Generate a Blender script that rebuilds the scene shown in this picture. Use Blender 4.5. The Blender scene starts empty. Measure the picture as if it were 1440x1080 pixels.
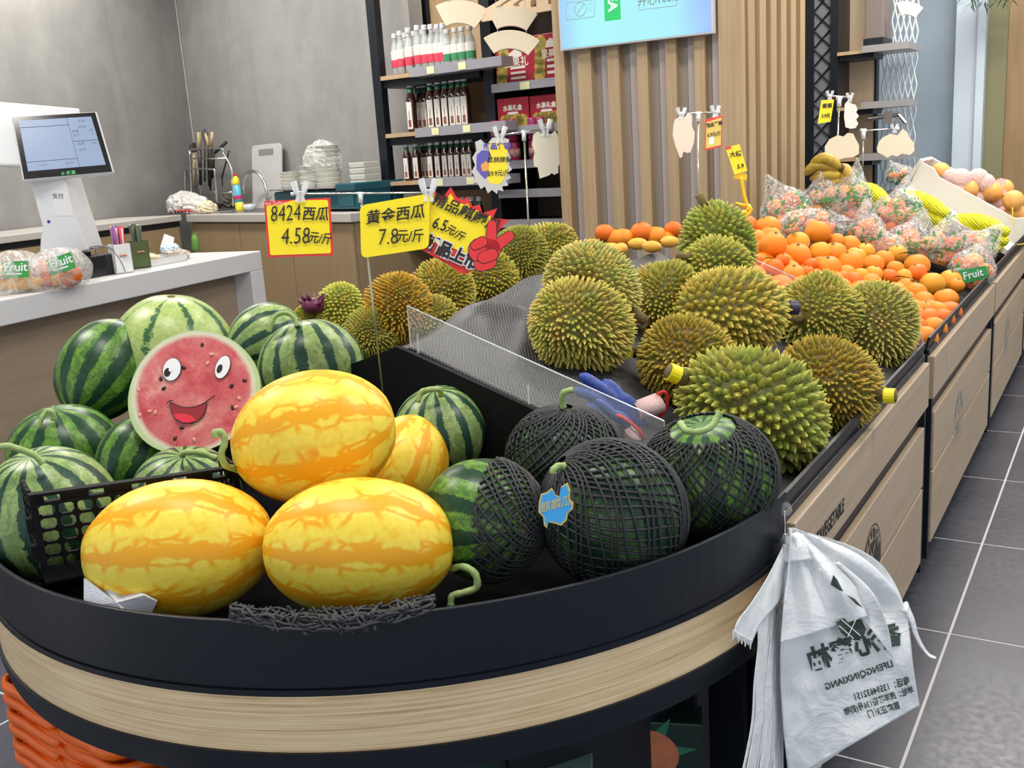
import bpy, bmesh, math, random
from math import sin, cos, pi, radians, sqrt, atan2
from mathutils import Vector as V, Matrix, noise
random.seed(7)
SC = bpy.context.scene
COL = SC.collection
# ------------------------------------------------------------------ camera
F_PX, CAM_H = 1400.0, 1.18
RT = V((0.85155, 0.52036, -0.06433)).normalized()
FW = V((-0.51905, 0.82466, -0.22482)).normalized()
UP = RT.cross(FW).normalized()
RT = FW.cross(UP).normalized()
EYE = V((0, 0, CAM_H))
cd = bpy.data.cameras.new('camera'); cam = bpy.data.objects.new('camera', cd); COL.objects.link(cam)
cam.matrix_world = Matrix(((RT.x, UP.x, -FW.x, 0), (RT.y, UP.y, -FW.y, 0), (RT.z, UP.z, -FW.z, CAM_H), (0, 0, 0, 1)))
cd.sensor_fit = 'HORIZONTAL'; cd.sensor_width = 36.0; cd.lens = 36.0 * F_PX / 1440.0
cd.clip_start = 0.02; cd.clip_end = 100
SC.camera = cam
# ------------------------------------------------------------------ light
SC.view_settings.view_transform = 'Standard'
SC.view_settings.look = 'None'
SC.view_settings.exposure = 0.0
SC.view_settings.gamma = 1.0
SC.view_settings.use_curve_mapping = False
w = bpy.data.worlds.new('world'); SC.world = w; w.use_nodes = True
w.node_tree.nodes['Background'].inputs[0].default_value = (0.86, 0.93, 1.0, 1)
w.node_tree.nodes['Background'].inputs[1].default_value = 0.95
def area(name, loc, sx, sy, power, col=(1, 0.95, 0.88), rot=(0, 0, 0)):
    l = bpy.data.lights.new(name, 'AREA'); l.shape = 'RECTANGLE'; l.size = sx; l.size_y = sy
    l.energy = power; l.color = col
    o = bpy.data.objects.new(name, l); COL.objects.link(o); o.location = loc; o.rotation_euler = rot
    return o
LAMPS = [(-1.1, 0.9), (-1.1, 3.1), (0.6, 1.8), (-3.3, 1.2), (-3.6, 3.6), (-5.4, 4.0), (-2.9, 5.0), (0.5, 4.4), (-0.3, 6.4), (-1.0, 5.6)]  # last entry is an added, unseen lamp to brighten the far shelf panel
for i, (lx, ly) in enumerate(LAMPS):
    area('ceiling_lamp_light', (lx, ly, 2.93), 1.1, 0.28, 44 if ly > 3.3 or lx < -3 else 28)
# ------------------------------------------------------------------ pixel -> world helpers (construction only)
def ray(px, py): return RT * ((px - 720) / F_PX) + UP * ((540 - py) / F_PX) + FW
def Z(px, py, z): d = ray(px, py); return EYE + d * ((z - CAM_H) / d.z)
def Yp(px, py, y): d = ray(px, py); return EYE + d * (y / d.y)
def Xp(px, py, x): d = ray(px, py); return EYE + d * (x / d.x)
def D(px, py, t): return EYE + ray(px, py) * t
def VP(px, py, o, e):   # vertical plane through o along horizontal e
    n = V((-e.y, e.x, 0)); d = ray(px, py); return EYE + d * ((V(o) - EYE).dot(n) / d.dot(n))
def depth(p): return (V(p) - EYE).dot(FW)
def A3(a, b, c=0): return (RT * a + UP * b + FW * c).normalized()
# ------------------------------------------------------------------ object helpers
MW = {}
def tag(o, label=None, cat=None, group=None, kind=None):
    if label: o['label'] = label
    if cat: o['category'] = cat
    if group: o['group'] = group
    if kind: o['kind'] = kind
    return o
def empty(name, loc, label=None, cat=None, group=None, rot=None):
    o = bpy.data.objects.new(name, None); COL.objects.link(o); o.empty_display_size = 0.05
    m = Matrix.Translation(V(loc))
    if rot is not None: m = m @ rot.to_4x4()
    o.matrix_world = m; MW[o] = m
    return tag(o, label, cat, group)
class MB:
    def __init__(s): s.v = []; s.f = []; s.m = []; s.mi = 0; s.a = None
    def add(s, vs, fs):
        b = len(s.v); s.v += [tuple(p) for p in vs]
        for f in fs: s.f.append([b + i for i in f]); s.m.append(s.mi)
        return s
    def box(s, c, size, R=None, taper=1.0):
        x, y, z = [q / 2 for q in size]; c = V(c)
        vs = []
        for dz in (-1, 1):
            k = taper if dz < 0 else 1.0
            for dx, dy in ((-1, -1), (1, -1), (1, 1), (-1, 1)):
                p = V((dx * x * k, dy * y * k, dz * z)); vs.append(c + (R @ p if R else p))
        return s.add(vs, [(3, 2, 1, 0), (4, 5, 6, 7), (0, 1, 5, 4), (1, 2, 6, 5), (2, 3, 7, 6), (3, 0, 4, 7)])
    def bx(s, x0, x1, y0, y1, z0, z1): return s.box(((x0+x1)/2, (y0+y1)/2, (z0+z1)/2), (abs(x1-x0), abs(y1-y0), abs(z1-z0)))
    def tube(s, pts, r, n=8, cap=True, r2=None, flat=1.0):
        pts = [V(p) for p in pts]; k = len(pts); vs = []; fs = []
        prev = None
        for i, p in enumerate(pts):
            t = (pts[min(i+1, k-1)] - pts[max(i-1, 0)])
            if t.length < 1e-9: t = V((0, 0, 1))
            t.normalize()
            if prev is None:
                a = V((0, 0, 1)) if abs(t.z) < .9 else V((1, 0, 0)); u = t.cross(a).normalized()
            else: u = (prev - t * prev.dot(t)).normalized()
            prev = u; w_ = t.cross(u)
            rr = r[i] if isinstance(r, (list, tuple)) else (r if r2 is None else r + (r2 - r) * i / (k - 1))
            for j in range(n):
                a = 2 * pi * j / n; vs.append(p + u * (cos(a) * rr) + w_ * (sin(a) * rr * flat))
        for i in range(k - 1):
            for j in range(n): fs.append((i*n+j, i*n+(j+1) % n, (i+1)*n+(j+1) % n, (i+1)*n+j))
        if cap: fs += [tuple(range(n))[::-1], tuple((k-1)*n + j for j in range(n))]
        return s.add(vs, fs)
    def cyl(s, p0, p1, r0, r1=None, n=16): return s.tube([p0, p1], [r0, r0 if r1 is None else r1], n)
    def lathe(s, prof, n=20, o=(0, 0, 0), R=None, sq=1.0):
        o = V(o); vs = []; fs = []
        for r, z in prof:
            for j in range(n):
                a = 2 * pi * j / n; p = V((r * cos(a), r * sin(a) * sq, z)); vs.append(o + (R @ p if R else p))
        for i in range(len(prof) - 1):
            for j in range(n): fs.append((i*n+j, i*n+(j+1) % n, (i+1)*n+(j+1) % n, (i+1)*n+j))
        fs += [tuple(range(n))[::-1], tuple((len(prof)-1)*n + j for j in range(n))]
        return s.add(vs, fs)
    def ell(s, c, rad, R=None, nu=24, nv=14, fn=None):
        c = V(c); vs = []; fs = []
        for i in range(nv + 1):
            th = pi * i / nv
            for j in range(nu):
                ph = 2 * pi * j / nu
                p = V((sin(th)*cos(ph), sin(th)*sin(ph), cos(th)))
                q = V((p.x*rad[0], p.y*rad[1], p.z*rad[2]))
                if fn: q = fn(p, q)
                vs.append(c + (R @ q if R else q))
        for i in range(nv):
            for j in range(nu): fs.append((i*nu+j, (i+1)*nu+j, (i+1)*nu+(j+1) % nu, i*nu+(j+1) % nu))
        return s.add(vs, fs)
    def grid(s, fn, nu, nv):
        vs = [fn(i / nu, j / nv) for j in range(nv + 1) for i in range(nu + 1)]
        fs = [(j*(nu+1)+i, j*(nu+1)+i+1, (j+1)*(nu+1)+i+1, (j+1)*(nu+1)+i) for j in range(nv) for i in range(nu)]
        return s.add(vs, fs)
    def prism(s, poly, o, ex, ey, th):   # 2-D polygon in frame, extruded backwards by th
        o = V(o); ex = V(ex); ey = V(ey); n = ex.cross(ey).normalized(); k = len(poly)
        vs = [o + ex*x + ey*y for x, y in poly] + [o + ex*x + ey*y - n*th for x, y in poly]
        return s.add(vs, [tuple(range(k)), tuple(range(2*k-1, k-1, -1))] + [(i, i+k, (i+1) % k + k, (i+1) % k) for i in range(k)])
    def build(s, name, mat, parent=None, smooth=False, local=False, bevel=0, label=None, solid=0, subd=0, wn=False):
        me = bpy.data.meshes.new(name)
        vs = s.v
        if parent is not None and not local:
            inv = MW[parent].inverted(); vs = [tuple(inv @ V(p)) for p in vs]
        me.from_pydata(vs, [], s.f); me.validate(); 
        mats = mat if isinstance(mat, (list, tuple)) else [mat]
        for m in mats: me.materials.append(m)
        if len(mats) > 1: me.polygons.foreach_set('material_index', s.m)
        if smooth: me.polygons.foreach_set('use_smooth', [True] * len(me.polygons))
        me.update()
        bm = bmesh.new(); bm.from_mesh(me); bmesh.ops.remove_doubles(bm, verts=bm.verts, dist=1e-6)
        if s.a is None: bmesh.ops.recalc_face_normals(bm, faces=bm.faces)
        bm.to_mesh(me); bm.free()
        o = bpy.data.objects.new(name, me); COL.objects.link(o)
        if parent is not None: o.parent = parent; MW[o] = MW[parent].copy()
        else: MW[o] = Matrix.Identity(4)
        if solid: md = o.modifiers.new('solid', 'SOLIDIFY'); md.thickness = solid; md.offset = 0
        if subd: md = o.modifiers.new('subd', 'SUBSURF'); md.levels = subd; md.render_levels = subd
        if bevel:
            md = o.modifiers.new('bevel', 'BEVEL'); md.width = bevel; md.segments = 2; md.limit_method = 'ANGLE'; md.angle_limit = radians(40)
        if label: o['label'] = label
        return o
def frameR(x, y=None, z=None):
    """rotation matrix whose z column is given axis"""
    z = V(z).normalized(); x = V(x); x = (x - z * x.dot(z)).normalized(); y = z.cross(x)
    return Matrix((x, y, z)).transposed()
def copy_tree(o, parent=None, m=None):
    c = o.copy(); COL.objects.link(c)
    if parent: c.parent = parent
    for ch in [q for q in ALLCH.get(o, [])]: copy_tree(ch, c)
    if m is not None: c.matrix_world = m; MW[c] = m
    return c
ALLCH = {}
def reg(o):   # remember children for copying
    ALLCH[o] = list(o.children)
    for q in o.children: reg(q)
# ------------------------------------------------------------------ materials
MATS = {}
def nodes_of(m):
    nt = m.node_tree; return nt, nt.nodes, nt.links, nt.nodes['Principled BSDF']
def mat(name, col, rough=0.5, metal=0.0, spec=0.5, coat=0.0, emit=None, es=0, trans=0, alpha=1, sub=0, bump=0, bscale=50, var=0, vscale=6, vcol=None, sheen=0):
    if name in MATS: return MATS[name]
    m = bpy.data.materials.new(name); m.use_nodes = True; MATS[name] = m
    nt, N, L, b = nodes_of(m)
    b.inputs['Base Color'].default_value = (*col, 1); b.inputs['Roughness'].default_value = rough
    b.inputs['Metallic'].default_value = metal; b.inputs['Specular IOR Level'].default_value = spec
    b.inputs['Coat Weight'].default_value = coat; b.inputs['Transmission Weight'].default_value = trans
    b.inputs['Alpha'].default_value = alpha; b.inputs['Subsurface Weight'].default_value = sub
    if sub: b.inputs['Subsurface Radius'].default_value = (0.02, 0.01, 0.005)
    if emit: b.inputs['Emission Color'].default_value = (*emit, 1); b.inputs['Emission Strength'].default_value = es
    tc = None
    if bump or var:
        tc = N.new('ShaderNodeTexCoord')
    if bump:
        n = N.new('ShaderNodeTexNoise'); n.inputs['Scale'].default_value = bscale; n.inputs['Detail'].default_value = 4
        bp = N.new('ShaderNodeBump'); bp.inputs['Strength'].default_value = bump; bp.inputs['Distance'].default_value = 0.01
        L.new(tc.outputs['Object'], n.inputs['Vector']); L.new(n.outputs['Fac'], bp.inputs['Height']); L.new(bp.outputs['Normal'], b.inputs['Normal'])
    if var:
        n = N.new('ShaderNodeTexNoise'); n.inputs['Scale'].default_value = vscale; n.inputs['Detail'].default_value = 6; n.inputs['Roughness'].default_value = .65
        r = N.new('ShaderNodeValToRGB'); vc = vcol or tuple(c * (1 - var) for c in col)
        r.color_ramp.elements[0].position = .35; r.color_ramp.elements[0].color = (*vc, 1)
        r.color_ramp.elements[1].position = .65; r.color_ramp.elements[1].color = (*col, 1)
        L.new(tc.outputs['Object'], n.inputs['Vector']); L.new(n.outputs['Fac'], r.inputs['Fac']); L.new(r.outputs['Color'], b.inputs['Base Color'])
    return m
class G:   # small node-graph helper
    def __init__(s, name):
        s.m = bpy.data.materials.new(name); s.m.use_nodes = True; MATS[name] = s.m
        s.nt, s.N, s.L, s.b = nodes_of(s.m); s.tc = s.N.new('ShaderNodeTexCoord')
    def lk(s, a, b): s.L.new(a, b)
    def val(s, x, inp):
        if isinstance(x, (int, float)): inp.default_value = x
        elif isinstance(x, tuple): inp.default_value = x if len(x) == len(inp.default_value) else (*x, 1)
        else: s.L.new(x, inp)
    def math(s, op, a, b=0.0, c=None, clamp=False):
        n = s.N.new('ShaderNodeMath'); n.operation = op; n.use_clamp = clamp; s.val(a, n.inputs[0]); s.val(b, n.inputs[1])
        if c is not None: s.val(c, n.inputs[2])
        return n.outputs[0]
    def noise(s, vec, scale, detail=3, rough=.5, dist=0, out='Fac'):
        n = s.N.new('ShaderNodeTexNoise'); s.lk(vec, n.inputs['Vector']); n.inputs['Scale'].default_value = scale
        n.inputs['Detail'].default_value = detail; n.inputs['Roughness'].default_value = rough; n.inputs['Distortion'].default_value = dist
        return n.outputs[out]
    def vor(s, vec, scale, feat='DISTANCE_TO_EDGE', rnd=1, out='Distance'):
        n = s.N.new('ShaderNodeTexVoronoi'); n.feature = feat; s.lk(vec, n.inputs['Vector']); n.inputs['Scale'].default_value = scale
        n.inputs['Randomness'].default_value = rnd
        return n.outputs[out]
    def mapping(s, vec, scale=(1, 1, 1), rot=(0, 0, 0), loc=(0, 0, 0)):
        n = s.N.new('ShaderNodeMapping'); s.lk(vec, n.inputs[0]); n.inputs['Scale'].default_value = scale; n.inputs['Rotation'].default_value = rot; n.inputs['Location'].default_value = loc
        return n.outputs[0]
    def sep(s, vec): n = s.N.new('ShaderNodeSeparateXYZ'); s.lk(vec, n.inputs[0]); return n.outputs
    def comb(s, x, y, z): n = s.N.new('ShaderNodeCombineXYZ'); s.val(x, n.inputs[0]); s.val(y, n.inputs[1]); s.val(z, n.inputs[2]); return n.outputs[0]
    def ramp(s, fac, pts, interp='LINEAR'):
        n = s.N.new('ShaderNodeValToRGB'); e = n.color_ramp.elements; n.color_ramp.interpolation = interp
        while len(e) < len(pts): e.new(0.5)
        for k, (p, c) in enumerate(pts): e[k].position = p; e[k].color = (*c, 1) if len(c) == 3 else c
        s.lk(fac, n.inputs[0]); return n.outputs[0]
    def mr(s, x, a, b, c=0., d=1.):
        n = s.N.new('ShaderNodeMapRange'); s.val(x, n.inputs[0])
        for i, q in enumerate((a, b, c, d)): n.inputs[i+1].default_value = q
        return n.outputs[0]
    def mix(s, f, a, b):
        n = s.N.new('ShaderNodeMix'); n.data_type = 'RGBA'; s.val(f, n.inputs['Factor']); s.val(a, n.inputs['A']) if not isinstance(a, tuple) else setattr(n.inputs[6], 'default_value', (*a[:3], 1))
        if not isinstance(a, tuple): s.L.new(a, n.inputs[6])
        if isinstance(b, tuple): n.inputs[7].default_value = (*b[:3], 1)
        else: s.L.new(b, n.inputs[7])
        return n.outputs[2]
    def bump(s, h, st=.3, dist=.01):
        n = s.N.new('ShaderNodeBump'); n.inputs['Strength'].default_value = st; n.inputs['Distance'].default_value = dist; s.lk(h, n.inputs['Height']); s.lk(n.outputs[0], s.b.inputs['Normal'])
    def col(s, c): s.lk(c, s.b.inputs['Base Color'])
    def rough(s, r): s.val(r, s.b.inputs['Roughness'])
def G_mix(s, f, a, b):
    n = s.N.new('ShaderNodeMix'); n.data_type = 'RGBA'; s.val(f, n.inputs[0])
    for q, i in ((a, 6), (b, 7)):
        if isinstance(q, tuple): n.inputs[i].default_value = (*q[:3], 1)
        else: s.L.new(q, n.inputs[i])
    return n.outputs[2]
G.mix = G_mix
def wood(name, c1, c2, axis=2, scale=1.0, fine=60, rough=.5, contrast=1.0):
    g = G(name); sc = [fine * scale] * 3; sc[axis] = 2.0 * scale
    v = g.mapping(g.tc.outputs['Object'], tuple(sc))
    n = g.noise(v, 1.0, 5, .6, .3); sc2 = [8 * scale] * 3; sc2[axis] = .6
    n2 = g.noise(g.mapping(g.tc.outputs['Object'], tuple(sc2)), 1.0, 3)
    f = g.math('ADD', g.math('MULTIPLY', n, .65), g.math('MULTIPLY', n2, .35))
    g.col(g.ramp(f, [(.5 - .17/contrast, c1), (.5 + .13/contrast, c2)])); g.rough(rough); g.bump(n, .08, .004)
    return g.m
def text(s, o, ex, ey, size, m, parent, name='lettering', shear=0, bold=0, depth_=0.0006, align='CENTER', sx=1.0, spacing=1.0):
    """flat lettering as mesh in the plane (o, ex, ey)"""
    cu = bpy.data.curves.new(name, 'FONT'); cu.body = s; cu.size = size; cu.align_x = align; cu.align_y = 'CENTER'
    cu.shear = shear; cu.offset = bold; cu.extrude = 0; cu.resolution_u = 2; cu.space_character = spacing
    t = bpy.data.objects.new('tmp', cu); COL.objects.link(t)
    dg = bpy.context.evaluated_depsgraph_get(); me = bpy.data.meshes.new_from_object(t.evaluated_get(dg))
    bpy.data.objects.remove(t); ex = V(ex).normalized(); ey = V(ey).normalized(); n = ex.cross(ey).normalized(); o = V(o)
    mb = MB(); mb.a = 1
    mb.add([o + ex * (v.co.x * sx) + ey * v.co.y + n * depth_ for v in me.vertices], [tuple(p.vertices) for p in me.polygons])
    bpy.data.meshes.remove(me)
    return mb.build(name, m, parent)
BLACK = mat('black_powder_coat', (0.0055, 0.008, 0.014), .42, spec=.40, bump=.05, bscale=400)
BLACKP = mat('black_plastic', (0.006, 0.0065, 0.008), .6, spec=.16, bump=.1, bscale=90)
WHITE = mat('white_gloss', (0.66, 0.66, 0.67), .3)
WHITEP = mat('white_plastic', (0.72, 0.73, 0.74), .35)
INK = mat('black_ink', (0.012, 0.010, 0.012), .6)
STEEL = mat('brushed_steel', (0.62, 0.62, 0.62), .25, metal=1)
CREAM = mat('cream_card', (0.72, 0.62, 0.46), .7)
YEL = mat('yellow_card', (0.93, 0.74, 0.01), .45)
RED = mat('red_card', (0.72, 0.03, 0.03), .45)
CLEAR = mat('clear_acrylic', (0.92, 0.95, 0.96), .05, alpha=.13)
CLEARE = mat('clear_acrylic_edge', (0.85, 0.9, 0.92), .1, alpha=.75)
OAK = wood('pale_oak_front', (0.42, 0.31, 0.205), (0.52, 0.40, 0.28), axis=1, fine=90, rough=.45)
def oak_rim():
    g = G('pale_oak_rim'); s = g.sep(g.tc.outputs['Object'])
    ph = g.math('ARCTAN2', g.math('SUBTRACT', s[1], .35), s[0])
    v = g.comb(g.math('MULTIPLY', ph, 1.6), g.math('MULTIPLY', s[2], 330), 0.0)
    v2 = g.comb(g.math('MULTIPLY', ph, 5), g.math('MULTIPLY', s[2], 60), 3.0)
    n = g.noise(v, 1, 3, .6, .4); n2 = g.noise(v2, 1, 4, .6, .6)
    f = g.math('ADD', g.math('MULTIPLY', n, .7), g.math('MULTIPLY', n2, .3))
    g.col(g.ramp(f, [(.32, (.46, .29, .14)), (.44, (.74, .52, .29)), (.58, (.90, .69, .43))])); g.rough(.42); g.bump(n, .15, .002); return g.m
OAKR = oak_rim()
TAN = wood('tan_laminate', (0.30, 0.215, 0.12), (0.34, 0.245, 0.14), axis=2, fine=30, rough=.45)
SLAT = wood('slat_wood', (0.36, 0.25, 0.135), (0.47, 0.34, 0.20), axis=2, fine=60, rough=.4)
SHW = wood('shelf_wood', (0.40, 0.27, 0.15), (0.48, 0.34, 0.20), axis=2, fine=40, rough=.5)
DOORW = wood('brown_door_wood', (0.25, 0.16, 0.075), (0.33, 0.22, 0.11), axis=2, fine=12, rough=.45)

ORDN = ['first', 'second', 'third', 'fourth', 'fifth', 'sixth', 'seventh', 'eighth', 'ninth', 'tenth', 'eleventh', 'twelfth', 'thirteenth', 'fourteenth', 'fifteenth', 'sixteenth', 'seventeenth', 'eighteenth', 'nineteenth', 'twentieth']
# ================================================================== the setting
TS = 0.6
fl = MB(); fl.bx(-9, 2.6, -1.6, 9.6, -0.05, -0.0006)
floor = fl.build('floor', mat('tile_grout', (0.62, 0.62, 0.62), .8)); tag(floor, kind='structure')
def tile_mat():
    g = G('charcoal_floor_tile'); n = g.noise(g.tc.outputs['Object'], 3.0, 6, .7); n2 = g.noise(g.tc.outputs['Object'], 60, 3)
    g.col(g.ramp(g.math('ADD', g.math('MULTIPLY', n, .8), g.math('MULTIPLY', n2, .2)), [(.38, (0.052, 0.055, 0.073)), (.62, (0.076, 0.080, 0.106))]))
    g.rough(g.mr(n2, .3, .7, .28, .42)); g.bump(n2, .03, .003); return g.m
tb = MB(); tb.bx(-TS/2+.003, TS/2-.003, -TS/2+.0025, TS/2-.0025, -.02, 0)
t0 = tb.build('tile', tile_mat(), floor, bevel=.0005)
gx, gy = -0.305 + TS/2, 1.768 - .5*TS   # joint lines through (-0.305, *) and (*, 1.768)
first = True
for i in range(-13, 4):
    for j in range(-5, 13):
        x = gx + i*TS; y = gy + (j)*TS
        if x < -8.6 or x > 2.3 or y < -1.3 or y > 9.2: continue
        # only where the island, counters or view could show floor
        if x < -2.4 and y < 0.2: continue
        if x < -4.6 and y > 3.5 and False: continue
        o = t0 if first else t0.copy()
        if not first: COL.objects.link(o)
        first = False; o.location = (x, y, 0)
# back-left room directions
SA = Z(263, 302, .92); SB = Z(492, 300, .92)
E1 = (SB - SA); E1.z = 0; E1.normalize(); N1 = V((-E1.y, E1.x, 0))      # along sink front, away from the camera
VL = V((-sin(radians(10.3)), cos(radians(10.3)), 0))                    # cashier counter direction
UL = V((VL.y, -VL.x, 0))
WB = SA + N1 * .58
def wall_mat():
    g = G('grey_plaster'); v = g.tc.outputs['Object']
    n = g.noise(v, 1.1, 6, .62, .6); n2 = g.noise(v, 9, 5, .7); n3 = g.noise(g.mapping(v, (1, 1, .35)), 3.2, 4, .6, 1.5)
    f = g.math('ADD', g.math('ADD', g.math('MULTIPLY', n, .5), g.math('MULTIPLY', n2, .2)), g.math('MULTIPLY', n3, .3))
    g.col(g.ramp(f, [(.34, (0.215, 0.212, 0.205)), (.5, (0.280, 0.276, 0.266)), (.66, (0.35, 0.345, 0.334))])); g.rough(.55); g.bump(n2, .06, .005); return g.m
PLASTER = wall_mat()
corner = VP(281, 255, WB, E1)
def wall(name, a, b, z0, z1, th, m):
    a = V((a[0], a[1], 0)); b = V((b[0], b[1], 0)); e = (b - a).normalized(); n = V((-e.y, e.x, 0))
    mb = MB(); vs = []
    for z in (z0, z1):
        for p in (a, b, b + n*th, a + n*th): vs.append((p.x, p.y, z))
    mb.add(vs, [(3, 2, 1, 0), (4, 5, 6, 7), (0, 1, 5, 4), (1, 2, 6, 5), (2, 3, 7, 6), (3, 0, 4, 7)])
    return tag(mb.build(name, m), kind='structure')
LW0 = corner - VL * 6.5
wall('wall_left', LW0, corner, 0, 3.0, .1, PLASTER)
S0 = D(545, 277, 5.75); ES = V((cos(radians(-5)), sin(radians(-5)), 0)); NS = V((-ES.y, ES.x, 0))
_s = VP(530, 200, S0, ES)
BW1 = corner + E1 * (((_s - corner).dot(E1)) + .10)
wall('wall_back', corner, BW1, 0, 3.0, .1, PLASTER)
_r = S0 + NS*.42; wall('wall_rear', _r + ES*(((BW1 - _r).dot(ES)) - .3), _r + ES*1.95, 0, 3.0, .1, PLASTER)
# thin bright trim where the two plaster walls meet
mb = MB(); mb.cyl((corner.x, corner.y, .9) + V((0, 0, 0)) if False else V((corner.x, corner.y, .9)) + (-VL - N1)*.004, V((corner.x, corner.y, 3)) + (-VL - N1)*.004, .006)
tag(mb.build('trim_1', mat('pale_trim', (.45, .44, .42), .4)), kind='structure')
GREYB = mat('blue_grey_panel', (0.40, 0.49, 0.58), .35, var=.08, vscale=2)
PALEB = mat('pale_blue_white_panel', (0.55, 0.64, 0.72), .3)
wall('wall_far', (-5.0, 7.7), (2.6, 7.7), 0, 3.0, .1, GREYB)
wall('wall_side', (BW1.x, BW1.y), (BW1.x, 7.7), 0, 3.0, .1, PLASTER) if False else None
mb = MB(); mb.bx(-9, 2.6, -1.6, 9.6, 3.0, 3.08)
tag(mb.build('ceiling', mat('white_ceiling', (.62, .62, .62), .7)), kind='structure')
LP_ = mat('lamp_diffuser', (1, 1, 1), .5, emit=(1, .97, .92), es=4)
for lx, ly in LAMPS:  # the added lamp over the far shelf gets the same housing
    r = empty('ceiling_lamp', (lx, ly, 2.95), 'slim rectangular ceiling lamp above the fruit shop, outside the photo', 'lamp', 'ceiling lamps over the shop')
    mb = MB(); mb.bx(lx-.58, lx+.58, ly-.17, ly+.17, 2.965, 3.0); mb.build('frame', WHITEP, r)
    mb = MB(); mb.bx(lx-.55, lx+.55, ly-.14, ly+.14, 2.955, 2.965); mb.build('diffuser', LP_, r)
# far right: pale pilaster, brown wooden door
p = Yp(1345, 200, 7.55); q = Yp(1378, 200, 7.55)
mb = MB(); mb.bx(p.x-.02, q.x, 7.5, 7.7, 0, 3.0); mb.bx(q.x-.03, q.x+.02, 7.46, 7.7, 0, 3.0)
tag(mb.build('trim_2', PALEB), kind='structure')
mb = MB(); mb.bx(q.x+.02, q.x+.14, 7.56, 7.7, 0, 3.0); tag(mb.build('trim_3', mat('olive_frame', (.20, .19, .10), .5)), kind='structure')
d = empty('door_1', (q.x+.8, 7.6, 0)); d['kind'] = 'structure'
mb = MB(); mb.bx(q.x+.14, q.x+2.4, 7.6, 7.7, 0, 3.0); mb.build('door_panel', DOORW, d)
# wall column clad in vertical slats
YC = 4.2
cl = Yp(785, 60, YC).x; cr = Yp(1012, 150, YC).x; crr = Yp(1043, 150, YC).x
yr = Xp(1130, 150, crr).y
mb = MB(); mb.bx(cl+.02, crr-.035, YC+.04, yr, 0, 3.0)
colm = mb.build('wall_column', mat('slat_backing', (.30, .26, .22), .55)); tag(colm, kind='structure')
SLW, SLB = SLAT, mat('slat_groove', (.30, .22, .14), .6)
def slat(x0, x1, y0, y1, smp=[None]):
    mb = MB(); mb.bx(x0, x1, y0, y1, 0, 3.0); return mb.build('slat', SLW, colm, bevel=.002)
e0 = [(0, 17)]
# front face slats: measured left edges in px at y = 150
for a, b in ((783, 797), (815, 834), (857, 873), (898, 913), (938, 953), (978, 993), (1012, 1044)):
    x0 = Yp(a, 150, YC).x; x1 = Yp(b, 150, YC).x; slat(x0, x1, YC - .005, YC + .045)
mb = MB()
for a, b in ((803, 815), (845, 857), (885, 898), (926, 938), (966, 978), (1000, 1012)):
    x0 = Yp(a, 150, YC).x; x1 = Yp(b, 150, YC).x
    m_ = MB(); m_.bx(x0, x1, YC+.025, YC+.041, 0, 3.0); m_.build('groove_panel', mat('pale_groove', (.42, .36, .34), .35), colm)
ys = [YC + .045 + .0]
k = 0; yy = YC + .10
while yy < yr:
    slat(crr - .038, crr, yy, yy + .085); yy += .155
# ================================================================== white cashier counter
ctop = .80
c0 = Z(0, 424, ctop); c1 = Z(383, 352, ctop)
o_ = Z(180, 388, ctop)
cA = o_ - VL * 2.2; 
tt = (c1 - o_).dot(VL); cB = o_ + VL * tt
r = empty('cashier_counter', (cB.x, cB.y, 0), 'white topped cashier counter with tan front panel left of the melons', 'counter')
def obox(mb, a, e, n, l0, l1, d0, d1, z0, z1):
    a = V((a.x, a.y, 0)); vs = []
    for z in (z0, z1):
        for l, dd in ((l0, d0), (l1, d0), (l1, d1), (l0, d1)): p = a + e*l + n*dd; vs.append((p.x, p.y, z))
    mb.add(vs, [(3, 2, 1, 0), (4, 5, 6, 7), (0, 1, 5, 4), (1, 2, 6, 5), (2, 3, 7, 6), (3, 0, 4, 7)]); return mb
NL = V((-VL.y, VL.x, 0))   # away to the left of the counter front
LEN = (cB - cA).length
mb = MB(); obox(mb, cA, VL, NL, 0, LEN, 0, .60, ctop-.09, ctop); mb.build('countertop', WHITE, r, bevel=.004)
mb = MB(); obox(mb, cA, VL, NL, LEN-.10, LEN, 0, .60, 0, ctop-.09); mb.build('end_leg', WHITE, r, bevel=.003)
mb = MB(); obox(mb, cA, VL, NL, 0, LEN-.10, .10, .13, 0.02, ctop-.09); mb.build('front_panel', wood('counter_front', (.30, .225, .155), (.36, .275, .195), axis=1, fine=30), r)
mb = MB(); obox(mb, cA, VL, NL, 0, LEN-.10, .13, .58, 0, .02); mb.build('plinth', BLACK, r)
# ================================================================== sink counter along the back wall
slen = (SB - SA).length
r = empty('sink_counter', (SA.x, SA.y, 0), 'tan cabinet run with pale grey worktop and sink against grey wall', 'counter')
mb = MB(); obox(mb, SA, E1, N1, -.02, slen, 0, .56, .87, .92); mb.build('worktop', mat('grey_worktop', (.50, .48, .45), .35), r, bevel=.004)
cabs = [(-.0, .62), (.62, 1.2), (1.2, slen-.02)]
mb = MB(); obox(mb, SA, E1, N1, 0, slen-.02, .04, .56, .08, .87); mb.build('carcass', TAN, r)
dm = TAN
for a, b in cabs:
    mb = MB(); obox(mb, SA, E1, N1, a+.004, b-.004, .02, .038, .09, .862); mb.build('door', dm, r, bevel=.002)
mb = MB(); obox(mb, SA, E1, N1, 0, slen-.04, .08, .5, 0, .08); mb.build('plinth', BLACK, r)
sk = SA + E1*.42 + N1*.27
mb = MB()
for q in range(2): pass
obox(mb, SA, E1, N1, .18, .80, .08, .48, .9195, .924); mb.build('sink_rim', STEEL, r)
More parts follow.
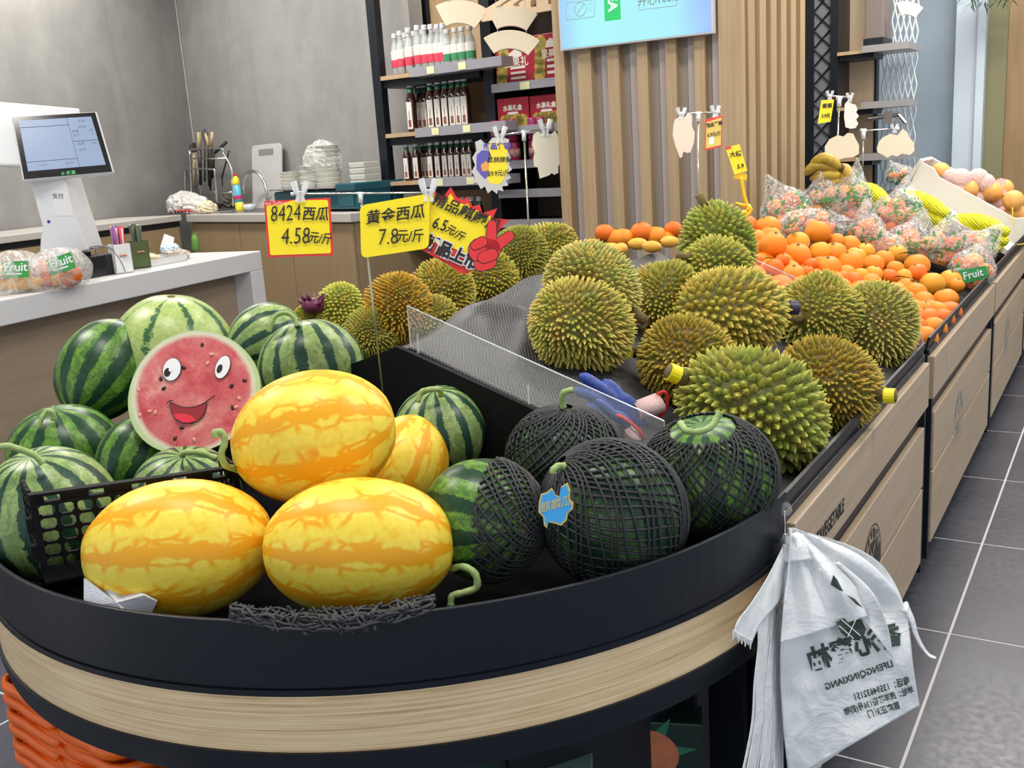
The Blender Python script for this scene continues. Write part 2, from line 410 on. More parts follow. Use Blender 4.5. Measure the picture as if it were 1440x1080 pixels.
mb = MB(); obox(mb, SA, E1, N1, .22, .76, .12, .44, .9242, .9246); mb.build('sink_bowl', mat('dark_steel', (.18, .18, .17), .3, metal=.8), r)
# counter along the left wall
cl0 = SA.copy()
r = empty('side_counter', (SA.x, SA.y, 0), 'tan cabinet run with grey worktop along the left grey wall', 'counter')
L2 = 3.2; DW = (corner - SA).dot(NL) - .012
mb = MB(); obox(mb, SA - VL*L2, VL, NL, 0, L2-.06, 0, DW, .885, .925); mb.build('worktop', mat('grey_worktop', (0, 0, 0)), r, bevel=.004)
mb = MB(); obox(mb, SA - VL*L2, VL, NL, 0, L2-.06, .03, DW, .08, .85); mb.build('carcass', TAN, r)
mb = MB(); obox(mb, SA - VL*L2, VL, NL, 0, L2-.06, .02, DW, .85, .885); mb.build('shadow_gap', BLACK, r)
for k in range(4):
    mb = MB(); obox(mb, SA - VL*L2, VL, NL, k*.78+.004, (k+1)*.78-.004, .01, .03, .09, .845); mb.build('door', TAN, r, bevel=.002)
mb = MB(); obox(mb, SA - VL*L2, VL, NL, 0, L2-.06, .07, DW, 0, .08); mb.build('plinth', BLACK, r)
# ================================================================== island display stands (three along the aisle)
XR, XM, XL, YE = -.41, -1.13, -1.85, 1.42
ZE = .61
MESHM = None
def liner_mat():
    g = G('black_mesh_liner'); v = g.tc.outputs['Object']; s = g.sep(v)
    a = g.math('ADD', g.math('MULTIPLY', s[0], 430), g.math('MULTIPLY', s[1], 330)); b = g.math('SUBTRACT', g.math('MULTIPLY', s[0], 430), g.math('MULTIPLY', s[1], 330))
    wv = g.math('MULTIPLY', g.noise(v, 14, 2), 6)
    sa = g.math('ABSOLUTE', g.math('SINE', g.math('ADD', a, wv))); sb = g.math('ABSOLUTE', g.math('SINE', g.math('ADD', b, wv)))
    mx = g.math('MAXIMUM', sa, sb); f = g.mr(mx, .86, .97)
    g.col(g.mix(f, (.005, .005, .006), (.11, .11, .115))); g.rough(.45); g.bump(f, .5, .003); return g.m
LINER = liner_mat()
def cabinet(y0, y1, dx, label, half, lettered):
    r = empty('display_cabinet', (XR+dx, y0, 0), label, 'cabinet', None)
    X = XR + dx; W = XM
    m = MB(); m.bx(X-.03, (XL if half else W-.0)+.02, y0+.012, y1-.012, .075, ZE-.165); m.build('carcass', BLACK, r)
    m = MB(); m.bx(X-.022, X-.012, y0+.006, y1-.006, .075, ZE-.10); m.build('recess_panel', BLACK, r)
    m = MB(); m.bx(X-.012, X+.006, y0, y1, ZE-.116, ZE-.003); fp = m.build('top_rail', OAK, r, bevel=.002)
    dz0, dz1, dm = .082, ZE-.163, .288
    m = MB(); m.bx(X-.012, X+.003, y0+.045, y1-.03, dm+.004, dz1); d1 = m.build('drawer_front', OAK, r, bevel=.002)
    m = MB(); m.bx(X-.012, X+.003, y0+.045, y1-.03, dz0, dm-.004); d2 = m.build('drawer_front', OAK, r, bevel=.002)
    for yy in (y0+.06, y1-.06):
        m = MB(); m.bx(X-.07, X-.03, yy-.02, yy+.02, 0, .075); m.build('foot', BLACKP, r)
    for yy in (y0+.004, y1-.02):
        m = MB(); m.bx(X-.03, X+.001, yy, yy+.016, .05, ZE-.1); m.build('post', BLACK, r)
    n = V((0, 1, 0)); u = V((0, 0, 1))
    yc = (y0+y1)/2
    t = text('FRUIT&VEGETABLE' if lettered else 'E', (X+.006, y0+.185, ZE-.078) if lettered else (X+.006, y0+.2, ZE-.052), n, u, .036, INK if lettered else mat('faded_print', (.36, .37, .36), .5), fp, bold=.0012, sx=.8)
    # round emblem across the drawers
    pc = V((X+.0035, y0+.56 if lettered else y0+.5, .31)); pm = INK if lettered else mat('faded_print', (0, 0, 0)); R_ = .090
    EM = mat('emblem_brown', (.035, .028, .028), .5)
    m = MB(); m.a = 1; k = 40
    ring = [(cos(2*pi*i/k), sin(2*pi*i/k)) for i in range(k)]
    for (ra, rb) in ((R_*.93, R_*.90),):
        vs = [pc + n*(c*R_) + u*(s*R_) for c, s in ring] + [pc + n*(c*R_*.965) + u*(s*R_*.965) for c, s in ring]
        m.add(vs, [(i, (i+1) % k, (i+1) % k + k, i+k) for i in range(k)])
    if lettered:
        m.add([pc + n*(c*R_*.91) + u*(s*R_*.91) for c, s in ring], [tuple(range(k))])
    else:
        vs = [pc + n*(c*R_*.72) + u*(s*R_*.72) for c, s in ring] + [pc + n*(c*R_*.68) + u*(s*R_*.68) for c, s in ring]
        m.add(vs, [(i, (i+1) % k, (i+1) % k + k, i+k) for i in range(k)])
    em_ = m.build('emblem', EM if lettered else pm, r)
    lm = OAK if lettered else pm
    for i, ch in enumerate('HEALTHY'):
        a = radians(150 - i*20); cpos = pc + n*(cos(a)*R_*.76) + u*(sin(a)*R_*.76)
        text(ch, cpos, n*sin(a) - u*cos(a), n*cos(a) + u*sin(a), .036, lm, em_, bold=.001, depth_=.001)
    text('100', pc - u*.025, n, u, .06, lm, em_, bold=.002, depth_=.001)
    m = MB(); m.a = 1
    m.add([pc + n*a + u*b + V((.001, 0, 0)) for a, b in ((0, .005), (.006, .02), (.03, .05), (.012, .04), (.002, .02), (-.004, .03), (-.022, .048), (-.004, .018))], [tuple(range(8))[::1]])
    m.build('leaf_mark', lm, em_)
    return r
cabinet(YE, 2.60, 0, 'first wooden display cabinet beside the hanging bags, VEGETABLE lettering and dark emblem', True, True)
cabinet(2.735-.06, 3.98, -.0, 'second wooden display cabinet from the bags, with a faded emblem', True, False)
cabinet(4.02, 5.30, -.0, 'third wooden display cabinet from the bags, below the white foam box', False, False)
cabinet(5.34, 6.6, -.0, 'farthest wooden display cabinet on the aisle side', False, False)
# sloping black trays on the cabinets
def tray(y0, y1, half, label, zr=.85):
    r = empty('sloping_tray', (XR, y0, ZE), label, 'tray')
    m = MB()
    def side(x0, x1, z0, z1):
        n = 1 if x1 > x0 else -1
        m.add([(x0, y0, z0), (x0, y1, z0), (x1, y1, z1), (x1, y0, z1), (x0, y0, z0-.02), (x0, y1, z0-.02), (x1, y1, z1-.02), (x1, y0, z1-.02)],
              [(0, 1, 2, 3), (7, 6, 5, 4), (0, 3, 7, 4), (1, 5, 6, 2), (0, 4, 5, 1), (2, 6, 7, 3)])
    side(XR-.01, XM, ZE-.03, zr-.02)
    if half: side(XL+.01, XM, ZE-.03, zr-.02)
    m.build('tray_base', BLACKP, r)
    m = MB(); m.bx(XR-.022, XR-.008, y0, y1, ZE-.06, ZE+.012); m.build('front_lip', BLACK, r, bevel=.002)
    m = MB(); m.add([(XR-.022, y0, ZE-.01), (XR-.022, y1, ZE-.01), (XR-.010, y1, ZE+.045), (XR-.010, y0, ZE+.045)], [(0, 1, 2, 3)]); m.build('upper_lip', BLACK, r, solid=.006)
    if half:
        m = MB(); m.bx(XL, XL+.014, y0, y1, ZE-.06, ZE+.012); m.build('rear_lip', BLACK, r, bevel=.002)
    for yy in (y0, y1-.012):
        m = MB(); xs = [XR-.012, XM] + ([XL+.012] if half else [])
        poly = [(XR-.012, ZE-.17), (XR-.012, ZE+.0)] + [(XM, zr)] + ([(XL+.012, ZE+.0), (XL+.012, ZE-.17)] if half else [(XM, ZE-.17)])
        m.prism([(a, b) for a, b in poly], (0, yy, 0), (1, 0, 0), (0, 0, 1), -.012); m.build('end_panel', BLACKP, r)
    return r
tray(YE, 2.62, True, 'black sloping tray holding the durians')
tray(2.68, 3.99, True, 'black sloping tray holding the loose oranges')
tray(4.02, 6.6, False, 'black sloping tray under the white foam box and bananas')
# ================================================================== rounded end table with a raised black rim
CX, CY, RR = -1.13, 1.41, .715
ZR, ZL, ZW, ZB = .662, .572, .566, .487
def arc(r, a0=180, a1=360, n=72): return [(CX + r*cos(radians(a0+(a1-a0)*i/n)), CY + r*sin(radians(a0+(a1-a0)*i/n))) for i in range(n+1)]
def band(mb, r0, r1, z0, z1, a0=180, a1=360, n=72):
    o = arc(r1, a0, a1, n); i_ = arc(r0, a0, a1, n); k = n+1; vs = []
    for z in (z0, z1):
        vs += [(x, y, z) for x, y in o] + [(x, y, z) for x, y in i_]
    fs = []
    for i in range(n):
        fs += [(i, i+1, 2*k+i+1, 2*k+i), (k+i+1, k+i, 3*k+i, 3*k+i+1), (2*k+i, 2*k+i+1, 3*k+i+1, 3*k+i), (i+1, i, k+i, k+i+1)]
    fs += [(0, 2*k, 3*k, k), (n, k+n, 3*k+n, 2*k+n)]
    return mb.add(vs, fs)
tb_ = empty('round_end_table', (CX, CY-.35, 0), 'half round produce table with black raised rim and pale oak band', 'table')
mb = MB(); band(mb, RR-.006, RR, ZL, ZR); mb.build('rim', BLACK, tb_, bevel=.0015)
mb = MB(); band(mb, RR-.02, RR+.003, ZL-.008, ZL); mb.build('rim_foot', BLACK, tb_)
mb = MB(); band(mb, RR-.03, RR, ZB, ZW); mb.build('oak_band', OAKR, tb_, smooth=False)
mb = MB(); band(mb, RR-.05, RR+.004, ZB-.014, ZB); band(mb, RR-.05, RR-.002, ZB-.04, ZB-.014); mb.build('skirt', BLACK, tb_)
mb = MB(); pl = arc(RR-.01, 180, 360, 60); mb.add([(x, y, ZL+.002) for x, y in pl] + [(x, y, ZB) for x, y in pl], [tuple(range(61)), tuple(range(121, 60, -1))] ); mb.build('table_floor', mat('black_matte', (.005, .005, .006), .9, spec=.05), tb_)
mb = MB(); pl = arc(RR-.06, 180, 360, 60); k = 61
mb.add([(x, y, .09) for x, y in pl] + [(x, y, .05) for x, y in pl], [tuple(range(k)), tuple(range(2*k-1, k-1, -1))] + [(i, i+k, i+k+1, i+1) for i in range(k-1)]); mb.build('bottom_shelf', BLACK, tb_)
for a in (222, 276, 302, 348):
    x = CX + (RR-.09)*cos(radians(a)); y = CY + (RR-.09)*sin(radians(a)); R = Matrix.Rotation(radians(a), 3, 'Z')
    mb = MB(); mb.box((x, y, (.09+ZB-.04)/2), (.035, .035, ZB-.13), R); mb.build('post', BLACK, tb_, bevel=.003)
mb = MB(); band(mb, RR-.12, RR-.10, .09, ZB-.04, 318, 347, 12); mb.build('side_panel', BLACK, tb_)
mb = MB(); mb.bx(CX-RR+.06, CX+RR-.06, CY-.03, CY-.01, .09, ZB-.04); mb.build('back_panel', BLACK, tb_)
for a in (215, 250, 290, 330):
    x = CX + (RR-.12)*cos(radians(a)); y = CY + (RR-.12)*sin(radians(a)); mb = MB(); mb.cyl((x, y, 0), (x, y, .05), .02, n=12); mb.build('foot', BLACKP, tb_)
# ------------------------------------------------------------------ fruit cartons on the bottom shelf
def carton(px, py, t, label, w_, d_, h_, cols, rz):
    p = D(px, py, t); z0 = .092
    r = empty('fruit_carton', (p.x, p.y, z0), label, 'box', rot=Matrix.Rotation(rz, 3, 'Z'))
    m = MB(); m.bx(-w_/2, w_/2, -d_/2, d_/2, 0, h_); m.build('carton_body', mat(label[:12], cols, .35, var=.25, vscale=25), r, local=True, bevel=.002)
    PF = mat('printed_fruit', (.62, .20, .09), .35, var=.3, vscale=30); PL = mat('printed_leaf', (.02, .16, .08), .4)
    for sx_, sz, rr in ((.045, h_*.80, .040), (-.07, h_*.50, .035)):
        m = MB(); m.a = 1; m.add([(sx_ + rr*1.15*cos(a*pi/12), -d_/2-.001, sz + rr*sin(a*pi/12)) for a in range(24)], [tuple(range(24))]); m.build('printed_fruit', PF, r, local=True)
        m = MB(); m.a = 1
        for q in range(7):
            a = q*.9; m.add([(sx_+rr*1.1*cos(a), -d_/2-.0006, sz+rr*sin(a)), (sx_+rr*1.9*cos(a+.2), -d_/2-.0006, sz+rr*1.7*sin(a+.2)), (sx_+rr*1.1*cos(a+.4), -d_/2-.0006, sz+rr*sin(a+.4))], [(0, 1, 2)])
        m.build('printed_leaves', PL, r, local=True)
    return r
carton(880, 1085, 1.60, 'dark green fruit carton in the opening under the round table, right one', .25, .2, .265, (.006, .03, .022), radians(20))
carton(740, 1100, 1.45, 'grey green fruit carton under the round table, left of the dark one', .20, .2, .26, (.16, .26, .24), radians(24))
carton(160, 1110, 1.30, 'white and purple carton under the round table beside the orange baskets', .10, .16, .27, (.55, .55, .6), radians(-30))
# ------------------------------------------------------------------ melons
def melon_mat(name, light, mid, dark, n=9, thr=.25, wob=2.2, fine=1.1, vein=.35):
    g = G(name); v = g.tc.outputs['Object']; s = g.sep(v)
    ph = g.math('ARCTAN2', s[1], s[0])
    nz = g.noise(v, 22, 5, .75); nf = g.noise(v, 90, 5, .8); nl = g.noise(g.mapping(v, (1, 1, .4)), 9, 2)
    a = g.math('ADD', g.math('MULTIPLY', ph, n), g.math('MULTIPLY', g.math('SUBTRACT', nz, .5), wob*3.2))
    c = g.math('COSINE', a)
    c = g.math('ADD', c, g.math('MULTIPLY', g.math('SUBTRACT', nf, .5), fine*3.6))
    c = g.math('ADD', c, g.math('MULTIPLY', g.math('SUBTRACT', nl, .5), 1.2))
    f = g.mr(c, thr, thr + .10)
    base = g.mix(g.mr(nf, .35, .6), mid, light)
    veins = g.math('MULTIPLY', g.mr(g.noise(g.mapping(v, (1, 1, .6)), 38, 5, .8, 1.5), .46, .52), vein)
    base = g.mix(veins, base, dark)
    g.col(g.mix(f, base, g.mix(g.mr(nf, .4, .75), dark, tuple(q*2.2 for q in dark)))); g.rough(.33); g.b.inputs['Specular IOR Level'].default_value = .35; g.bump(nf, .05, .003)
    return g.m
WM = {'light': melon_mat('watermelon_light', (.44, .54, .19), (.30, .41, .11), (.022, .075, .028), 8, .80, 1.1, .45, .12),
      'stripe': melon_mat('watermelon_striped', (.36, .48, .17), (.22, .34, .10), (.014, .045, .028), 12, .35, 1.1, .55, .35),
      'dark': melon_mat('watermelon_dark', (.16, .33, .045), (.085, .21, .025), (.008, .036, .014), 11, .05, 1.2, .6, .5),
      'deep': melon_mat('watermelon_deep_green', (.085, .18, .05), (.04, .10, .025), (.006, .026, .012), 7, .0, 1.8, 1.2, .55)}
def ymelon():
    g = G('golden_melon_rind'); v = g.tc.outputs['Object']; s = g.sep(v)
    ph = g.math('ARCTAN2', s[1], s[0]); nz = g.noise(v, 12, 4, .6)
    n2 = g.noise(v, 30, 3, .6, out='Color')
    wv = g.N.new('ShaderNodeVectorMath'); wv.operation = 'MULTIPLY_ADD'; g.lk(n2, wv.inputs[0]); wv.inputs[1].default_value = (.012, .012, .012); g.lk(v, wv.inputs[2])
    cell = g.vor(g.mapping(wv.outputs[0], (1, 1, .7)), 34)
    cr = g.mr(cell, .03, .12, 1, 0)
    st = g.math('COSINE', g.math('ADD', g.math('MULTIPLY', ph, 8), g.math('MULTIPLY', g.math('SUBTRACT', nz, .5), 4.5)))
    st = g.math('ADD', st, g.math('MULTIPLY', g.math('SUBTRACT', g.noise(wv.outputs[0], 40, 3), .5), 1.4))
    fs = g.mr(st, .45, .75); fnear = g.mr(st, -1.0, -.1)
    f = g.math('MAXIMUM', fs, g.math('MULTIPLY', cr, fnear))
    spots = g.mr(g.vor(v, 190, 'F1'), .0, .22, .25, 0)
    base = g.mix(g.mr(g.noise(v, 120, 3), .3, .7), (.86, .62, .045), (.90, .71, .10))
    g.col(g.mix(g.math('MULTIPLY', f, .9), base, (.86, .36, .004))); g.rough(.38); g.b.inputs['Specular IOR Level'].default_value = .35; g.b.inputs['Subsurface Weight'].default_value = .0
    return g.m
YM = ymelon()
STEM = mat('melon_stem', (.36, .47, .17), .55, var=.3, vscale=60, vcol=(.22, .34, .10))
MEL = []
def melon(px, py, z, ra, rb, ax, kind, label, stem=None, group='watermelons piled on the round table', name='watermelon', net=None, dent=True, cat='watermelon', xa=1.0):
    p = Z(px, py, z); t = depth(p); k = t / F_PX
    za = A3(*ax) if len(ax) == 3 else V(ax[:3]); xv = V((.31, .77, .22))
    R = frameR(xv, z=za)
    r = empty(name, p, label, cat, group, rot=R)
    rz, rx = ra*k, rb*k
    def fn(u, q):
        q = q.copy(); c = abs(u.z)
        q *= 1 + .012*noise.noise(u*1.7 + V((px*.1, py*.1, 0)))
        if dent and c > .93: q.z *= 1 - (c-.93)*.35
        return q
    m = MB(); m.ell((0, 0, 0), (rx*xa, rx, rz), nu=48, nv=32, fn=fn)
    m.build('rind', WM[kind] if kind in WM else YM, r, smooth=True, local=True)
    MEL.append((label, p, rx, rz))
    if stem:
        pts = [D(a, b, t + c) for a, b, c in stem]; pts = smooth_pts(pts, 4)
        n = len(pts); m = MB(); m.tube(pts, [.0062 if i == 0 else .0042 + .0010*abs(sin(i)) if i > 2 else .005 for i in range(n)], 8); m.build('stem', STEM, r, smooth=True)
    else:
        m = MB(); m.lathe([(.009, 0), (.007, .003), (.003, .004)], 10, o=(0, 0, rz*.97)); m.build('blossom_scar', mat('scar', (.16, .14, .05), .7), r, local=True)
    if net: net_on(r, (rx*1.012*xa, rx*1.012, rz*1.012), *net)
    return r
def smooth_pts(pts, n):
    out = []; P_ = [pts[0]] + list(pts) + [pts[-1]]
    for i in range(1, len(P_)-2):
        a, b, c, d = P_[i-1], P_[i], P_[i+1], P_[i+2]
        for j in range(n):
            t = j/n; out.append(.5*((2*b) + (c-a)*t + (2*a-5*b+4*c-d)*t*t + (3*b-a-3*c+d)*t**3))
    out.append(V(pts[-1])); return out
NETM = mat('black_foam_net', (.028, .029, .033), .6)
def net_on(root, rad, Rn, th0, th1, K, tw, rc=.0019):
    """two families of cords crossing over the rind; Rn = frame of the net inside the melon frame"""
    m = MB()
    for fam in (1, -1):
        for k in range(K):
            pts = []; n = 26
            for i in range(n+1):
                th = th0 + (th1-th0)*i/n; ph = 2*pi*k/K + fam*tw*(i/n) + .05*sin(9*i/n + k*1.3)
                d = V((sin(th)*cos(ph), sin(th)*sin(ph), cos(th)));
                if Rn is not None: d = Rn @ d
                # point on ellipsoid along d
                s = 1/sqrt((d.x/rad[0])**2 + (d.y/rad[1])**2 + (d.z/rad[2])**2)
                pts.append(d*(s + (.0008 if fam > 0 else .0022)))
            m.tube(pts, rc, 4, cap=False)
    o = m.build('foam_net', NETM, root, smooth=True, local=True); o['kind'] = 'stuff'; o['label'] = 'black foam net sleeve'
# golden melons
Gy = 'golden melons at the front of the round table'
melon(253, 771, .69, 132, 97, (1, .10, .1), 'y', 'golden striped melon lying front left, beside white foam sheet', None, Gy, 'golden_melon', cat='melon')
melon(506, 768, .69, 136, 97, (1, .02, .1), 'y', 'golden striped melon lying front centre on crumpled black net, curly stem right', [(636, 800, 0), (652, 797, -.02), (668, 807, -.03), (670, 826, -.03), (650, 834, -.03), (636, 838, -.03), (634, 852, -.03)], Gy, 'golden_melon', cat='melon')
melon(442, 614, .80, 118, 93, (-.97, -.22, .05), 'y', 'golden striped melon on top of the other golden ones, curled stem at its left', [(334, 660, -.02), (318, 655, -.05), (311, 640, -.06), (316, 622, -.06), (313, 609, -.06), (302, 608, -.065), (304, 616, -.065)], Gy, 'golden_melon', cat='melon')
melon(570, 654, .672, 74, 60, (.3, .85, .4), 'y', 'golden melon half hidden behind the top golden one, touching striped green melon', None, Gy, 'golden_melon', cat='melon')
# green melons, left pile
melon(244, 503, .80, 90, 87, (.06, .92, -.28), 'light', 'large light green watermelon behind the cut one, top of the pile')
melon(147, 520, .80, 78, 62, (.25, .72, .45), 'dark', 'dark green watermelon at the far left top, behind the light one')
melon(375, 476, .84, 54, 50, (.8, .45, .2), 'stripe', 'striped watermelon at the back right of the pile, its end turned right', None)
melon(438, 516, .80, 68, 74, (-.15, .92, -.1), 'stripe', 'striped watermelon with tall curved stem left of the thin price pole', [(418, 459, -.06), (414, 447, -.06), (402, 440, -.06), (388, 444, -.06), (381, 456, -.06), (378, 467, -.06)])
melon(90, 632, .70, 62, 75, (-.05, .88, -.35), 'dark', 'dark watermelon with arched stem at the left edge behind the crate', [(76, 590, -.075), (74, 580, -.08), (66, 578, -.08), (58, 590, -.085), (54, 602, -.085)])
melon(72, 722, .69, 96, 93, (-.10, .85, -.45), 'stripe', 'big striped watermelon with long stem seen through the black crate', [(60, 652, -.085), (48, 640, -.09), (28, 632, -.095), (8, 627, -.10), (-12, 632, -.10)])
melon(196, 645, .70, 60, 57, (.3, .85, .3), 'dark', 'dark striped watermelon directly under the cut one')
melon(262, 694, .685, 64, 76, (.08, .85, -.45), 'stripe', 'striped watermelon just behind the crate top rail, lying stem to the right', [(256, 640, -.06), (262, 636, -.065), (285, 637, -.07), (304, 646, -.07)])
melon(402, 590, .70, 66, 60, (.3, .85, .3), 'dark', 'dark green watermelon hidden between the cut one and top golden melon')
# right side
melon(620, 606, .705, 64, 67, (-.12, .90, -.32), 'stripe', 'round striped watermelon with hooked stem against the black stand end', [(620, 556, -.065), (618, 548, -.075), (604, 548, -.08), (592, 552, -.08), (588, 566, -.08)], 'watermelons piled on the round table')
IDN = None
def rn(ax, root_ax):   # net frame expressed in the melon frame
    za = A3(*root_ax); R = frameR(V((.31, .77, .22)), z=za); nz = A3(*ax); N_ = frameR(V((.3, .1, .9)), z=nz); return R.transposed() @ N_
a_ = (.62, -.05, -.78)
melon(680, 730, .69, 92, 86, a_, 'dark', 'dark watermelon with a black net pulled over its right half', None, 'netted watermelons', net=(rn((.93, -.05, -.30), a_), .10, 1.40, 34, 1.7))
a_ = (-.02, .93, -.30)
melon(796, 645, .695, 74, 83, a_, 'deep', 'netted watermelon with upright stem beside the blue glove', [(792, 573, -.04), (790, 562, -.045), (793, 552, -.05), (806, 548, -.05)], 'netted watermelons', net=(None, .13, 2.7, 38, 2.3))
a_ = (-.72, .66, -.2)
melon(862, 722, .69, 104, 100, a_, 'deep', 'front netted watermelon carrying the blue tag', [(792, 656, -.045), (786, 655, -.05), (779, 660, -.055), (778, 666, -.055)], 'netted watermelons', net=(None, .14, 2.8, 40, 2.2))
a_ = (-.18, .90, -.38)
melon(996, 670, .69, 84, 95, a_, 'dark', 'netted watermelon at the right end of the rim, bare pale crown and long stem', [(957, 596, -.07), (966, 606, -.095), (984, 607, -.10), (1000, 600, -.10), (1008, 588, -.09), (1014, 579, -.09)], 'netted watermelons', net=(None, .55, 2.8, 40, 2.0))
def crown():   # pale crown print
    pass
# ------------------------------------------------------------------ cut watermelon with the smiling face
pc = Z(272, 551, .815); t = depth(pc) - .03; pc = D(272, 551, t); kk = t / F_PX
zn = (-FW + UP*.22 - RT*.03).normalized(); exf = (RT - zn*RT.dot(zn)).normalized(); eyf = zn.cross(exf)
cut = empty('cut_watermelon', pc, 'halved watermelon showing red flesh with a smiling cartoon face', 'watermelon', rot=Matrix((exf, eyf, zn)).transposed())
def outl(a):
    c, s = cos(a), sin(a); r = 91*(1 + .035*cos(2*a - .7) + .02*cos(3*a+.6)); return r*kk
def flesh():
    g = G('watermelon_flesh'); v = g.tc.outputs['Object']; s = g.sep(v)
    r = g.math('SQRT', g.math('ADD', g.math('MULTIPLY', s[0], s[0]), g.math('MULTIPLY', s[1], s[1])))
    nz = g.noise(v, 25, 5, .65); r2 = g.math('ADD', g.math('DIVIDE', r, 91*kk), g.math('MULTIPLY', g.math('SUBTRACT', nz, .5), .07))
    n2 = g.noise(v, 14, 4, .6, .5); streak = g.noise(g.mapping(v, (1, 1, 1)), 55, 6, .8, 4)
    red = g.ramp(g.math('ADD', g.math('MULTIPLY', n2, .7), g.math('MULTIPLY', streak, .3)), [(.36, (.46, .030, .045)), (.46, (.60, .10, .11)), (.56, (.68, .20, .19)), (.64, (.80, .42, .34))])
    rr = g.ramp(r2, [(.86, (0, 0, 0)), (.93, (1, 1, 1))]); c = g.mix(rr, red, (.70, .66, .50))
    e = g.ramp(r2, [(.94, (0, 0, 0)), (.99, (1, 1, 1))]); c = g.mix(e, c, (.50, .62, .30))
    g.col(c); g.rough(.32); g.bump(streak, .12, .004); return g.m
m = MB(); n = 72; vs = [(0, 0, -.002)]
for j in range(1, 13):
    for i in range(n):
        a = 2*pi*i/n; q = outl(a)*j/12; vs.append((q*cos(a), q*sin(a), -.002*(1-(j/12)**4) + .0012*noise.noise(V((q*cos(a)*60, q*sin(a)*60, 0))) * (j < 12)))
fs = [(0, 1+i, 1+(i+1) % n) for i in range(n)]
for j in range(11):
    for i in range(n): fs.append((1+j*n+i, 1+(j+1)*n+i, 1+(j+1)*n+(i+1) % n, 1+j*n+(i+1) % n))
m.add(vs, fs); m.build('flesh', flesh(), cut, smooth=True, local=True)
m = MB(); vs = []; 
for j in range(15):
    th = (pi/2)*j/14
    for i in range(n): a = 2*pi*i/n; q = outl(a)*cos(th)*(1.0); vs.append((q*cos(a), q*sin(a), -.085*sin(th)))
m.add(vs, [(j*n+i, j*n+(i+1) % n, (j+1)*n+(i+1) % n, (j+1)*n+i) for j in range(14) for i in range(n)]); m.build('rind', WM['light'], cut, smooth=True, local=True)
SEED = mat('seed_dark', (.035, .015, .01), .3); SEEDR = mat('seed_pale', (.75, .33, .25), .3)
sc_ = 200/1029
for q, (a, b, c) in enumerate([(512, 218, 0), (388, 388, 0), (252, 543, 0), (225, 472, 0), (840, 488, 0), (748, 527, 0), (765, 688, 0), (405, 832, 0), (362, 912, 0), (500, 922, 1), (586, 292, 1), (560, 358, 1), (68, 552, 1), (165, 712, 1), (95, 742, 1), (808, 620, 1), (790, 686, 1), (205, 722, 1)]):
    px, py = 180 + a*sc_, 440 + b*sc_; m = MB(); m.ell(((px-272)*kk, (551-py)*kk, -.0012), (.0032, .0048, .0022), Matrix.Rotation(q*1.1, 3, 'Z'), 10, 6); m.build('seed', SEEDR if c else SEED, cut, smooth=True, local=True)
def loc(a, b): return ((180 + a*sc_ - 272)*kk, (551 - (440 + b*sc_))*kk)
def flat(name, pts, z, mt, th=.0006):
    m = MB(); m.prism(pts, (0, 0, z), (1, 0, 0), (0, 1, 0), th); return m.build(name, mt, cut, local=True)
def ellp(cx, cy, rx, ry, rot_, n=28):
    c0_ = loc(cx, cy); o = []
    for i in range(n):
        a = 2*pi*i/n; x = rx*sc_*kk*cos(a); y = ry*sc_*kk*sin(a); o.append((c0_[0] + x*cos(rot_)-y*sin(rot_), c0_[1] + x*sin(rot_)+y*cos(rot_)))
    return o
FW_ = mat('sticker_white', (.85, .85, .87), .4)
for cx, cy, rx, ry, ro, pxp in ((306, 405, 64, 84, -.1, (276, 428, 24, 33)), (677, 390, 50, 86, -.28, (657, 403, 19, 33))):
    flat('eye_outline', ellp(cx, cy, rx+4, ry+4, ro), .0016, INK); flat('eye_white', ellp(cx, cy, rx, ry, ro), .0022, FW_)
    flat('pupil', ellp(*pxp, ro), .0028, INK)
flat('eye_glint', ellp(300, 408, 14, 16, 0), .0034, FW_)
mo = [loc(*q) for q in ((308, 648), (350, 672), (400, 686), (450, 689), (500, 682), (545, 668), (580, 648), (578, 700), (560, 750), (520, 790), (465, 808), (410, 803), (360, 775), (328, 730), (314, 690))]
flat('mouth_outline', mo, .0016, INK)
def shrink(pts, k): cx = sum(p[0] for p in pts)/len(pts); cy = sum(p[1] for p in pts)/len(pts); return [(cx+(x-cx)*k, cy+(y-cy)*k) for x, y in pts]
flat('mouth', shrink(mo, .955), .0022, mat('mouth_dark_red', (.33, .02, .025), .4))
flat('tongue', [loc(*q) for q in ((340, 742), (370, 733), (420, 733), (470, 748), (505, 775), (506, 785), (465, 800), (412, 796), (365, 770))], .0028, mat('tongue_red', (.80, .03, .06), .4))
m = MB(); m.tube([V((*loc(a, b), .0018)) for a, b in ((288, 658), (298, 643), (315, 636), (332, 640))], .0009, 5); m.tube([V((*loc(a, b), .0018)) for a, b in ((308, 648), (400, 686), (450, 689), (500, 682), (560, 657), (600, 627), (634, 600))], .0010, 5); m.build('smile_line', INK, cut, local=True)
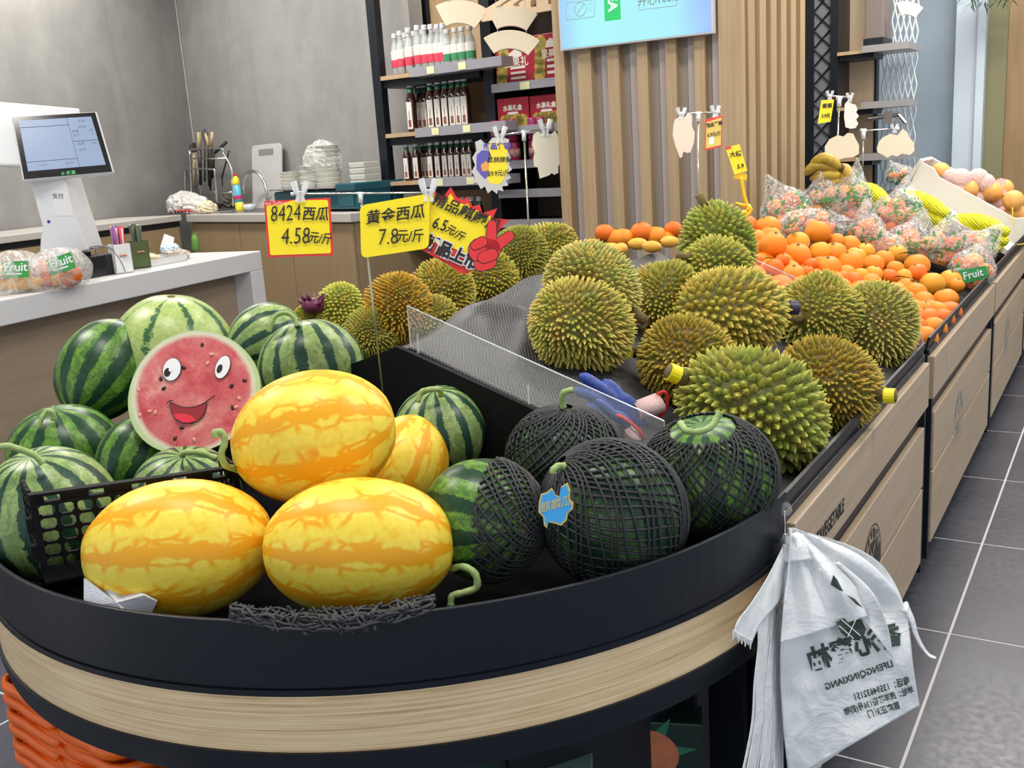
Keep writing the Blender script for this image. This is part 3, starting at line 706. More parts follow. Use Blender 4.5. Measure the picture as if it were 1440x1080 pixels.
# ------------------------------------------------------------------ black lattice crate in front of the left melons
P00 = D(38, 692, 1.32); P10 = D(332, 652, 1.47); hz = .115
ex = (P10 - P00); Wd = ex.length; ex.normalize(); nn = ex.cross(V((0, 0, 1))).normalized()
if nn.dot(-FW) < 0: nn = -nn
ez = (V((0, 0, -1)) + nn*(-.10)).normalized()
cr = empty('lattice_crate', P00, 'black lattice plastic crate tilted between green melons and front golden melon', 'crate')
def cbar(mb, u0, u1, v0, v1, off=0, th=.004): mb.prism([(u0, v0), (u1, v0), (u1, v1), (u0, v1)], P00 + nn*off, ex, ez, th)
m = MB()
cbar(m, 0, Wd, 0, .004, .004, .010); cbar(m, 0, Wd, .014, .019, .002, .008)
nslot = 5; seg = Wd/nslot
for i in range(nslot+1): cbar(m, max(0, i*seg-.018), min(Wd, i*seg+.018) if i < nslot else Wd, .004, .014, .002, .006)
for i in range(nslot): cbar(m, i*seg+.018, i*seg+seg-.018, .004, .0065, .002, .006); 
m.build('top_rail', BLACKP, cr)
ncell = 11; cw = (Wd-.016)/ncell
m = MB()
cbar(m, 0, .009, .0, hz, .003, .008); cbar(m, Wd-.009, Wd, 0, hz, .003, .008)
for i in range(1, ncell): cbar(m, .008+i*cw-.0022, .008+i*cw+.0022, .019, hz, 0, .004)
for j in range(1, 6): v_ = .019 + j*(hz-.019)/5; cbar(m, 0, Wd, v_-.002, v_+.002, -.0005, .004)
for j in range(5):   # rounded cell corners
    for i in range(ncell):
        u0 = .008+i*cw+.0022; u1 = u0+cw-.0044; v0 = .019+j*(hz-.019)/5+.002; v1 = v0+(hz-.019)/5-.004; c_ = .0035
        for (uu, vv, du, dv) in ((u0, v0, 1, 1), (u1, v0, -1, 1), (u0, v1, 1, -1), (u1, v1, -1, -1)): m.prism([(uu, vv), (uu+du*c_, vv), (uu, vv+dv*c_)], P00, ex, ez, .003)
m.build('front_lattice', BLACKP, cr)
for u in (0, Wd-.005):   # short side walls running back
    m = MB(); o2 = P00 + ex*u
    m.prism([(0, 0), (.075, 0), (.075, .012), (0, .012)], o2, -nn, ez, .005)
    for j in range(6): m.prism([(0, .019+j*.019), (.075, .019+j*.019), (.075, .023+j*.019), (0, .023+j*.019)], o2, -nn, ez, .004)
    for j in range(4): m.prism([(j*.024, 0), (j*.024+.004, 0), (j*.024+.004, hz), (j*.024, hz)], o2, -nn, ez, .004)
    m.build('side_wall', BLACKP, cr)
m = MB(); cbar(m, .0, Wd, hz-.004, hz, 0, .05); m.build('crate_floor', mat('black_matte', (0, 0, 0)), cr)
for v_ in (.035, .075):
    m = MB(); cbar(m, -.008, .002, v_, v_+.02, 0, .01); m.build('hinge_clip', BLACKP, cr)
# ------------------------------------------------------------------ white foam sheet and crumpled net at the front
fs0 = Z(168, 842, .655)
r = empty('foam_sheet', fs0, 'crumpled white foam sheet tucked under the front left golden melon', 'foam sheet')
m = MB()
outline = [(118, 814), (137, 826), (152, 832), (159, 822), (180, 825), (203, 836), (221, 845), (210, 868), (180, 868), (150, 862), (119, 852)]
base_t = depth(Z(168, 845, .66))
pp = [D(a, b, base_t + .012*sin(i*2.1) + (.02 if b < 835 else .0)) for i, (a, b) in enumerate(outline)]
cc = D(165, 848, base_t-.006); m.add([cc] + pp, [(0, 1+i, 1+(i+1) % len(pp)) for i in range(len(pp))]); m.build('foam', mat('white_foam', (.74, .74, .78), .85, bump=.4, bscale=500), r, solid=.003, smooth=False)
r = empty('crumpled_net', Z(460, 862, .66), 'crumpled black foam net under the front centre golden melon, hanging over rim', 'net')
m = MB(); rnd = random.Random(5)
def netpt(u, v): # u 0..1 along, v 0..1 down
    px = 325 + u*285; top = 856 + 12*sin(u*pi) - 14*u; py = top - 6 + v*(24 + 14*sin(u*pi))
    tt_ = depth(Z(px, 872, ZR+.004)) ; return D(px + rnd.uniform(-3, 3), py + rnd.uniform(-3, 3), tt_ - .004 - .012*v + rnd.uniform(-.004, .004) + (.02 if v < .3 else 0))
for k in range(44):
    u = k/44; d_ = rnd.choice((-1, 1)); pts = [netpt(min(max(u + d_*.10*j/5 , 0), 1), j/5*rnd.uniform(.75, 1)) for j in range(6)]; m.tube(smooth_pts(pts, 2), .0019, 5)
for k in range(9):
    pts = [netpt(i/22, .12 + k*.09 + .05*sin(i+k)) for i in range(23)]; m.tube(pts, .0019, 5)
o = m.build('net_cords', NETM, r, smooth=True); o['kind'] = 'stuff'
# ------------------------------------------------------------------ blue scalloped tag on the front netted melon
tc_ = D(781, 710, 1.24); r = empty('blue_tag', tc_, 'small blue scalloped tag with gold edge hanging on the netted melon', 'tag')
bp = [(757, 705), (760, 694), (768, 692), (776, 686), (781, 696), (787, 698), (790, 684), (799, 679), (803, 690), (801, 701), (807, 707), (806, 716), (799, 722), (797, 732), (789, 739), (780, 736), (771, 734), (768, 742), (764, 738), (763, 727), (756, 720)]
kt = 1.24/F_PX; bx_ = [((a-781)*kt, (710-b)*kt) for a, b in bp]
tz = (-FW*.9 - RT*.3 + UP*.15).normalized(); tx = (RT - tz*RT.dot(tz)).normalized(); ty = tz.cross(tx)
m = MB(); m.prism(bx_, tc_, tx, ty, .001); m.build('gold_edge', mat('gold_edge', (.62, .48, .12), .4), r)
m = MB(); m.prism(shrink(bx_, .90), tc_ + tz*.0006, tx, ty, .0006); bf_ = m.build('blue_face', mat('tag_blue', (.03, .33, .75), .35), r)
text('麒麟瓜', tc_ + tz*.001, tx + ty*.25, ty - tx*.25, .014, mat('gold_edge', (0, 0, 0)), bf_, shear=.3)
m = MB(); m.tube([D(782, 692, 1.245), D(790, 676, 1.25), D(792, 664, 1.262)], .0006, 5); m.build('string', INK, r)
# ------------------------------------------------------------------ orange shopping baskets, nested, under the left of the table
ORB = mat('orange_plastic', (.95, .15, .008), .30)
def basket():
    r = empty('shopping_basket', (0, 0, 0)); W_, D__, Hh = .42, .27, .22
    def rr(k, z, n=8, rad=.05):
        w_ = W_/2*k; d_ = D__/2*k; o = []
        for cx_, cy_, a0 in ((w_-rad, d_-rad, 0), (-w_+rad, d_-rad, 90), (-w_+rad, -d_+rad, 180), (w_-rad, -d_+rad, 270)):
            for i in range(n): a = radians(a0 + 90*i/(n-1)); o.append((cx_ + rad*cos(a), cy_ + rad*sin(a), z))
        return o
    def loft(rings, close=False):
        m = MB(); n = len(rings[0]); vs = [p for q in rings for p in q]
        fs = [(i*n+j, i*n+(j+1) % n, (i+1)*n+(j+1) % n, (i+1)*n+j) for i in range(len(rings)-1) for j in range(n)]
        if close: fs.append(tuple(range(n)))
        m.add(vs, fs); return m
    loft([rr(.80, -Hh), rr(.93, -.06), rr(1.0, -.035), rr(1.0, 0), rr(1.045, 0), rr(1.05, -.012)], True).build('basket_body', ORB, r, smooth=False, local=True, solid=.003)
    m = MB()
    for s_ in (-1, 1):
        m = MB()
        for i in range(9):
            x = -.15 + i*.0375
            for z in (-.08, -.11, -.14, -.17): k = .93 - (-.06-z)*.8; m.box((x, s_*(D__/2*k+.002), z), (.016, .004, .014))
        m.build('slots', mat('slot_shadow', (.30, .03, .005), .6), r, local=True)
    for s_ in (-1, 1):
        pts = [V((-W_/2*1.03, s_*.01, -.0)), V((-W_/2*1.06, s_*.09, .012)), V((-W_/2*.95, s_*(D__/2+.03), .012)), V((0, s_*(D__/2+.045), .004)), V((W_/2*.95, s_*(D__/2+.03), .012)), V((W_/2*1.06, s_*.09, .012)), V((W_/2*1.03, s_*.01, 0))]
        m = MB(); m.tube(smooth_pts(pts, 5), .006, 6, flat=1.8); m.build('handle', ORB, r, smooth=True, local=True)
    return r
bk = basket(); reg(bk); bkc = Z(72, 1000, .36)
bk_pos = V((-1.315, .985, 0))
for i in range(6):
    z = .27 + i*.026; Mx = Matrix.Translation((bk_pos.x + .004*(i % 2), bk_pos.y, z)) @ Matrix.Rotation(radians(84 + (i % 2)*1.5), 4, 'Z')
    o = bk if i == 0 else copy_tree(bk)
    o.matrix_world = Mx; MW[o] = Mx
    nm = ['bottom', 'second', 'third', 'fourth', 'fifth', 'topmost'][i]
    tag(o, 'orange plastic shopping basket under the round table, ' + nm + ' of its nested stack', 'basket', 'nested orange baskets')
# ------------------------------------------------------------------ suction hook on the rim end
hp = V((XR-.012, 1.40, .635)); hp = D(1105, 716, depth(V((-.415, 1.41, .64))) - .012)
r = empty('suction_hook', hp, 'clear suction hook on the right end of the black rim', 'hook')
m = MB(); R = frameR(V((0, 0, 1)), z=(-FW + RT*.3)); m.lathe([(.011, 0), (.009, .003), (.004, .006), (.004, .010)], 16, o=hp, R=R); m.build('suction_cup', CLEAR, r, smooth=True)
m = MB(); m.tube(smooth_pts([hp + V((0, -.008, 0)), hp + V((.002, -.012, -.014)), hp + V((.002, -.012, -.03)), hp + V((.006, -.02, -.036)), hp + V((.006, -.026, -.03))], 3), .0013, 6); m.build('wire_hook', STEEL, r, smooth=True)
HOOK = hp + V((.006, -.022, -.035))
# ================================================================== durians, liner, oranges
def top_z(x, y):
    if x > XM: z = ZE-.03 + (.83-(ZE-.03))*(XR-.01-x)/(XR-.01-XM)
    else: z = ZE-.03 + (.83-(ZE-.03))*(x-XL-.01)/(XM-XL-.01)
    return max(z, ZE-.03) + cloth_b(x, y)
def sstep(a, b, x): t = min(1, max(0, (x-a)/(b-a))); return t*t*(3-2*t)
def cloth_b(x, y):
    if y > 2.63: return 0
    return .066*sstep(1.46, 1.95, y)*math.exp(-((x-XM)/.24)**2)*(1-.4*sstep(2.1, 2.6, y))
def place(px, py, h):
    t = .9; d = ray(px, py)
    while t < 8:
        p = EYE + d*t
        if p.z - top_z(p.x, p.y) < h: return p, t
        t += .004
    return p, t
r = empty('mesh_liner', (XM, YE+.1, .84), 'black mesh liner cloth draped over the ridge under the durians', 'mat')
m = MB()
def lf(u, v):
    x = -1.62 + 1.17*u; y = YE+.02 + 1.16*v; z = top_z(x, y) + .012
    z += .010*noise.noise(V((x*9, y*7, 1))) * sstep(1.44, 1.6, y) + .008*sin(x*40 + y*18)*math.exp(-((x+1.02)/.16)**2)*sstep(1.5, 1.7, y)
    z += .012*math.exp(-((y-1.72-.25*(x+1.13))/.025)**2)*math.exp(-((x+1.05)/.22)**2)
    return (x, y, z)
m.grid(lf, 90, 90); m.build('cloth', LINER, r, smooth=True, solid=.003)
r = empty('mesh_liner', (XM, 2.9, .84), 'black mesh liner strip on the ridge beside the loose oranges', 'mat')
m = MB(); m.grid(lambda u, v: (-1.42+.5*u, 2.72+1.2*v, top_z(-1.42+.5*u, 2.72+1.2*v) + .014 + .006*noise.noise(V((u*7, v*9, 4)))), 30, 40); m.build('cloth', LINER, r, smooth=True, solid=.003)
def durian_mat():
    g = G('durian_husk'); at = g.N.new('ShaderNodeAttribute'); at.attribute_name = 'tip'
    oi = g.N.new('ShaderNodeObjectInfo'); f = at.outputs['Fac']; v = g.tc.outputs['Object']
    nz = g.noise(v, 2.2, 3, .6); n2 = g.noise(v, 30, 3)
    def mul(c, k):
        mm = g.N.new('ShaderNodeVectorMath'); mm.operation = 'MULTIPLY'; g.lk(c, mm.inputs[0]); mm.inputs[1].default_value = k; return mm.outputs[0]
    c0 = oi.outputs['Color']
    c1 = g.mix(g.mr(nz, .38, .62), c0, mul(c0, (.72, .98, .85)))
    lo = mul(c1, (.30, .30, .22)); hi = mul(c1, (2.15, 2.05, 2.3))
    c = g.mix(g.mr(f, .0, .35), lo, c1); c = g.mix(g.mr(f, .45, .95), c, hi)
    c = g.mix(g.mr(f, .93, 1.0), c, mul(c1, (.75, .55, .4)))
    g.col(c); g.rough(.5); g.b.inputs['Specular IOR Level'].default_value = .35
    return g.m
DUR = durian_mat()
def durian_mesh(name, seed, N_, el, sh, lob, w_=.56):
    """husk of unit radius, long axis z = el; sh = spike height"""
    rnd = random.Random(seed)
    def rad(d):
        ph = atan2(d.y, d.x); e = 1 + lob*cos(5*ph + seed)*(1 - d.z*d.z) + .05*noise.noise(d*1.3 + V((seed, 0, 0)))
        return V((d.x*e, d.y*e, d.z*el*(1 - .10*max(0, d.z) )))
    vs = []; fs = []; tip = []
    nu, nv = 36, 24
    for i in range(nv+1):
        th = pi*i/nv
        for j in range(nu):
            ph = 2*pi*j/nu; vs.append(rad(V((sin(th)*cos(ph), sin(th)*sin(ph), cos(th))))*.985); tip.append(0)
    for i in range(nv):
        for j in range(nu): fs.append((i*nu+j, (i+1)*nu+j, (i+1)*nu+(j+1) % nu, i*nu+(j+1) % nu))
    sp = sqrt(4*pi*(el**.8)/N_)
    for k in range(N_):
        z = 1 - 2*(k+.5)/N_; a = k*2.399963 + rnd.uniform(-.12, .12)/max(.2, sqrt(1-z*z))*.5; z += rnd.uniform(-.3, .3)/N_*6
        z = max(-.999, min(.999, z)); q = sqrt(1-z*z); d = V((q*cos(a), q*sin(a), z))
        if d.z < -.975: continue
        b = rad(d); e1 = rad((d + V((0, .03, 0)).cross(d) if abs(d.y) < .9 else d + V((.03, 0, 0)).cross(d)).normalized()) - b
        u = e1.normalized(); e2 = d.cross(u); n = V((d.x, d.y, d.z/el)).normalized(); u = (u - n*u.dot(n)).normalized(); w2 = n.cross(u)
        h = sh*rnd.uniform(.8, 1.15)*(1 - .25*abs(d.z)); br = sp*w_*rnd.uniform(.9, 1.1); ns = 5; off = rnd.uniform(0, 6)
        lean = (u*rnd.uniform(-.22, .22) + w2*rnd.uniform(-.22, .22) + V((0, 0, -.12)))*h
        b0 = len(vs)
        for (hh, rr, tp) in ((-.25, 1.12, 0), (.30, .60, .35), (.72, .24, .75)):
            for j in range(ns):
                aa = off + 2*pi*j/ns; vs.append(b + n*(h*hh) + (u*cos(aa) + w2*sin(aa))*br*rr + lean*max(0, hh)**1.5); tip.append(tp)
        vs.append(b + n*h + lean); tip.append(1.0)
        for l in range(2):
            for j in range(ns): fs.append((b0+l*ns+j, b0+l*ns+(j+1) % ns, b0+(l+1)*ns+(j+1) % ns, b0+(l+1)*ns+j))
        for j in range(ns): fs.append((b0+2*ns+j, b0+2*ns+(j+1) % ns, b0+3*ns))
    me = bpy.data.meshes.new(name); me.from_pydata([tuple(p) for p in vs], [], fs); me.materials.append(DUR)
    at = me.attributes.new('tip', 'FLOAT', 'POINT'); at.data.foreach_set('value', [float(t) for t in tip])
    me.polygons.foreach_set('use_smooth', [False]*len(me.polygons)); me.update(); return me
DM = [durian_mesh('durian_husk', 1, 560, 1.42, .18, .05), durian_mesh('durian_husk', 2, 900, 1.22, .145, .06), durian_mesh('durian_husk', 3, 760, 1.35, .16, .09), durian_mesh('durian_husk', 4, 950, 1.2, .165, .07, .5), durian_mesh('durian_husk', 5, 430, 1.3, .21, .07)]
DEL = [1.42, 1.22, 1.35, 1.2, 1.3]
DSTEM = mat('durian_stem', (.16, .12, .035), .75, bump=.4, bscale=200); TAPEY = mat('yellow_tape', (.92, .78, .01), .4); TAPEK = mat('dark_tape', (.03, .03, .06), .3)
def durian(px, py, h, rpx, ax, var, col_, label, stem=None, tape=None, group='durians', dt=0, t=None, xx=None):
    if t is None and xx is not None: t = depth(Xp(px, py, xx))
    if t is None: p, t = place(px, py, h)
    t += dt; p = D(px, py, t)
    k = rpx*t/F_PX*.96; za = A3(*ax); R = frameR(V((.2, .5, .8)), z=za); Rz = Matrix.Rotation(px*.7, 3, 'Z')
    r = empty('durian', p, label, 'durian', group, rot=R @ Rz)
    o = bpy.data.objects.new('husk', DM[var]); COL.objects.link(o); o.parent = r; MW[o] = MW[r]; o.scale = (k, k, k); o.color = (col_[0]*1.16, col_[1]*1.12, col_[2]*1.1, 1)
    if stem != 'none':
        s_ = -1; L_ = DEL[var]*k; mm = MB(); mm.tube([V((0, 0, -L_*.9)), V((0, 0, -L_*1.10)), V((.003, 0, -L_*1.10-.022))], [k*.17, k*.13, k*.14], 12); st_ = mm.build('stem', DSTEM, r, smooth=True, local=True)
        if tape: mm = MB(); mm.tube([V((.0, 0, -L_*1.10-.000)), V((.003, 0, -L_*1.10-.020))], k*.165, 16); mm.build('tape_band', TAPEY if tape == 'y' else TAPEK, st_, local=True, label='yellow tape band' if tape == 'y' else 'dark printed tape band')
    return r
Ga, Gb = 'durians on the aisle side of the stand', 'durians on the counter side of the stand'
GRN, GLD, OLV, PAL, ORA = (.31, .29, .05), (.38, .255, .04), (.36, .28, .06), (.42, .34, .09), (.47, .265, .03)
durian(1062, 580, .085, 82, (.90, -.42, .12), 0, GRN, 'largest greenish durian at the front with yellow taped stem at its left', None, 'y', Ga)
durian(1158, 543, .08, 66, (-.78, .15, .55), 3, GLD, 'golden brown durian right of the largest green one, yellow tape at right', None, 'y', Ga)
durian(964, 508, .085, 62, (-.8, .3, .5), 3, GLD, 'golden durian behind the left end of the largest green one', None, None, Ga)
durian(1019, 443, .115, 64, (-.97, -.12, -.15), 0, (.44, .33, .06), 'large olive durian in the centre with dark taped stem at right', None, 'k', Ga)
durian(1150, 443, .085, 57, (.6, .1, .75), 3, (.42, .34, .07), 'olive durian between the centre one and the right edge one', None, None, Ga)
durian(1230, 458, .085, 58, (.12, .95, .25), 3, PAL, 'pale upright durian at the right edge of the tray near loose oranges', None, None, Ga)
durian(815, 458, .085, 66, (-.9, .4, -.4), 3, (.46, .36, .08), 'round durian on the mesh liner at the left with small yellow tag', None, None, Ga)
durian(830, 402, .12, 56, (-.75, .5, .3), 2, PAL, 'pale durian lying behind the round one, touching the ridge', None, None, Ga)
durian(935, 422, .085, 53, (.5, .5, .6), 3, (.38, .31, .06), 'small durian between the ridge and the centre one', None, None, Ga)
durian(1010, 346, .14, 48, (.35, -.85, .2), 4, (.30, .30, .05), 'upright dark green durian topmost at the back beside oranges', None, None, Ga)
durian(1012, 375, .12, 40, (.9, -.2, .3), 4, (.38, .33, .06), 'small green durian under the upright dark green one', None, None, Ga)
durian(560, 432, .06, 45, (.2, .9, .3), 3, ORA, 'orange tinged durian seen behind the thin price pole', None, None, Gb, xx=-1.42)
durian(478, 432, .10, 30, (.3, .9, .3), 4, (.46, .42, .07), 'small yellow durian at the far left above a brighter one', None, None, Gb, xx=-1.62)
durian(478, 462, .05, 32, (.9, -.2, .3), 3, (.50, .40, .06), 'bright yellow durian low at the left end beside the melons', None, None, Gb, xx=-1.62)
durian(440, 452, .05, 24, (.9, -.2, .3), 3, (.40, .33, .05), 'small durian below the purple fruit at the left end', None, None, Gb, xx=-1.68)
durian(524, 468, .04, 36, (.5, .4, .6), 3, (.36, .30, .05), 'durian half hidden behind the pole, low at the left end', None, None, Gb, xx=-1.45)
durian(622, 410, .08, 43, (.6, .5, .4), 3, (.44, .33, .05), 'golden durian right of the orange tinged one', None, None, Gb, xx=-1.45)
durian(610, 448, .04, 30, (.6, .5, .4), 4, (.38, .30, .05), 'small durian in shade under the golden one by the clear divider', None, None, Gb, xx=-1.36)
durian(684, 396, .08, 42, (.8, .3, .4), 3, (.40, .32, .05), 'olive durian below the red starburst price card', None, None, Gb, xx=-1.45)
durian(730, 358, .09, 38, (.4, .7, .4), 3, (.32, .27, .045), 'dark olive durian behind the tall price pole', None, None, Gb, xx=-1.45)
durian(772, 350, .11, 36, (.8, .3, .4), 2, (.42, .34, .06), 'golden durian right of the tall price pole under the blank card', None, None, Gb, xx=-1.42)
durian(545, 470, .03, 26, (.6, .5, .4), 3, (.40, .30, .05), 'small durian at the tray end behind the clear divider', None, None, Gb, xx=-1.5) if False else None
# yellow tag near the round durian
p, t = place(882, 498, .03); p = D(882, 498, t-.06)
r = empty('yellow_tag', p, 'small yellow paper tag at the right of the round durian', 'tag')
m = MB(); m.prism([(-.012, -.007), (.011, -.007), (.012, .007), (-.011, .007)], p, RT, (UP - FW*.3).normalized(), .001); m.build('tag_paper', TAPEY, r, bevel=.0005)
m = MB(); m.tube([p - RT*.012, p - RT*.018 + UP*.006, p - RT*.022 + UP*.014], .003, 8); m.build('stem_stub', DSTEM, r)
# purple fruit
p, t = place(440, 430, .09)
t = depth(Xp(440, 440, -1.66)); p = D(440, 430, t - .02)
r = empty('dragon_fruit', p, 'small purple red dragon fruit on the durians at the left end', 'fruit')
DFM = mat('dragon_purple', (.16, .015, .07), .45, var=.4, vscale=40)
k = t/F_PX*.9; m = MB(); m.ell(p, (20*k, 14*k, 13*k), None, 20, 12); m.build('fruit_body', DFM, r, smooth=True)
m = MB()
for q in range(9):
    a = q*2.4; d = V((cos(a)*.8, sin(a)*.5, .5 + .3*sin(q))).normalized(); b = p + V((d.x*18*k, d.y*13*k, d.z*12*k)); m.tube([b, b + d*6*k, b + d*11*k + V((0, 0, 3*k))], [4*k, 3*k, .6*k], 5)
m.build('scales', DFM, r, smooth=True)
# ------------------------------------------------------------------ clear dividers
def divider(y, x0, x1, hgt, label):
    z0 = top_z(x0, y-.5 if y > 2.6 else y); z1 = top_z(x1, y)
    r = empty('clear_divider', (x0, y, z0), label, 'divider')
    m = MB(); m.add([(x0, y, z0+.02), (x1, y, z1+.02), (x1, y, z1+hgt), (x0, y, z0+hgt), (x0, y+.002, z0+.02), (x1, y+.002, z1+.02), (x1, y+.002, z1+hgt), (x0, y+.002, z0+hgt)], [(0, 1, 2, 3), (7, 6, 5, 4), (0, 4, 5, 1), (1, 5, 6, 2), (2, 6, 7, 3), (3, 7, 4, 0)]); m.build('panel', CLEAR, r)
    m = MB(); m.tube([V((x0, y+.001, z0+.02)), V((x0, y+.001, z0+hgt)), V((x1, y+.001, z1+hgt)), V((x1, y+.001, z1+.02))], .0012, 6); m.build('polished_edge', CLEARE, r)
    m = MB()
    for f in (.04, .5, .96): xx = x0+(x1-x0)*f; zz = z0+(z1-z0)*f; m.tube([V((xx, y-.002, zz+.05)), V((xx, y-.003, zz+.016)), V((xx, y-.02, zz+.018))], .0012, 6)
    m.build('bracket', CLEARE, r); return r
divider(YE+.016, -1.12, -.62, .095, 'clear acrylic divider along the near end of the durian tray')
divider(YE+.016, -1.50, -1.14, .07, 'short clear acrylic divider on the counter side end of the durian tray') if False else None
divider(2.65, -1.0, XR-.02, .085, 'clear acrylic divider between durians and loose oranges')
# ------------------------------------------------------------------ blue work gloves
GB = mat('glove_blue', (.015, .045, .34), .5, bump=.2, bscale=120, var=.35, vscale=25, vcol=(.03, .06, .22)); GPK = mat('glove_knit', (.62, .42, .42), .85, bump=.3, bscale=300); GRD = mat('glove_red_rim', (.75, .03, .03), .6)
def glove(t0_, fingers, palm, cuff, rim, label):
    c = D(*palm[0][:2], t0_); r = empty('work_glove', c, label, 'glove')
    m = MB(); k = t0_/F_PX
    for f in fingers:
        pts = [D(a, b, t0_ + dd) for a, b, dd in f[0]]; sm = smooth_pts(pts, 3); n = len(sm); m.tube(sm, [f[1]*k*(1 if i < n-2 else .75 if i == n-2 else .4) for i in range(n)], 10)
    for (a, b, rx_, ry_, dd, ang) in palm:
        R = Matrix((A3(cos(ang), sin(ang)), A3(-sin(ang), cos(ang)), FW)).transposed(); m.ell(D(a, b, t0_+dd), (rx_*k, ry_*k, 9*k), R, 20, 12)
    o = m.build('glove_hand', GB, r, smooth=True); md = o.modifiers.new('remesh', 'REMESH'); md.mode = 'VOXEL'; md.voxel_size = .0022; md.use_smooth_shade = True
    md = o.modifiers.new('smooth', 'SMOOTH'); md.iterations = 6; md.factor = .5
    if cuff:
        pts = [D(a, b, t0_+dd) for a, b, dd, q in cuff]; m = MB(); m.tube(pts, [q*k for a, b, dd, q in cuff], 20, cap=False, flat=.62); m.build('cuff', GPK, r, smooth=True, solid=.0015)
    pts = []
    cx_, cy_, rx_, ry_, ang, dd = rim
    for i in range(25): a = 2*pi*i/24; x = rx_*cos(a); y = ry_*sin(a); pts.append(D(cx_ + x*cos(ang)-y*sin(ang), cy_ + x*sin(ang)+y*cos(ang), t0_+dd + .01*sin(a)))
    m = MB(); m.tube(pts, 2.6*k, 8, cap=False); m.build('red_rim', GRD, r, smooth=True)
    return r
tg = place(870, 570, .03)[1] - .03
glove(tg, [([(870, 568, 0), (848, 548, .0), (828, 534, .01), (814, 528, .015)], 8.5), ([(878, 566, 0), (862, 545, .01), (846, 536, .02)], 8.5), ([(868, 578, 0), (842, 562, .0), (820, 552, .005), (806, 549, .01)], 8), ([(862, 586, 0), (838, 576, .0), (822, 570, .0)], 7.5)],
      [(880, 572, 26, 17, 0, -.75), (893, 585, 20, 13, 0, -.9)], [(893, 578, 0, 19), (912, 572, .004, 21), (927, 566, .008, 21)], (928, 569, 9.5, 19, .35, .006), 'blue coated work glove with red rimmed cuff lying by the largest durian')
glove(tg-.035, [([(872, 590, 0), (852, 574, 0), (838, 562, 0)], 7)], [(878, 592, 20, 9, 0, -.8)], [(884, 600, 0, 10), (892, 612, 0, 14), (898, 624, 0, 16)], (886, 601, 25, 5.5, .70, -.006), 'second blue glove under the first, its red cuff facing the netted melons')
# ------------------------------------------------------------------ oranges
OM = [None]*3
def orange_mat(name, c1, c2):
    g = G(name); v = g.tc.outputs['Object']; n = g.noise(v, 500, 2); n2 = g.noise(v, 25, 2)
    g.col(g.mix(g.mr(n2, .35, .65), c1, c2)); g.rough(.42); g.bump(n, .35, .0012); g.b.inputs['Specular IOR Level'].default_value = .35; return g.m
OM = [orange_mat('orange_peel', (.86, .235, .012), (.90, .30, .02)), orange_mat('orange_peel_deep', (.80, .15, .010), (.86, .19, .012)), orange_mat('orange_peel_yellowish', (.88, .34, .02), (.90, .40, .035))]
LEAF = mat('citrus_leaf', (.035, .10, .02), .45); CAL = mat('calyx', (.10, .13, .03), .7)
def orange_mesh(seed):
    m = MB()
    def fn(u, q): return q*(1 + .02*noise.noise(u*1.5 + V((seed, 0, 0))) + .012*noise.noise(u*4 + V((seed, 0, 0)))) * (1 - .10*max(0, abs(u.z)-.88)/.12*.6)
    m.ell((0, 0, 0), (1, 1, .93), None, 20, 14, fn); return m
OMESH = []
for s_ in range(3):
    for mt in OM:
        o = orange_mesh(s_*7.1).build('tmp', mt, None, smooth=True, local=True); OMESH.append(o.data); bpy.data.objects.remove(o)
m = MB(); m.lathe([(.0, .90), (.10, .905), (.16, .93), (.05, .95), (.04, .99)], 6); o = m.build('tmp', CAL, None, local=True); CALM = o.data; bpy.data.objects.remove(o)
m = MB()
lfv = [(0, 0), (.25, .16), (.7, .24), (1.15, .14), (1.5, 0), (1.15, -.14), (.7, -.24), (.25, -.16)]
m.add([(x, y, .95 + .25*x - .18*x*x + .25*abs(y)) for x, y in lfv] + [(x, 0, .95 + .25*x - .18*x*x) for x in (.25, .7, 1.15)], [(0, 1, 8), (1, 2, 9, 8), (2, 3, 10, 9), (3, 4, 10), (0, 8, 7), (8, 9, 6, 7), (9, 10, 5, 6), (10, 4, 5)])
o = m.build('tmp', LEAF, None, local=True, smooth=True); LEAFM = o.data; bpy.data.objects.remove(o)
rnd = random.Random(11)
def orange(p, rad, mi, label, group, leaf=False, calyx=True, up=None, cat='orange', name='orange', sq=1):
    R = Matrix.Rotation(rnd.uniform(0, 6.3), 3, 'Z') @ Matrix.Rotation(rnd.uniform(-1.2, 1.2) if up is None else up, 3, 'X')
    r = empty(name, p, label, cat, group, rot=R)
    def ch(nm, me): o = bpy.data.objects.new(nm, me); COL.objects.link(o); o.parent = r; MW[o] = MW[r]; o.scale = (rad, rad, rad*sq); return o
    ch('peel', OMESH[(rnd.randrange(3))*3 + mi])
    if calyx: ch('calyx', CALM)
    if leaf: ch('leaf', LEAFM)
    return r
FR = [(1048,318,17,1),(1079,322,19,0),(1083,335,17,0),(1087,344,19,0),(1108,352,8,2),(1121,342,17,2),(1150,327,18,0),(1121,360,19,0),(1153,355,16,2),(1173,358,18,0),(1193,347,17,0),(1088,377,14,1),(1165,377,18,0),
 (1116,388,17,0),(1135,383,10,1),(1183,393,13,1),(1153,395,15,2),(1196,370,18,0),(1203,362,15,2),(1228,372,15,0),(1216,355,14,2),(1243,365,14,0),(1262,357,13,2),(1067,350,13,1),(1062,338,16,0),(1259,378,12,0),(1289,374,18,0),(1250,390,13,1),(1268,390,14,2),(1290,384,14,1),(1228,386,13,2),
 (1275,405,15,0),(1287,412,16,0),(1310,400,18,2),(1334,423,18,0),(1307,428,9,1),(1322,438,15,0),(1310,450,18,1),(1336,395,16,2),(1300,435,13,0),(1210,388,12,2),(1345,402,11,0),(1062,366,10,1),(1100,366,10,1),(1140,372,10,1),(1175,340,13,0)]
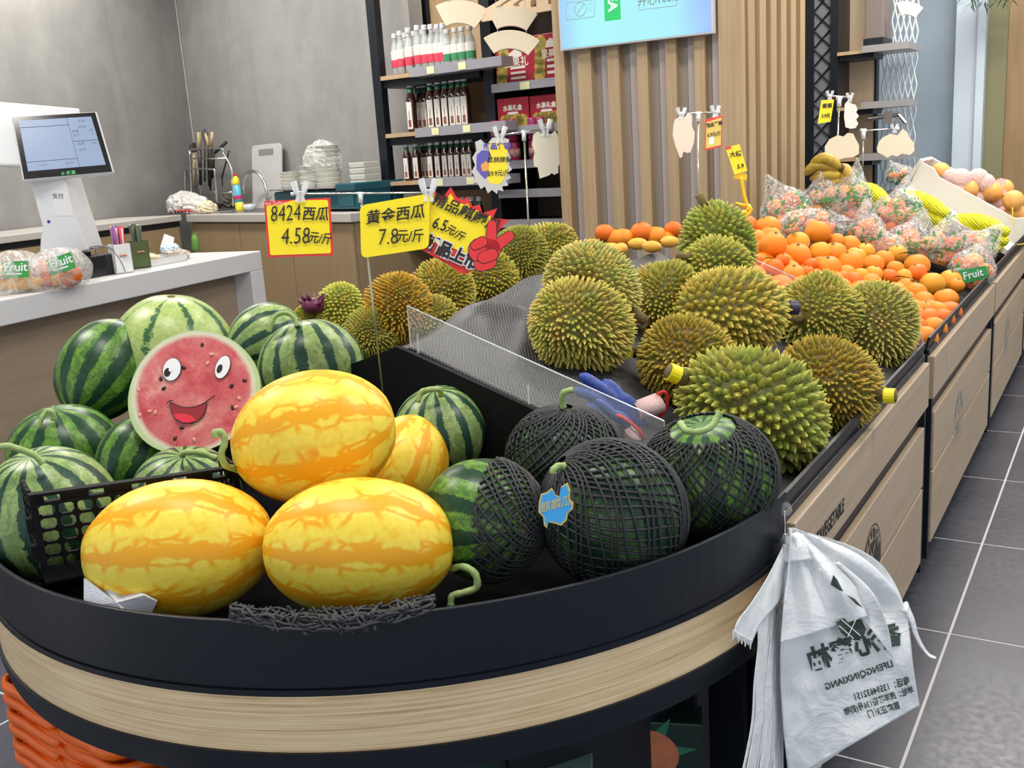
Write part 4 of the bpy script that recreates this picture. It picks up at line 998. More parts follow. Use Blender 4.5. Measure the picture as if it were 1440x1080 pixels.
lbl = 'loose orange of the lower layer, mostly hidden under the open heap'
OP = []
_b = [(300, 331, 'top'), (331, 350, 'second'), (350, 372, 'third'), (372, 397, 'fourth'), (397, 425, 'fifth'), (425, 470, 'lowest')]
ROWL = {}
for lo_, hi_, nm_ in _b:
    q_ = sorted([(a, b) for a, b, rp, mi in FR if lo_ <= b < hi_])
    for n_, ab in enumerate(q_): ROWL[ab] = 'loose orange, ' + ORDN[n_] + ' from the left in the ' + nm_ + ' row of the open heap'
for i, (a, b, rp, mi) in enumerate(FR):
    h = .075 if b < 345 else (.065 if b < 385 else .045)
    if (a, b) in ((1150, 327), (1087, 344)): h += .02
    p, t = place(a, b, h); rad = rp*1.02*t/F_PX; p.x = min(p.x, XR-.030-rad); OP.append((p, rad))
    special = {(1150, 327): 'topmost round orange of the heap, next to a clear fruit bag', (1121, 360): 'orange with a split top and short green stem in the heap', (1289, 374): 'orange with a dark leaf at its right in the middle of the heap', (1310, 400): 'leafy orange near the right rim of the heap', (1334, 423): 'orange resting against the right rim of the tray', (1310, 450): 'lowest orange at the right rim behind the clear divider', (1048, 318): 'orange at the far left of the heap beside the upright durian', (1088, 377): 'small orange with a leaf behind the centre durian'}.get((a, b))
    orange(p, rad, mi, special or ROWL[(a, b)], 'loose oranges in the heap', leaf=(a, b) in ((1289, 374), (1310, 400), (1275, 405), (1287, 412), (1121, 342), (1088, 377), (1336, 395)), up=.3)
# lower layer filling the heap
for i in range(7):
    for j in range(9):
        x = -.49 - .078*i + (j % 2)*.039; y = 2.74 + .072*j
        if y < 3.3: orange(V((x, y, top_z(x, y)+.034)), .036, rnd.choice((0, 0, 0, 1)), lbl, 'lower layer of loose oranges', calyx=False)
# small heap on the counter side
for i, (a, b, rp, mi) in enumerate([(850,328,14,1),(866,336,15,0),(877,335,15,0),(902,327,16,1),(923,333,16,0),(947,323,13,1),(833,348,14,0),(938,335,12,0)]):
    p, t = place(a, b, .05); p = D(a, b, min(t, 3.6)); t = min(t, 3.6)
    orange(p, rp*t/F_PX, mi, 'deep orange mandarin, ' + ORDN[sorted([850,866,877,902,923,947,833,938]).index(a)] + ' from the left before the slatted column', 'mandarins before the slatted column', up=.2)
MNG = orange_mat('mango_skin', (.86, .50, .07), (.84, .36, .04))
MM = MB(); MM.ell((0, 0, 0), (.8, .68, 1.15), None, 18, 12, lambda u, q: q + V((.12*u.z*u.z, 0, 0)))
o = MM.build('tmp', MNG, None, smooth=True, local=True); MNGM = o.data; bpy.data.objects.remove(o)
def mango(p, rad, label, group, rot=None):
    r = empty('mango', p, label, 'mango', group, rot=rot if rot is not None else Matrix.Rotation(rnd.uniform(0, 6), 3, 'Z') @ Matrix.Rotation(1.5, 3, 'X'))
    o = bpy.data.objects.new('skin', MNGM); COL.objects.link(o); o.parent = r; o.scale = (rad,)*3; MW[o] = MW[r]
    m = MB(); m.cyl((.12*rad, 0, 1.12*rad), (.12*rad, 0, 1.25*rad), .08*rad, n=6); m.build('stalk', DSTEM, r, local=True); return r
for i, (a, b) in enumerate([(858, 350), (873, 350), (897, 343), (917, 347), (941, 340)]):
    p, t = place(a, b, .04); p = D(a, b, min(t, 3.4)); mango(p, 12.5*min(t, 3.4)/F_PX, 'small yellow mango, ' + ORDN[i] + ' from the left, before the slatted column', 'mangoes before the slatted column')
# ------------------------------------------------------------------ clear bags of oranges
def film_mat():
    g = G('clear_bag_film'); g.b.inputs['Base Color'].default_value = (.95, .96, .97, 1); v = g.tc.outputs['Object']
    n = g.noise(v, 26, 5, .7, 1.5); n2 = g.noise(v, 11, 3, .6, .8)
    ridge = g.mr(g.math('ABSOLUTE', g.math('SUBTRACT', n, .5)), .0, .035, 1, 0)
    pm = g.mr(n2, .52, .55); hole = g.mr(g.noise(v, 75, 2), .42, .50)
    ink = g.math('MULTIPLY', pm, hole)
    al = g.math('ADD', g.math('MULTIPLY', ridge, .6), .15)
    g.lk(g.mix(ink, (.97, .97, .98), (.015, .27, .06)), g.b.inputs['Base Color'])
    g.lk(g.math('MAXIMUM', al, g.math('MULTIPLY', ink, .85)), g.b.inputs['Alpha'])
    g.rough(.12); g.bump(n, 1.0, .012); g.b.inputs['Specular IOR Level'].default_value = .9; return g.m
FILM = film_mat()
def bag(px, py, h, rx_, ry_, neck, label, n_=6, mi=0, group_in='oranges inside the clear bags', lab_in='orange inside a clear printed bag', t=None, film=True, mangoes=False, group='clear bags of oranges'):
    if t is None: p, t = place(px, py, h)
    p = D(px, py, t); k = t/F_PX; rnd2 = random.Random(px)
    r = empty('fruit_bag', p, label, 'bag', group)
    nk = (RT*neck[0] + UP*neck[1] - FW*.2).normalized()
    m = MB(); nu, nv = 36, 26; Rw = frameR(V((.9, .1, .2)), z=nk)
    R2 = Rw.transposed()
    def fn(u, q):
        d = Rw @ u; base = RT*(d.dot(RT)*rx_*k) + UP*(d.dot(UP)*ry_*k) + FW*(d.dot(FW)*ry_*k)
        c = max(0, u.z - .78)/.22; base = base*(1 - .45*c) + nk*(c**1.3)*(ry_*k*1.15)
        cr_ = abs(noise.noise(u*2.2 + V((px, 0, 0))))*.26 + .13*abs(noise.noise(u*6 + V((px, 2, 0)))) - .05; base *= (1.08 - cr_)
        return R2 @ base if False else base
    vs = []; fs = []
    m.ell(p, (1, 1, 1), None, nu, nv, fn); m.build('film', FILM, r, smooth=True, label='clear film with green print')
    for q in range(n_):
        a = q*2*pi/max(1, n_-1) + px; rr = .56 if q else 0; o_ = RT*(cos(a)*rr*rx_*k) + UP*(sin(a)*rr*ry_*k) + FW*(rnd2.uniform(-.25, .3)*ry_*k)
        s_ = min(.036, .43*ry_*k)
        if mangoes: mango(p + o_ - nk*ry_*k*.1, s_*1.0, lab_in, group_in)
        else: orange(p + o_ - nk*ry_*k*.08, s_, rnd2.choice((0, 0, 2, 1)), ' '.join(('orange inside the ' + label).split()[:16]), group_in, calyx=False)
    return r
for i, (a, b, h, rx_, ry_, nk, lab) in enumerate([
 (1106, 300, .07, 34, 34, (-.5, .8), 'clear bag of oranges nearest the slatted column'),
 (1165, 283, .07, 40, 24, (-.2, .9), 'clear bag of oranges just in front of the bananas'),
 (1196, 285, .09, 27, 34, (.1, 1), 'tall clear bag of oranges with green print before the black mat'),
 (1142, 318, .085, 48, 24, (.9, .1), 'long clear bag of oranges lying behind the topmost loose orange'),
 (1218, 335, .07, 26, 32, (-.1, 1), 'pointed clear bag of oranges left of the centre of the bag heap'),
 (1262, 305, .09, 36, 32, (.2, 1), 'clear bag of oranges touching the yellow netted fruit'),
 (1282, 345, .07, 40, 28, (.2, .8), 'clear bag of oranges with crumpled top in the middle of the bag heap'),
 (1325, 350, .075, 34, 30, (.2, .9), 'clear bag of oranges below the yellow netted fruit'),
 (1368, 352, .07, 32, 28, (.6, .6), 'clear bag of oranges at the right back corner of the bag heap'),
 (1366, 382, .055, 30, 30, (.3, .8), 'clear bag of oranges with bold green lettering at the right rim'),
 (1248, 352, .05, 26, 22, (-.4, .8), 'small clear bag of oranges beside the loose heap')]):
    bag(a, b, h, rx_, ry_, nk, lab)
GLB_ = mat('bag_print_green', (.02, .26, .06), .3)
for (a, b, sz, an, nm) in ((1368, 386, 15, .25, 3), (1174, 268, 9, -.25, 1), (1240, 300, 8, -.5, 2)):
    p_, t_ = place(a, b, .055); t_ -= 30*t_/F_PX; k = t_/F_PX; e_ = (RT*cos(an) + UP*sin(an)); u_ = (UP*cos(an) - RT*sin(an))
    bo = [o for o in bpy.data.objects if o.name.startswith('fruit_bag') and o.type == 'EMPTY']; bo = min(bo, key=lambda o: (MW[o].translation - p_).length)
    m = MB(); m.prism([(-sz*1.4*k, -sz*.6*k), (sz*1.3*k, -sz*.7*k), (sz*1.4*k, sz*.5*k), (-sz*1.2*k, sz*.7*k)], D(a, b, t_), e_, u_, .001); gp_ = m.build('green_print_patch', GLB_, bo)
    text('Fruit', D(a, b, t_ - .002), e_, u_, sz*1.0*k, WHITEP, gp_, bold=.0005)
# ------------------------------------------------------------------ yellow netted fruit, white foam box, bananas
def ynet():
    g = G('yellow_foam_net'); v = g.tc.outputs['Object']; s = g.sep(v)
    a = g.math('SINE', g.math('MULTIPLY', g.math('ADD', s[0], s[2]), 420)); b = g.math('SINE', g.math('MULTIPLY', g.math('SUBTRACT', s[0], s[2]), 420)); f = g.math('MAXIMUM', a, b)
    g.col(g.mix(g.mr(f, .2, .9), (.80, .76, .015), (.92, .90, .03))); g.rough(.6); g.bump(f, .6, .004); return g.m
YN = ynet()
ye = [((1206, 262), (1252, 292)), ((1212, 276), (1248, 304)), ((1262, 273), (1335, 304)), ((1258, 288), (1334, 318)), ((1284, 305), (1330, 326)), ((1337, 309), (1418, 328)), ((1338, 322), (1416, 341)), ((1362, 336), (1408, 352))]
for i, (a, b) in enumerate(ye):
    pa = Yp(*a, 4.78); pb = Yp(*b, 4.70); n_ = 13
    r = empty('netted_fruit', (pa+pb)/2, ['yellow foam netted long fruit', 'yellow foam netted long fruit'][0] + ' ' + ['at the upper left behind the tall fruit bag', 'at the left, below the upper left one', 'highest under the white box, left half', 'in the middle under the white box, left half', 'short lowest one of the left half', 'highest under the right end of the white box', 'middle one under the right end of the white box', 'short one closest to the right rim'][i], 'fruit', 'yellow netted fruit')
    m = MB(); m.tube([pa.lerp(pb, j/(n_-1)) + V((0, 0, .012*sin(pi*j/(n_-1)))) for j in range(n_)], [(.038 + .003*sin(j*1.7+i))*(sin(pi*(j+.6)/(n_+.2))**.45) for j in range(n_)], 14); m.build('net_sleeve', YN, r, smooth=True)
    m = MB()
    for q in range(10):
        for fam in (1, -1):
            L_ = []
            for j in range(11):
                f = .06+.88*j/10; c = pa.lerp(pb, f) + V((0, 0, .012*sin(pi*f))); e = (pb-pa).normalized(); u = e.cross(V((0, 0, 1))).normalized(); w2 = u.cross(e); rr = .0395*(sin(pi*f)**.45)+.001; aa = 2*pi*q/14 + fam*f*2.6
                L_.append(c + u*cos(aa)*rr + w2*sin(aa)*rr)
            m.tube(L_, .0010, 3, cap=False)
    o = m.build('net_cords', YN, r, smooth=True); o['kind'] = 'stuff'
YB = 5.0; a_ = Yp(1277, 266, YB); b_ = Yp(1424, 347, YB)
exb = (b_ - a_); BL = exb.length; exb.normalize(); ezb = (V((0, 0, 1)) - exb*exb.z).normalized(); eyb = V((0, 1, 0))
r = empty('foam_box', a_, 'white foam box of peaches in pink nets tilted on the tray', 'box')
FB = mat('white_foam_box', (.66, .63, .57), .7, bump=.15, bscale=150)
Hb = .135; Db = .30
m = MB(); m.prism([(0, 0), (BL, 0), (BL+.02, Hb), (BL-.03, Hb), (BL-.06, Hb*.84), (.09, Hb*.84), (.05, Hb*1.0), (-.015, Hb*1.0)], a_, exb, ezb, -.018); m.build('front_wall', FB, r, bevel=.004)
m = MB(); m.prism([(0, 0), (BL, 0), (BL+.02, Hb), (-.03, Hb*1.05)], a_ + eyb*Db, exb, ezb, -.018); m.build('back_wall', FB, r, bevel=.004)
m = MB(); m.prism([(0, 0), (Db, 0), (Db, Hb*1.05), (0, Hb*1.05)], a_ - exb*.01, eyb, ezb, .02); m.build('end_wall', FB, r, bevel=.004)
m = MB(); m.prism([(0, 0), (Db, 0), (Db, Hb), (0, Hb)], a_ + exb*BL, eyb, ezb, .02); m.build('end_wall', FB, r, bevel=.004)
m = MB(); m.prism([(0, 0), (BL, 0), (BL, .02), (0, .02)], a_, exb, ezb, -Db); m.build('box_floor', FB, r)
m = MB()
for (u0, u1, v0, v1) in ((BL*.36, BL*.72, .058, .062), (BL*.36, BL*.365, .02, .062), (BL*.715, BL*.72, .02, .062)): m.prism([(u0, v0), (u1, v0), (u1, v1), (u0, v1)], a_ - eyb*.001, exb, ezb, -.002)
m.build('moulded_frame', mat('foam_groove', (.50, .48, .44), .7), r)
PNET = mat('pink_foam_net', (.80, .52, .48), .7, bump=.8, bscale=120)
PCH = orange_mat('peach_skin', (.80, .36, .10), (.84, .46, .12))
pk = [(1350, 253, 16, 0), (1375, 252, 15, 0), (1322, 243, 17, 1), (1362, 267, 16, 1), (1395, 270, 17, 1), (1412, 265, 15, 1), (1345, 268, 17, 0), (1385, 258, 14, 0), (1400, 285, 14, 0), (1425, 282, 17, 1), (1427, 300, 17, 1), (1312, 255, 14, 0), (1338, 250, 13, 0), (1372, 280, 15, 0), (1405, 300, 14, 0)]
for i, (a, b, rp, bare) in enumerate(pk):
    p = Yp(a, b, YB + .07 + .05*(i % 3)); t = depth(p); k = t/F_PX
    if bare:
        q = empty('peach', p, 'bare orange peach, ' + ORDN[sorted([q_[0] for q_ in pk if q_[3]]).index(a)] + ' bare one from the left in the white foam box', 'peach', 'bare peaches in the foam box'); m = MB(); m.ell(p, (rp*k*.85,)*3, None, 18, 12, lambda u, q_: q_*(1-.06*math.exp(-(u.x/.12)**2)*(u.y < 0))); m.build('skin', PCH, q, smooth=True)
    else:
        q = empty('peach', p, 'peach in pale pink foam net, ' + ORDN[sorted([q_[0] for q_ in pk if not q_[3]]).index(a)] + ' netted one from the left in the foam box', 'peach', 'netted peaches in the foam box'); m = MB(); m.ell(p, (rp*k,)*3, None, 18, 12, lambda u, q_: q_*(1+.07*sin(9*atan2(u.y, u.x)))); m.build('foam_net', PNET, q, smooth=True)
# upright net flap
p = Yp(1405, 262, YB+.12); q = empty('foam_net_flap', p, 'pink foam net standing up among the peaches', 'net'); m = MB(); k = depth(p)/F_PX
m.prism([(-10*k, -12*k), (12*k, -12*k), (9*k, 10*k), (2*k, 12*k), (-8*k, 7*k)], p, RT, UP, .003); m.build('net', PNET, q)
# tie string at right
p = Yp(1425, 300, YB-.1); q = empty('yellow_string', p, 'yellow string hanging from the white foam box to the rim', 'string')
m = MB(); m.tube(smooth_pts([Yp(1424, 292, YB-.02), Yp(1422, 320, YB-.05), Yp(1410, 340, YB-.1), Yp(1422, 345, YB-.1), Yp(1445, 342, YB-.1)], 3), .0025, 6); m.build('cord', mat('string_yellow', (.75, .55, .06), .6), q, smooth=True)
# black padded mat on the ridge beyond
mp = [place(1208, 252, .06), place(1300, 268, .05)]
r = empty('black_mat', D(1255, 258, 5.4), 'black cloth mat folded over the ridge behind the yellow netted fruit', 'mat')
m = MB(); 
def mf(u, v):
    x = XM + .02 + .45*u; y = 5.35 + .95*v; return (x, y, top_z(x, y) + .035 + .03*sin(pi*min(1, u*1.2))*sin(pi*v) + .006*noise.noise(V((u*6, v*6, 0))))
m.grid(mf, 24, 24); m.build('cloth', mat('black_cloth', (.018, .018, .02), .8, bump=.5, bscale=60), r, smooth=True, solid=.006)
BANM = mat('banana_skin', (.62, .42, .04), .5, var=.3, vscale=30, vcol=(.42, .26, .05))
pb = Yp(1160, 248, 4.42); r = empty('banana_bunch', pb, 'bunch of yellow bananas with brown spots beside the slatted column', 'bananas'); k = depth(pb)/F_PX
for i, (a0, b0, a1, b1, a2, b2) in enumerate([(1140, 233, 1160, 222, 1182, 236), (1133, 245, 1150, 232, 1180, 238), (1140, 252, 1162, 246, 1184, 246), (1146, 256, 1165, 258, 1185, 250), (1190, 262, 1194, 245, 1182, 232), (1175, 262, 1186, 250, 1184, 238)]):
    pts = smooth_pts([Yp(a0, b0, 4.42+.01*i), Yp(a1, b1, 4.39+.012*i), Yp(a2, b2, 4.42+.01*i)], 6); n = len(pts); m = MB(); m.tube(pts, [k*7.5*(min(1, .35+3*j/n, .35+3.2*(n-1-j)/n)) for j in range(n)], 8); m.build('banana', BANM, r, smooth=True)
m = MB(); m.tube([Yp(1178, 232, 4.42), Yp(1188, 240, 4.44)], k*5, 8); m.build('bunch_stalk', mat('stalk_brown', (.12, .08, .03), .7), r)
# orange fruit in a bag behind the mat
bag(1266, 246, .0, 20, 13, (-.6, .9), 'orange net bag of fruit behind the black mat', 4, t=5.3)
# ================================================================== wall shelf, bottles, boxes (left of the slatted column)
def sv(px, py, off=0.0): return VP(px, py, S0 + NS*off, ES)
def su(px, py=180, off=0.0): return (sv(px, py, off) - S0).dot(ES)
def sbox(mb, u0, u1, z0, z1, d0, d1): return obox(mb, S0, ES, NS, u0, u1, d0, d1, z0, z1)
XE1, XE2 = su(684), su(845)
sh = empty('bottle_shelf', (S0.x, S0.y, 0), 'tall black framed wooden shelf with bottles and red boxes behind durians', 'shelf')
uL = su(530)
for d0_ in (0, .34):
    m = MB(); sbox(m, uL, uL+.062, 0, 2.95, d0_, d0_+.05); m.build('post', BLACK, sh)
m = MB(); sbox(m, XE1-.03, XE1+.035, 0, 2.95, .04, .40); m.build('side_panel', BLACK, sh)
m = MB(); sbox(m, XE2, XE2+.05, 0, 2.95, .0, .40); m.build('side_panel', BLACK, sh)
m = MB(); sbox(m, uL, XE1-.03, 0, 2.95, .385, .40); m.build('back_panel', SHW, sh)
m = MB(); sbox(m, XE1, XE2, 0, 2.95, .38, .40); m.build('back_panel', mat('dark_brown_panel', (.09, .065, .05), .5), sh)
um = su(600, 30, .37); m = MB(); sbox(m, um-.02, um+.02, sv(600, 100, .37).z, 2.95, .35, .38); m.build('upright', BLACK, sh)
STRIP = mat('grey_clear_strip', (.34, .33, .37), .25, alpha=.9); TAGM = mat('shelf_price_tag', (.74, .74, .42), .5)
SZ = []
for y in (106.5, 188.5, 256, 335, 420, 520):
    z = sv(545, y).z; SZ.append(z)
    m = MB(); sbox(m, uL+.062, XE1-.03, z-.022, z, .0, .38); m.build('shelf_board', SHW, sh)
    m = MB(); sbox(m, uL+.065, XE1-.04, z-.065, z-.024, .02, .30); m.build('shelf_bracket', BLACK, sh)
    m = MB(); sbox(m, su(600), XE1+.20, z-.035, z+.012, -.10, .0); m.build('price_strip', STRIP, sh)
    for f in (.2, .55): q = su(600)+(XE1+.2-su(600))*f; m = MB(); sbox(m, q, q+.05, z-.03, z+.006, -.104, -.101); m.build('price_tag', TAGM, sh)
RZ = []
for y in (119, 181, 229, 270, 312, 352):
    z = sv(720, y).z; RZ.append(z)
    m = MB(); sbox(m, XE1+.035, XE2, z-.02, z, .03, .38); m.build('shelf_board', mat('dark_board', (.05, .045, .05), .4), sh)
    m = MB(); sbox(m, XE1+.05, XE2, z-.03, z+.012, .0, .03); m.build('price_strip', STRIP, sh)
q = su(738, 115); m = MB(); sbox(m, q-.03, q+.03, RZ[0]-.03, RZ[0]+.006, -.004, -.001); m.build('price_tag', TAGM, sh)
# slatted canopy over the right bay
r = empty('slat_canopy', sv(720, 5), 'row of pale wooden slats above the red boxes', 'canopy')
cz = sv(720, 16).z
for i in range(8):
    u0 = XE1 + .06 + i*.105; mb = MB(); a = S0 + ES*u0; 
    P = [(a + ES*0 - NS*.02), (a + ES*.07 - NS*.02), (a + ES*.15 + NS*.30), (a + ES*.08 + NS*.30)]
    vs = [V((p.x, p.y, cz + (.0 if i_ < 2 else .16))) for i_, p in enumerate(P)] + [V((p.x, p.y, cz + .03 + (.0 if i_ < 2 else .16))) for i_, p in enumerate(P)]
    mb.add(vs, [(3, 2, 1, 0), (4, 5, 6, 7), (0, 1, 5, 4), (1, 2, 6, 5), (2, 3, 7, 6), (3, 0, 4, 7)]); mb.build('slat', mat('canopy_wood', (.62, .47, .31), .5), r)
mb = MB(); obox(mb, S0, ES, NS, XE1+.04, XE2, -.03, -.015, cz-.03, cz+.0); mb.build('canopy_edge', mat('canopy_wood', (0, 0, 0)), r)
# ------------------------------------------------------------------ bottles
GLD_ = mat('bottle_dark', (.035, .010, .006), .12, coat=.5); GLC = mat('bottle_clear', (.55, .58, .58), .08, alpha=.45); LBW = mat('label_white', (.74, .72, .66), .5); LBR = mat('label_red', (.62, .05, .10), .5); LBG = mat('label_green', (.04, .24, .10), .5); CAPW = mat('cap_pale', (.62, .64, .66), .4); CAPG = mat('cap_green', (.03, .13, .07), .4); GLB = mat('bottle_brown', (.10, .03, .015), .15, coat=.5)
def bottle_proto(kind):
    r = empty('bottle', (0, 0, 0)); H_ = {'tall': .235, 'short': .20, 'tea': .27, 'tea2': .20}[kind]; R_ = {'tall': .026, 'short': .027, 'tea': .030, 'tea2': .024}[kind]
    gl = GLC if kind in ('tall', 'short') else GLD_
    m = MB(); m.lathe([(R_*.9, 0), (R_, .006), (R_, H_*.60), (R_*.85, H_*.70), (R_*.48, H_*.82), (R_*.46, H_*.90)], 12); m.build('glass', gl, r, smooth=True, local=True)
    m = MB(); m.lathe([(R_*.56, H_*.89), (R_*.58, H_*.90), (R_*.58, H_*.985), (R_*.5, H_)], 10); m.build('cap', CAPW, r, smooth=False, local=True)
    if kind.startswith('tea'):
        m = MB(); m.lathe([(R_*.80, H_*.70), (R_*.55, H_*.80), (R_*.52, H_*.885)], 12); m.build('neck_label', CAPG, r, smooth=True, local=True)
        m = MB(); m.bx(-R_*.55, R_*.55, -R_*1.02, -R_*.86, H_*.06, H_*.60); m.build('label', LBW, r, local=True, bevel=.002)
        m = MB(); m.bx(-R_*.3, R_*.25, -R_*1.04, -R_*.98, H_*.10, H_*.24); m.bx(-R_*.1, R_*.02, -R_*1.04, -R_*.98, H_*.24, H_*.42); m.build('label_print', mat('label_brown_print', (.25, .08, .05), .5), r, local=True)
    else:
        m = MB(); m.lathe([(R_*1.01, H_*.18), (R_*1.02, H_*.185), (R_*1.02, H_*.58), (R_*1.01, H_*.585)], 14); m.build('label', LBW, r, smooth=True, local=True)
        m = MB(); m.lathe([(R_*1.03, H_*.18), (R_*1.035, H_*.185), (R_*1.035, H_*.36), (R_*1.03, H_*.365)], 14); m.build('label_band', LBR if kind == 'tall' else LBG, r, smooth=True, local=True)
        m = MB(); m.lathe([(R_*.3, .01), (R_*.86, .012), (R_*.86, H_*.6), (R_*.4, H_*.78)], 10); m.build('drink', mat('clear_drink', (.62, .66, .66), .2), r, smooth=True, local=True)
    reg(r); return r
PRO = {k: bottle_proto(k) for k in ('tall', 'short', 'tea', 'tea2')}; used_ = set()
BCNT = {}
def put_bottle(kind, px, y, z, off, label, group, sc=1.0):
    n_ = BCNT[label] = BCNT.get(label, -1) + 1; label = ORDN[n_] + ' from the left: ' + label
    p = sv(px, y, off); Mx = Matrix.Translation((p.x, p.y, z)) @ Matrix.Rotation(radians(12 + (px*7) % 17 - 8), 4, 'Z') @ Matrix.Scale(sc, 4)
    o = PRO[kind] if kind not in used_ else copy_tree(PRO[kind]); used_.add(kind); o.matrix_world = Mx; tag(o, label, 'bottle', group)
for x, sc in ((558, .95), (566, .99), (578, 1.03), (591, 1.05), (601, 1.03), (610, 1.02), (619, 1.0), (627, 1.0)): put_bottle('tall', x, 100, SZ[0], .06, 'clear bottle with red and white label, top shelf', 'red labelled bottles, top shelf', sc)
for x in (573, 586, 598, 613, 624): put_bottle('tall', x, 98, SZ[0], .16, 'clear drink bottle behind the red labelled front row', 'red labelled bottles, top shelf')
for x in (632, 643, 653, 664): put_bottle('short', x, 98, SZ[0], .05, 'short clear green banded bottle on the top shelf', 'green banded bottles, top shelf')
for x in (581, 609, 620, 630, 640, 649, 657): put_bottle('tea', x, 180, SZ[1], .05, 'dark tea bottle with white label, middle shelf', 'dark bottles, middle shelf')
for x in (594, 601, 615, 626, 636): put_bottle('tea', x, 180, SZ[1], .15, 'dark tea bottle, second row of the middle bottle shelf', 'dark bottles, middle shelf')
for x in (574, 587, 608, 618, 628, 637, 646, 655, 663): put_bottle('tea2', x, 240, SZ[2], .05, 'dark tea bottle with white label, lower shelf', 'dark bottles, lower shelf', 1.05)
for x in (597, 603, 613, 632): put_bottle('tea2', x, 240, SZ[2], .14, 'dark tea bottle, second row of the lower bottle shelf', 'dark bottles, lower shelf', 1.05)
for x in (628, 640, 652, 664, 675): put_bottle('tea2', x, 300, SZ[3], .06, 'green necked bottle partly hidden behind the red starburst card', 'bottles behind the starburst card', 1.1)
BLC = mat('can_blue', (.02, .03, .14), .35, var=.6, vscale=25, vcol=(.25, .28, .35))
for x in (569, 579, 589, 599):
    p = sv(x, 400, .06); r = empty('drink_can', (p.x, p.y, SZ[4]), ORDN[(569, 579, 589, 599).index(x)] + ' dark blue can from the left on the low shelf behind the durians', 'can', 'blue cans on the low shelf'); m = MB(); m.lathe([(.026, 0), (.03, .006), (.03, .14), (.024, .15)], 14, o=(p.x, p.y, SZ[4])); m.build('can_body', BLC, r, smooth=True)
    m = MB(); m.lathe([(.024, .15), (.024, .153)], 12, o=(p.x, p.y, SZ[4])); m.build('lid', STEEL, r)
# red gift boxes
RB = mat('gift_red', (.40, .012, .035), .4, var=.3, vscale=9); RP = mat('gift_white_print', (.75, .68, .60), .5); RG_ = mat('gift_gold_print', (.62, .36, .08), .4, var=.6, vscale=40, vcol=(.15, .22, .04))
def gift(u0, u1, z0, z1, d0, label, words, big):
    a = S0 + ES*((u0+u1)/2) + NS*(d0)
    r = empty('gift_box', (a.x, a.y, z0), label, 'box', 'red gift boxes')
    m = MB(); sbox(m, u0, u1, z0, z1, d0, d0+.24); m.build('box_body', RB, r, bevel=.003)
    w_ = u1-u0; h_ = z1-z0; uz = V((0, 0, 1)); f = S0 + ES*((u0+u1)/2) + NS*(d0-.002)
    def at(du, dz): return f + ES*(du*w_) + uz*(z0 + dz*h_ - f.z)
    if big:
        m = MB(); m.prism([(-.16*w_, 0), (.16*w_, 0), (.16*w_, .10*h_), (.0, .2*h_), (-.16*w_, .10*h_)], at(0, .70), ES, uz, .001)
        m.build('print_crown', RP, r)
        for q in range(3): m = MB(); m.prism([(-.18*w_, 0), (.18*w_, 0), (.18*w_, .06*h_), (-.18*w_, .06*h_)], at(.05, .40-.13*q), ES, uz, .001); m.build('print_panel', RP, r)
        text(words, at(.02, .56), ES, uz, w_*.2, RP, r, bold=.001)
        m = MB(); 
        for q in range(5): m.prism([(.035*cos(a_), .035*sin(a_)) for a_ in [i*pi/5 for i in range(10)]], at(-.36 + .02*q, .15+.17*q), ES, uz, .001)
        m.build('printed_nuts', RG_, r)
    else:
        text(words, at(0, .66), ES, uz, h_*.20, RP, r, bold=.001)
        m = MB(); m.prism([(-.18*w_, 0), (.18*w_, 0), (.15*w_, .08*h_), (-.15*w_, .08*h_)], at(0, .46), ES, uz, .001); m.build('print_ribbon', RP, r)
        m = MB()
        for q in range(6): m.prism([(.028*cos(a_)*(1+.3*(q % 2)), .034*sin(a_)) for a_ in [i*pi/4 for i in range(8)]], at(-.30 + .12*q, .24), ES, uz, .001)
        m.build('printed_fruit_row', RG_, r)
gift(su(693), su(750), RZ[0]+.002, sv(720, 62).z, .06, 'red gift box on the upper shelf, left, behind the cream fans', '坚果礼', True)
gift(su(752), su(800), RZ[0]+.002, sv(765, 46).z, .03, 'taller red gift box on the upper shelf touching the slatted column', '坚果礼', True)
gift(su(693), su(737), RZ[1]+.002, sv(715, 137).z, .05, 'flat red fruit gift box on the second shelf, left one', '水果礼盒', False)
gift(su(739), su(786), RZ[1]+.002, sv(760, 133).z, .05, 'flat red fruit gift box on the second shelf, right one', '水果礼盒', False)
RC = mat('can_red', (.50, .02, .03), .3, var=.5, vscale=30, vcol=(.10, .02, .16))
for k in range(2):
    for i, x in enumerate((700, 712, 724, 752, 764)):
        p = sv(x, 215, .06); z0 = RZ[2] + .112*k; r = empty('drink_can', (p.x, p.y, z0), ORDN[i] + ' red can from the left, ' + ('upper' if k else 'lower') + ' row on the third shelf', 'can', 'red cans on the third shelf'); m = MB(); m.lathe([(.026, 0), (.03, .006), (.03, .10), (.025, .11)], 14, o=(p.x, p.y, z0)); m.build('can_body', RC, r, smooth=True)
        m = MB(); m.lathe([(.031, .03), (.031, .07)], 14, o=(p.x, p.y, z0)); m.build('can_label', mat('can_label', (.55, .10, .09), .4, var=.6, vscale=50, vcol=(.6, .5, .45)), r, smooth=True)
for x, zz in ((610, 0), (728, 4), (760, 4)):
    pass
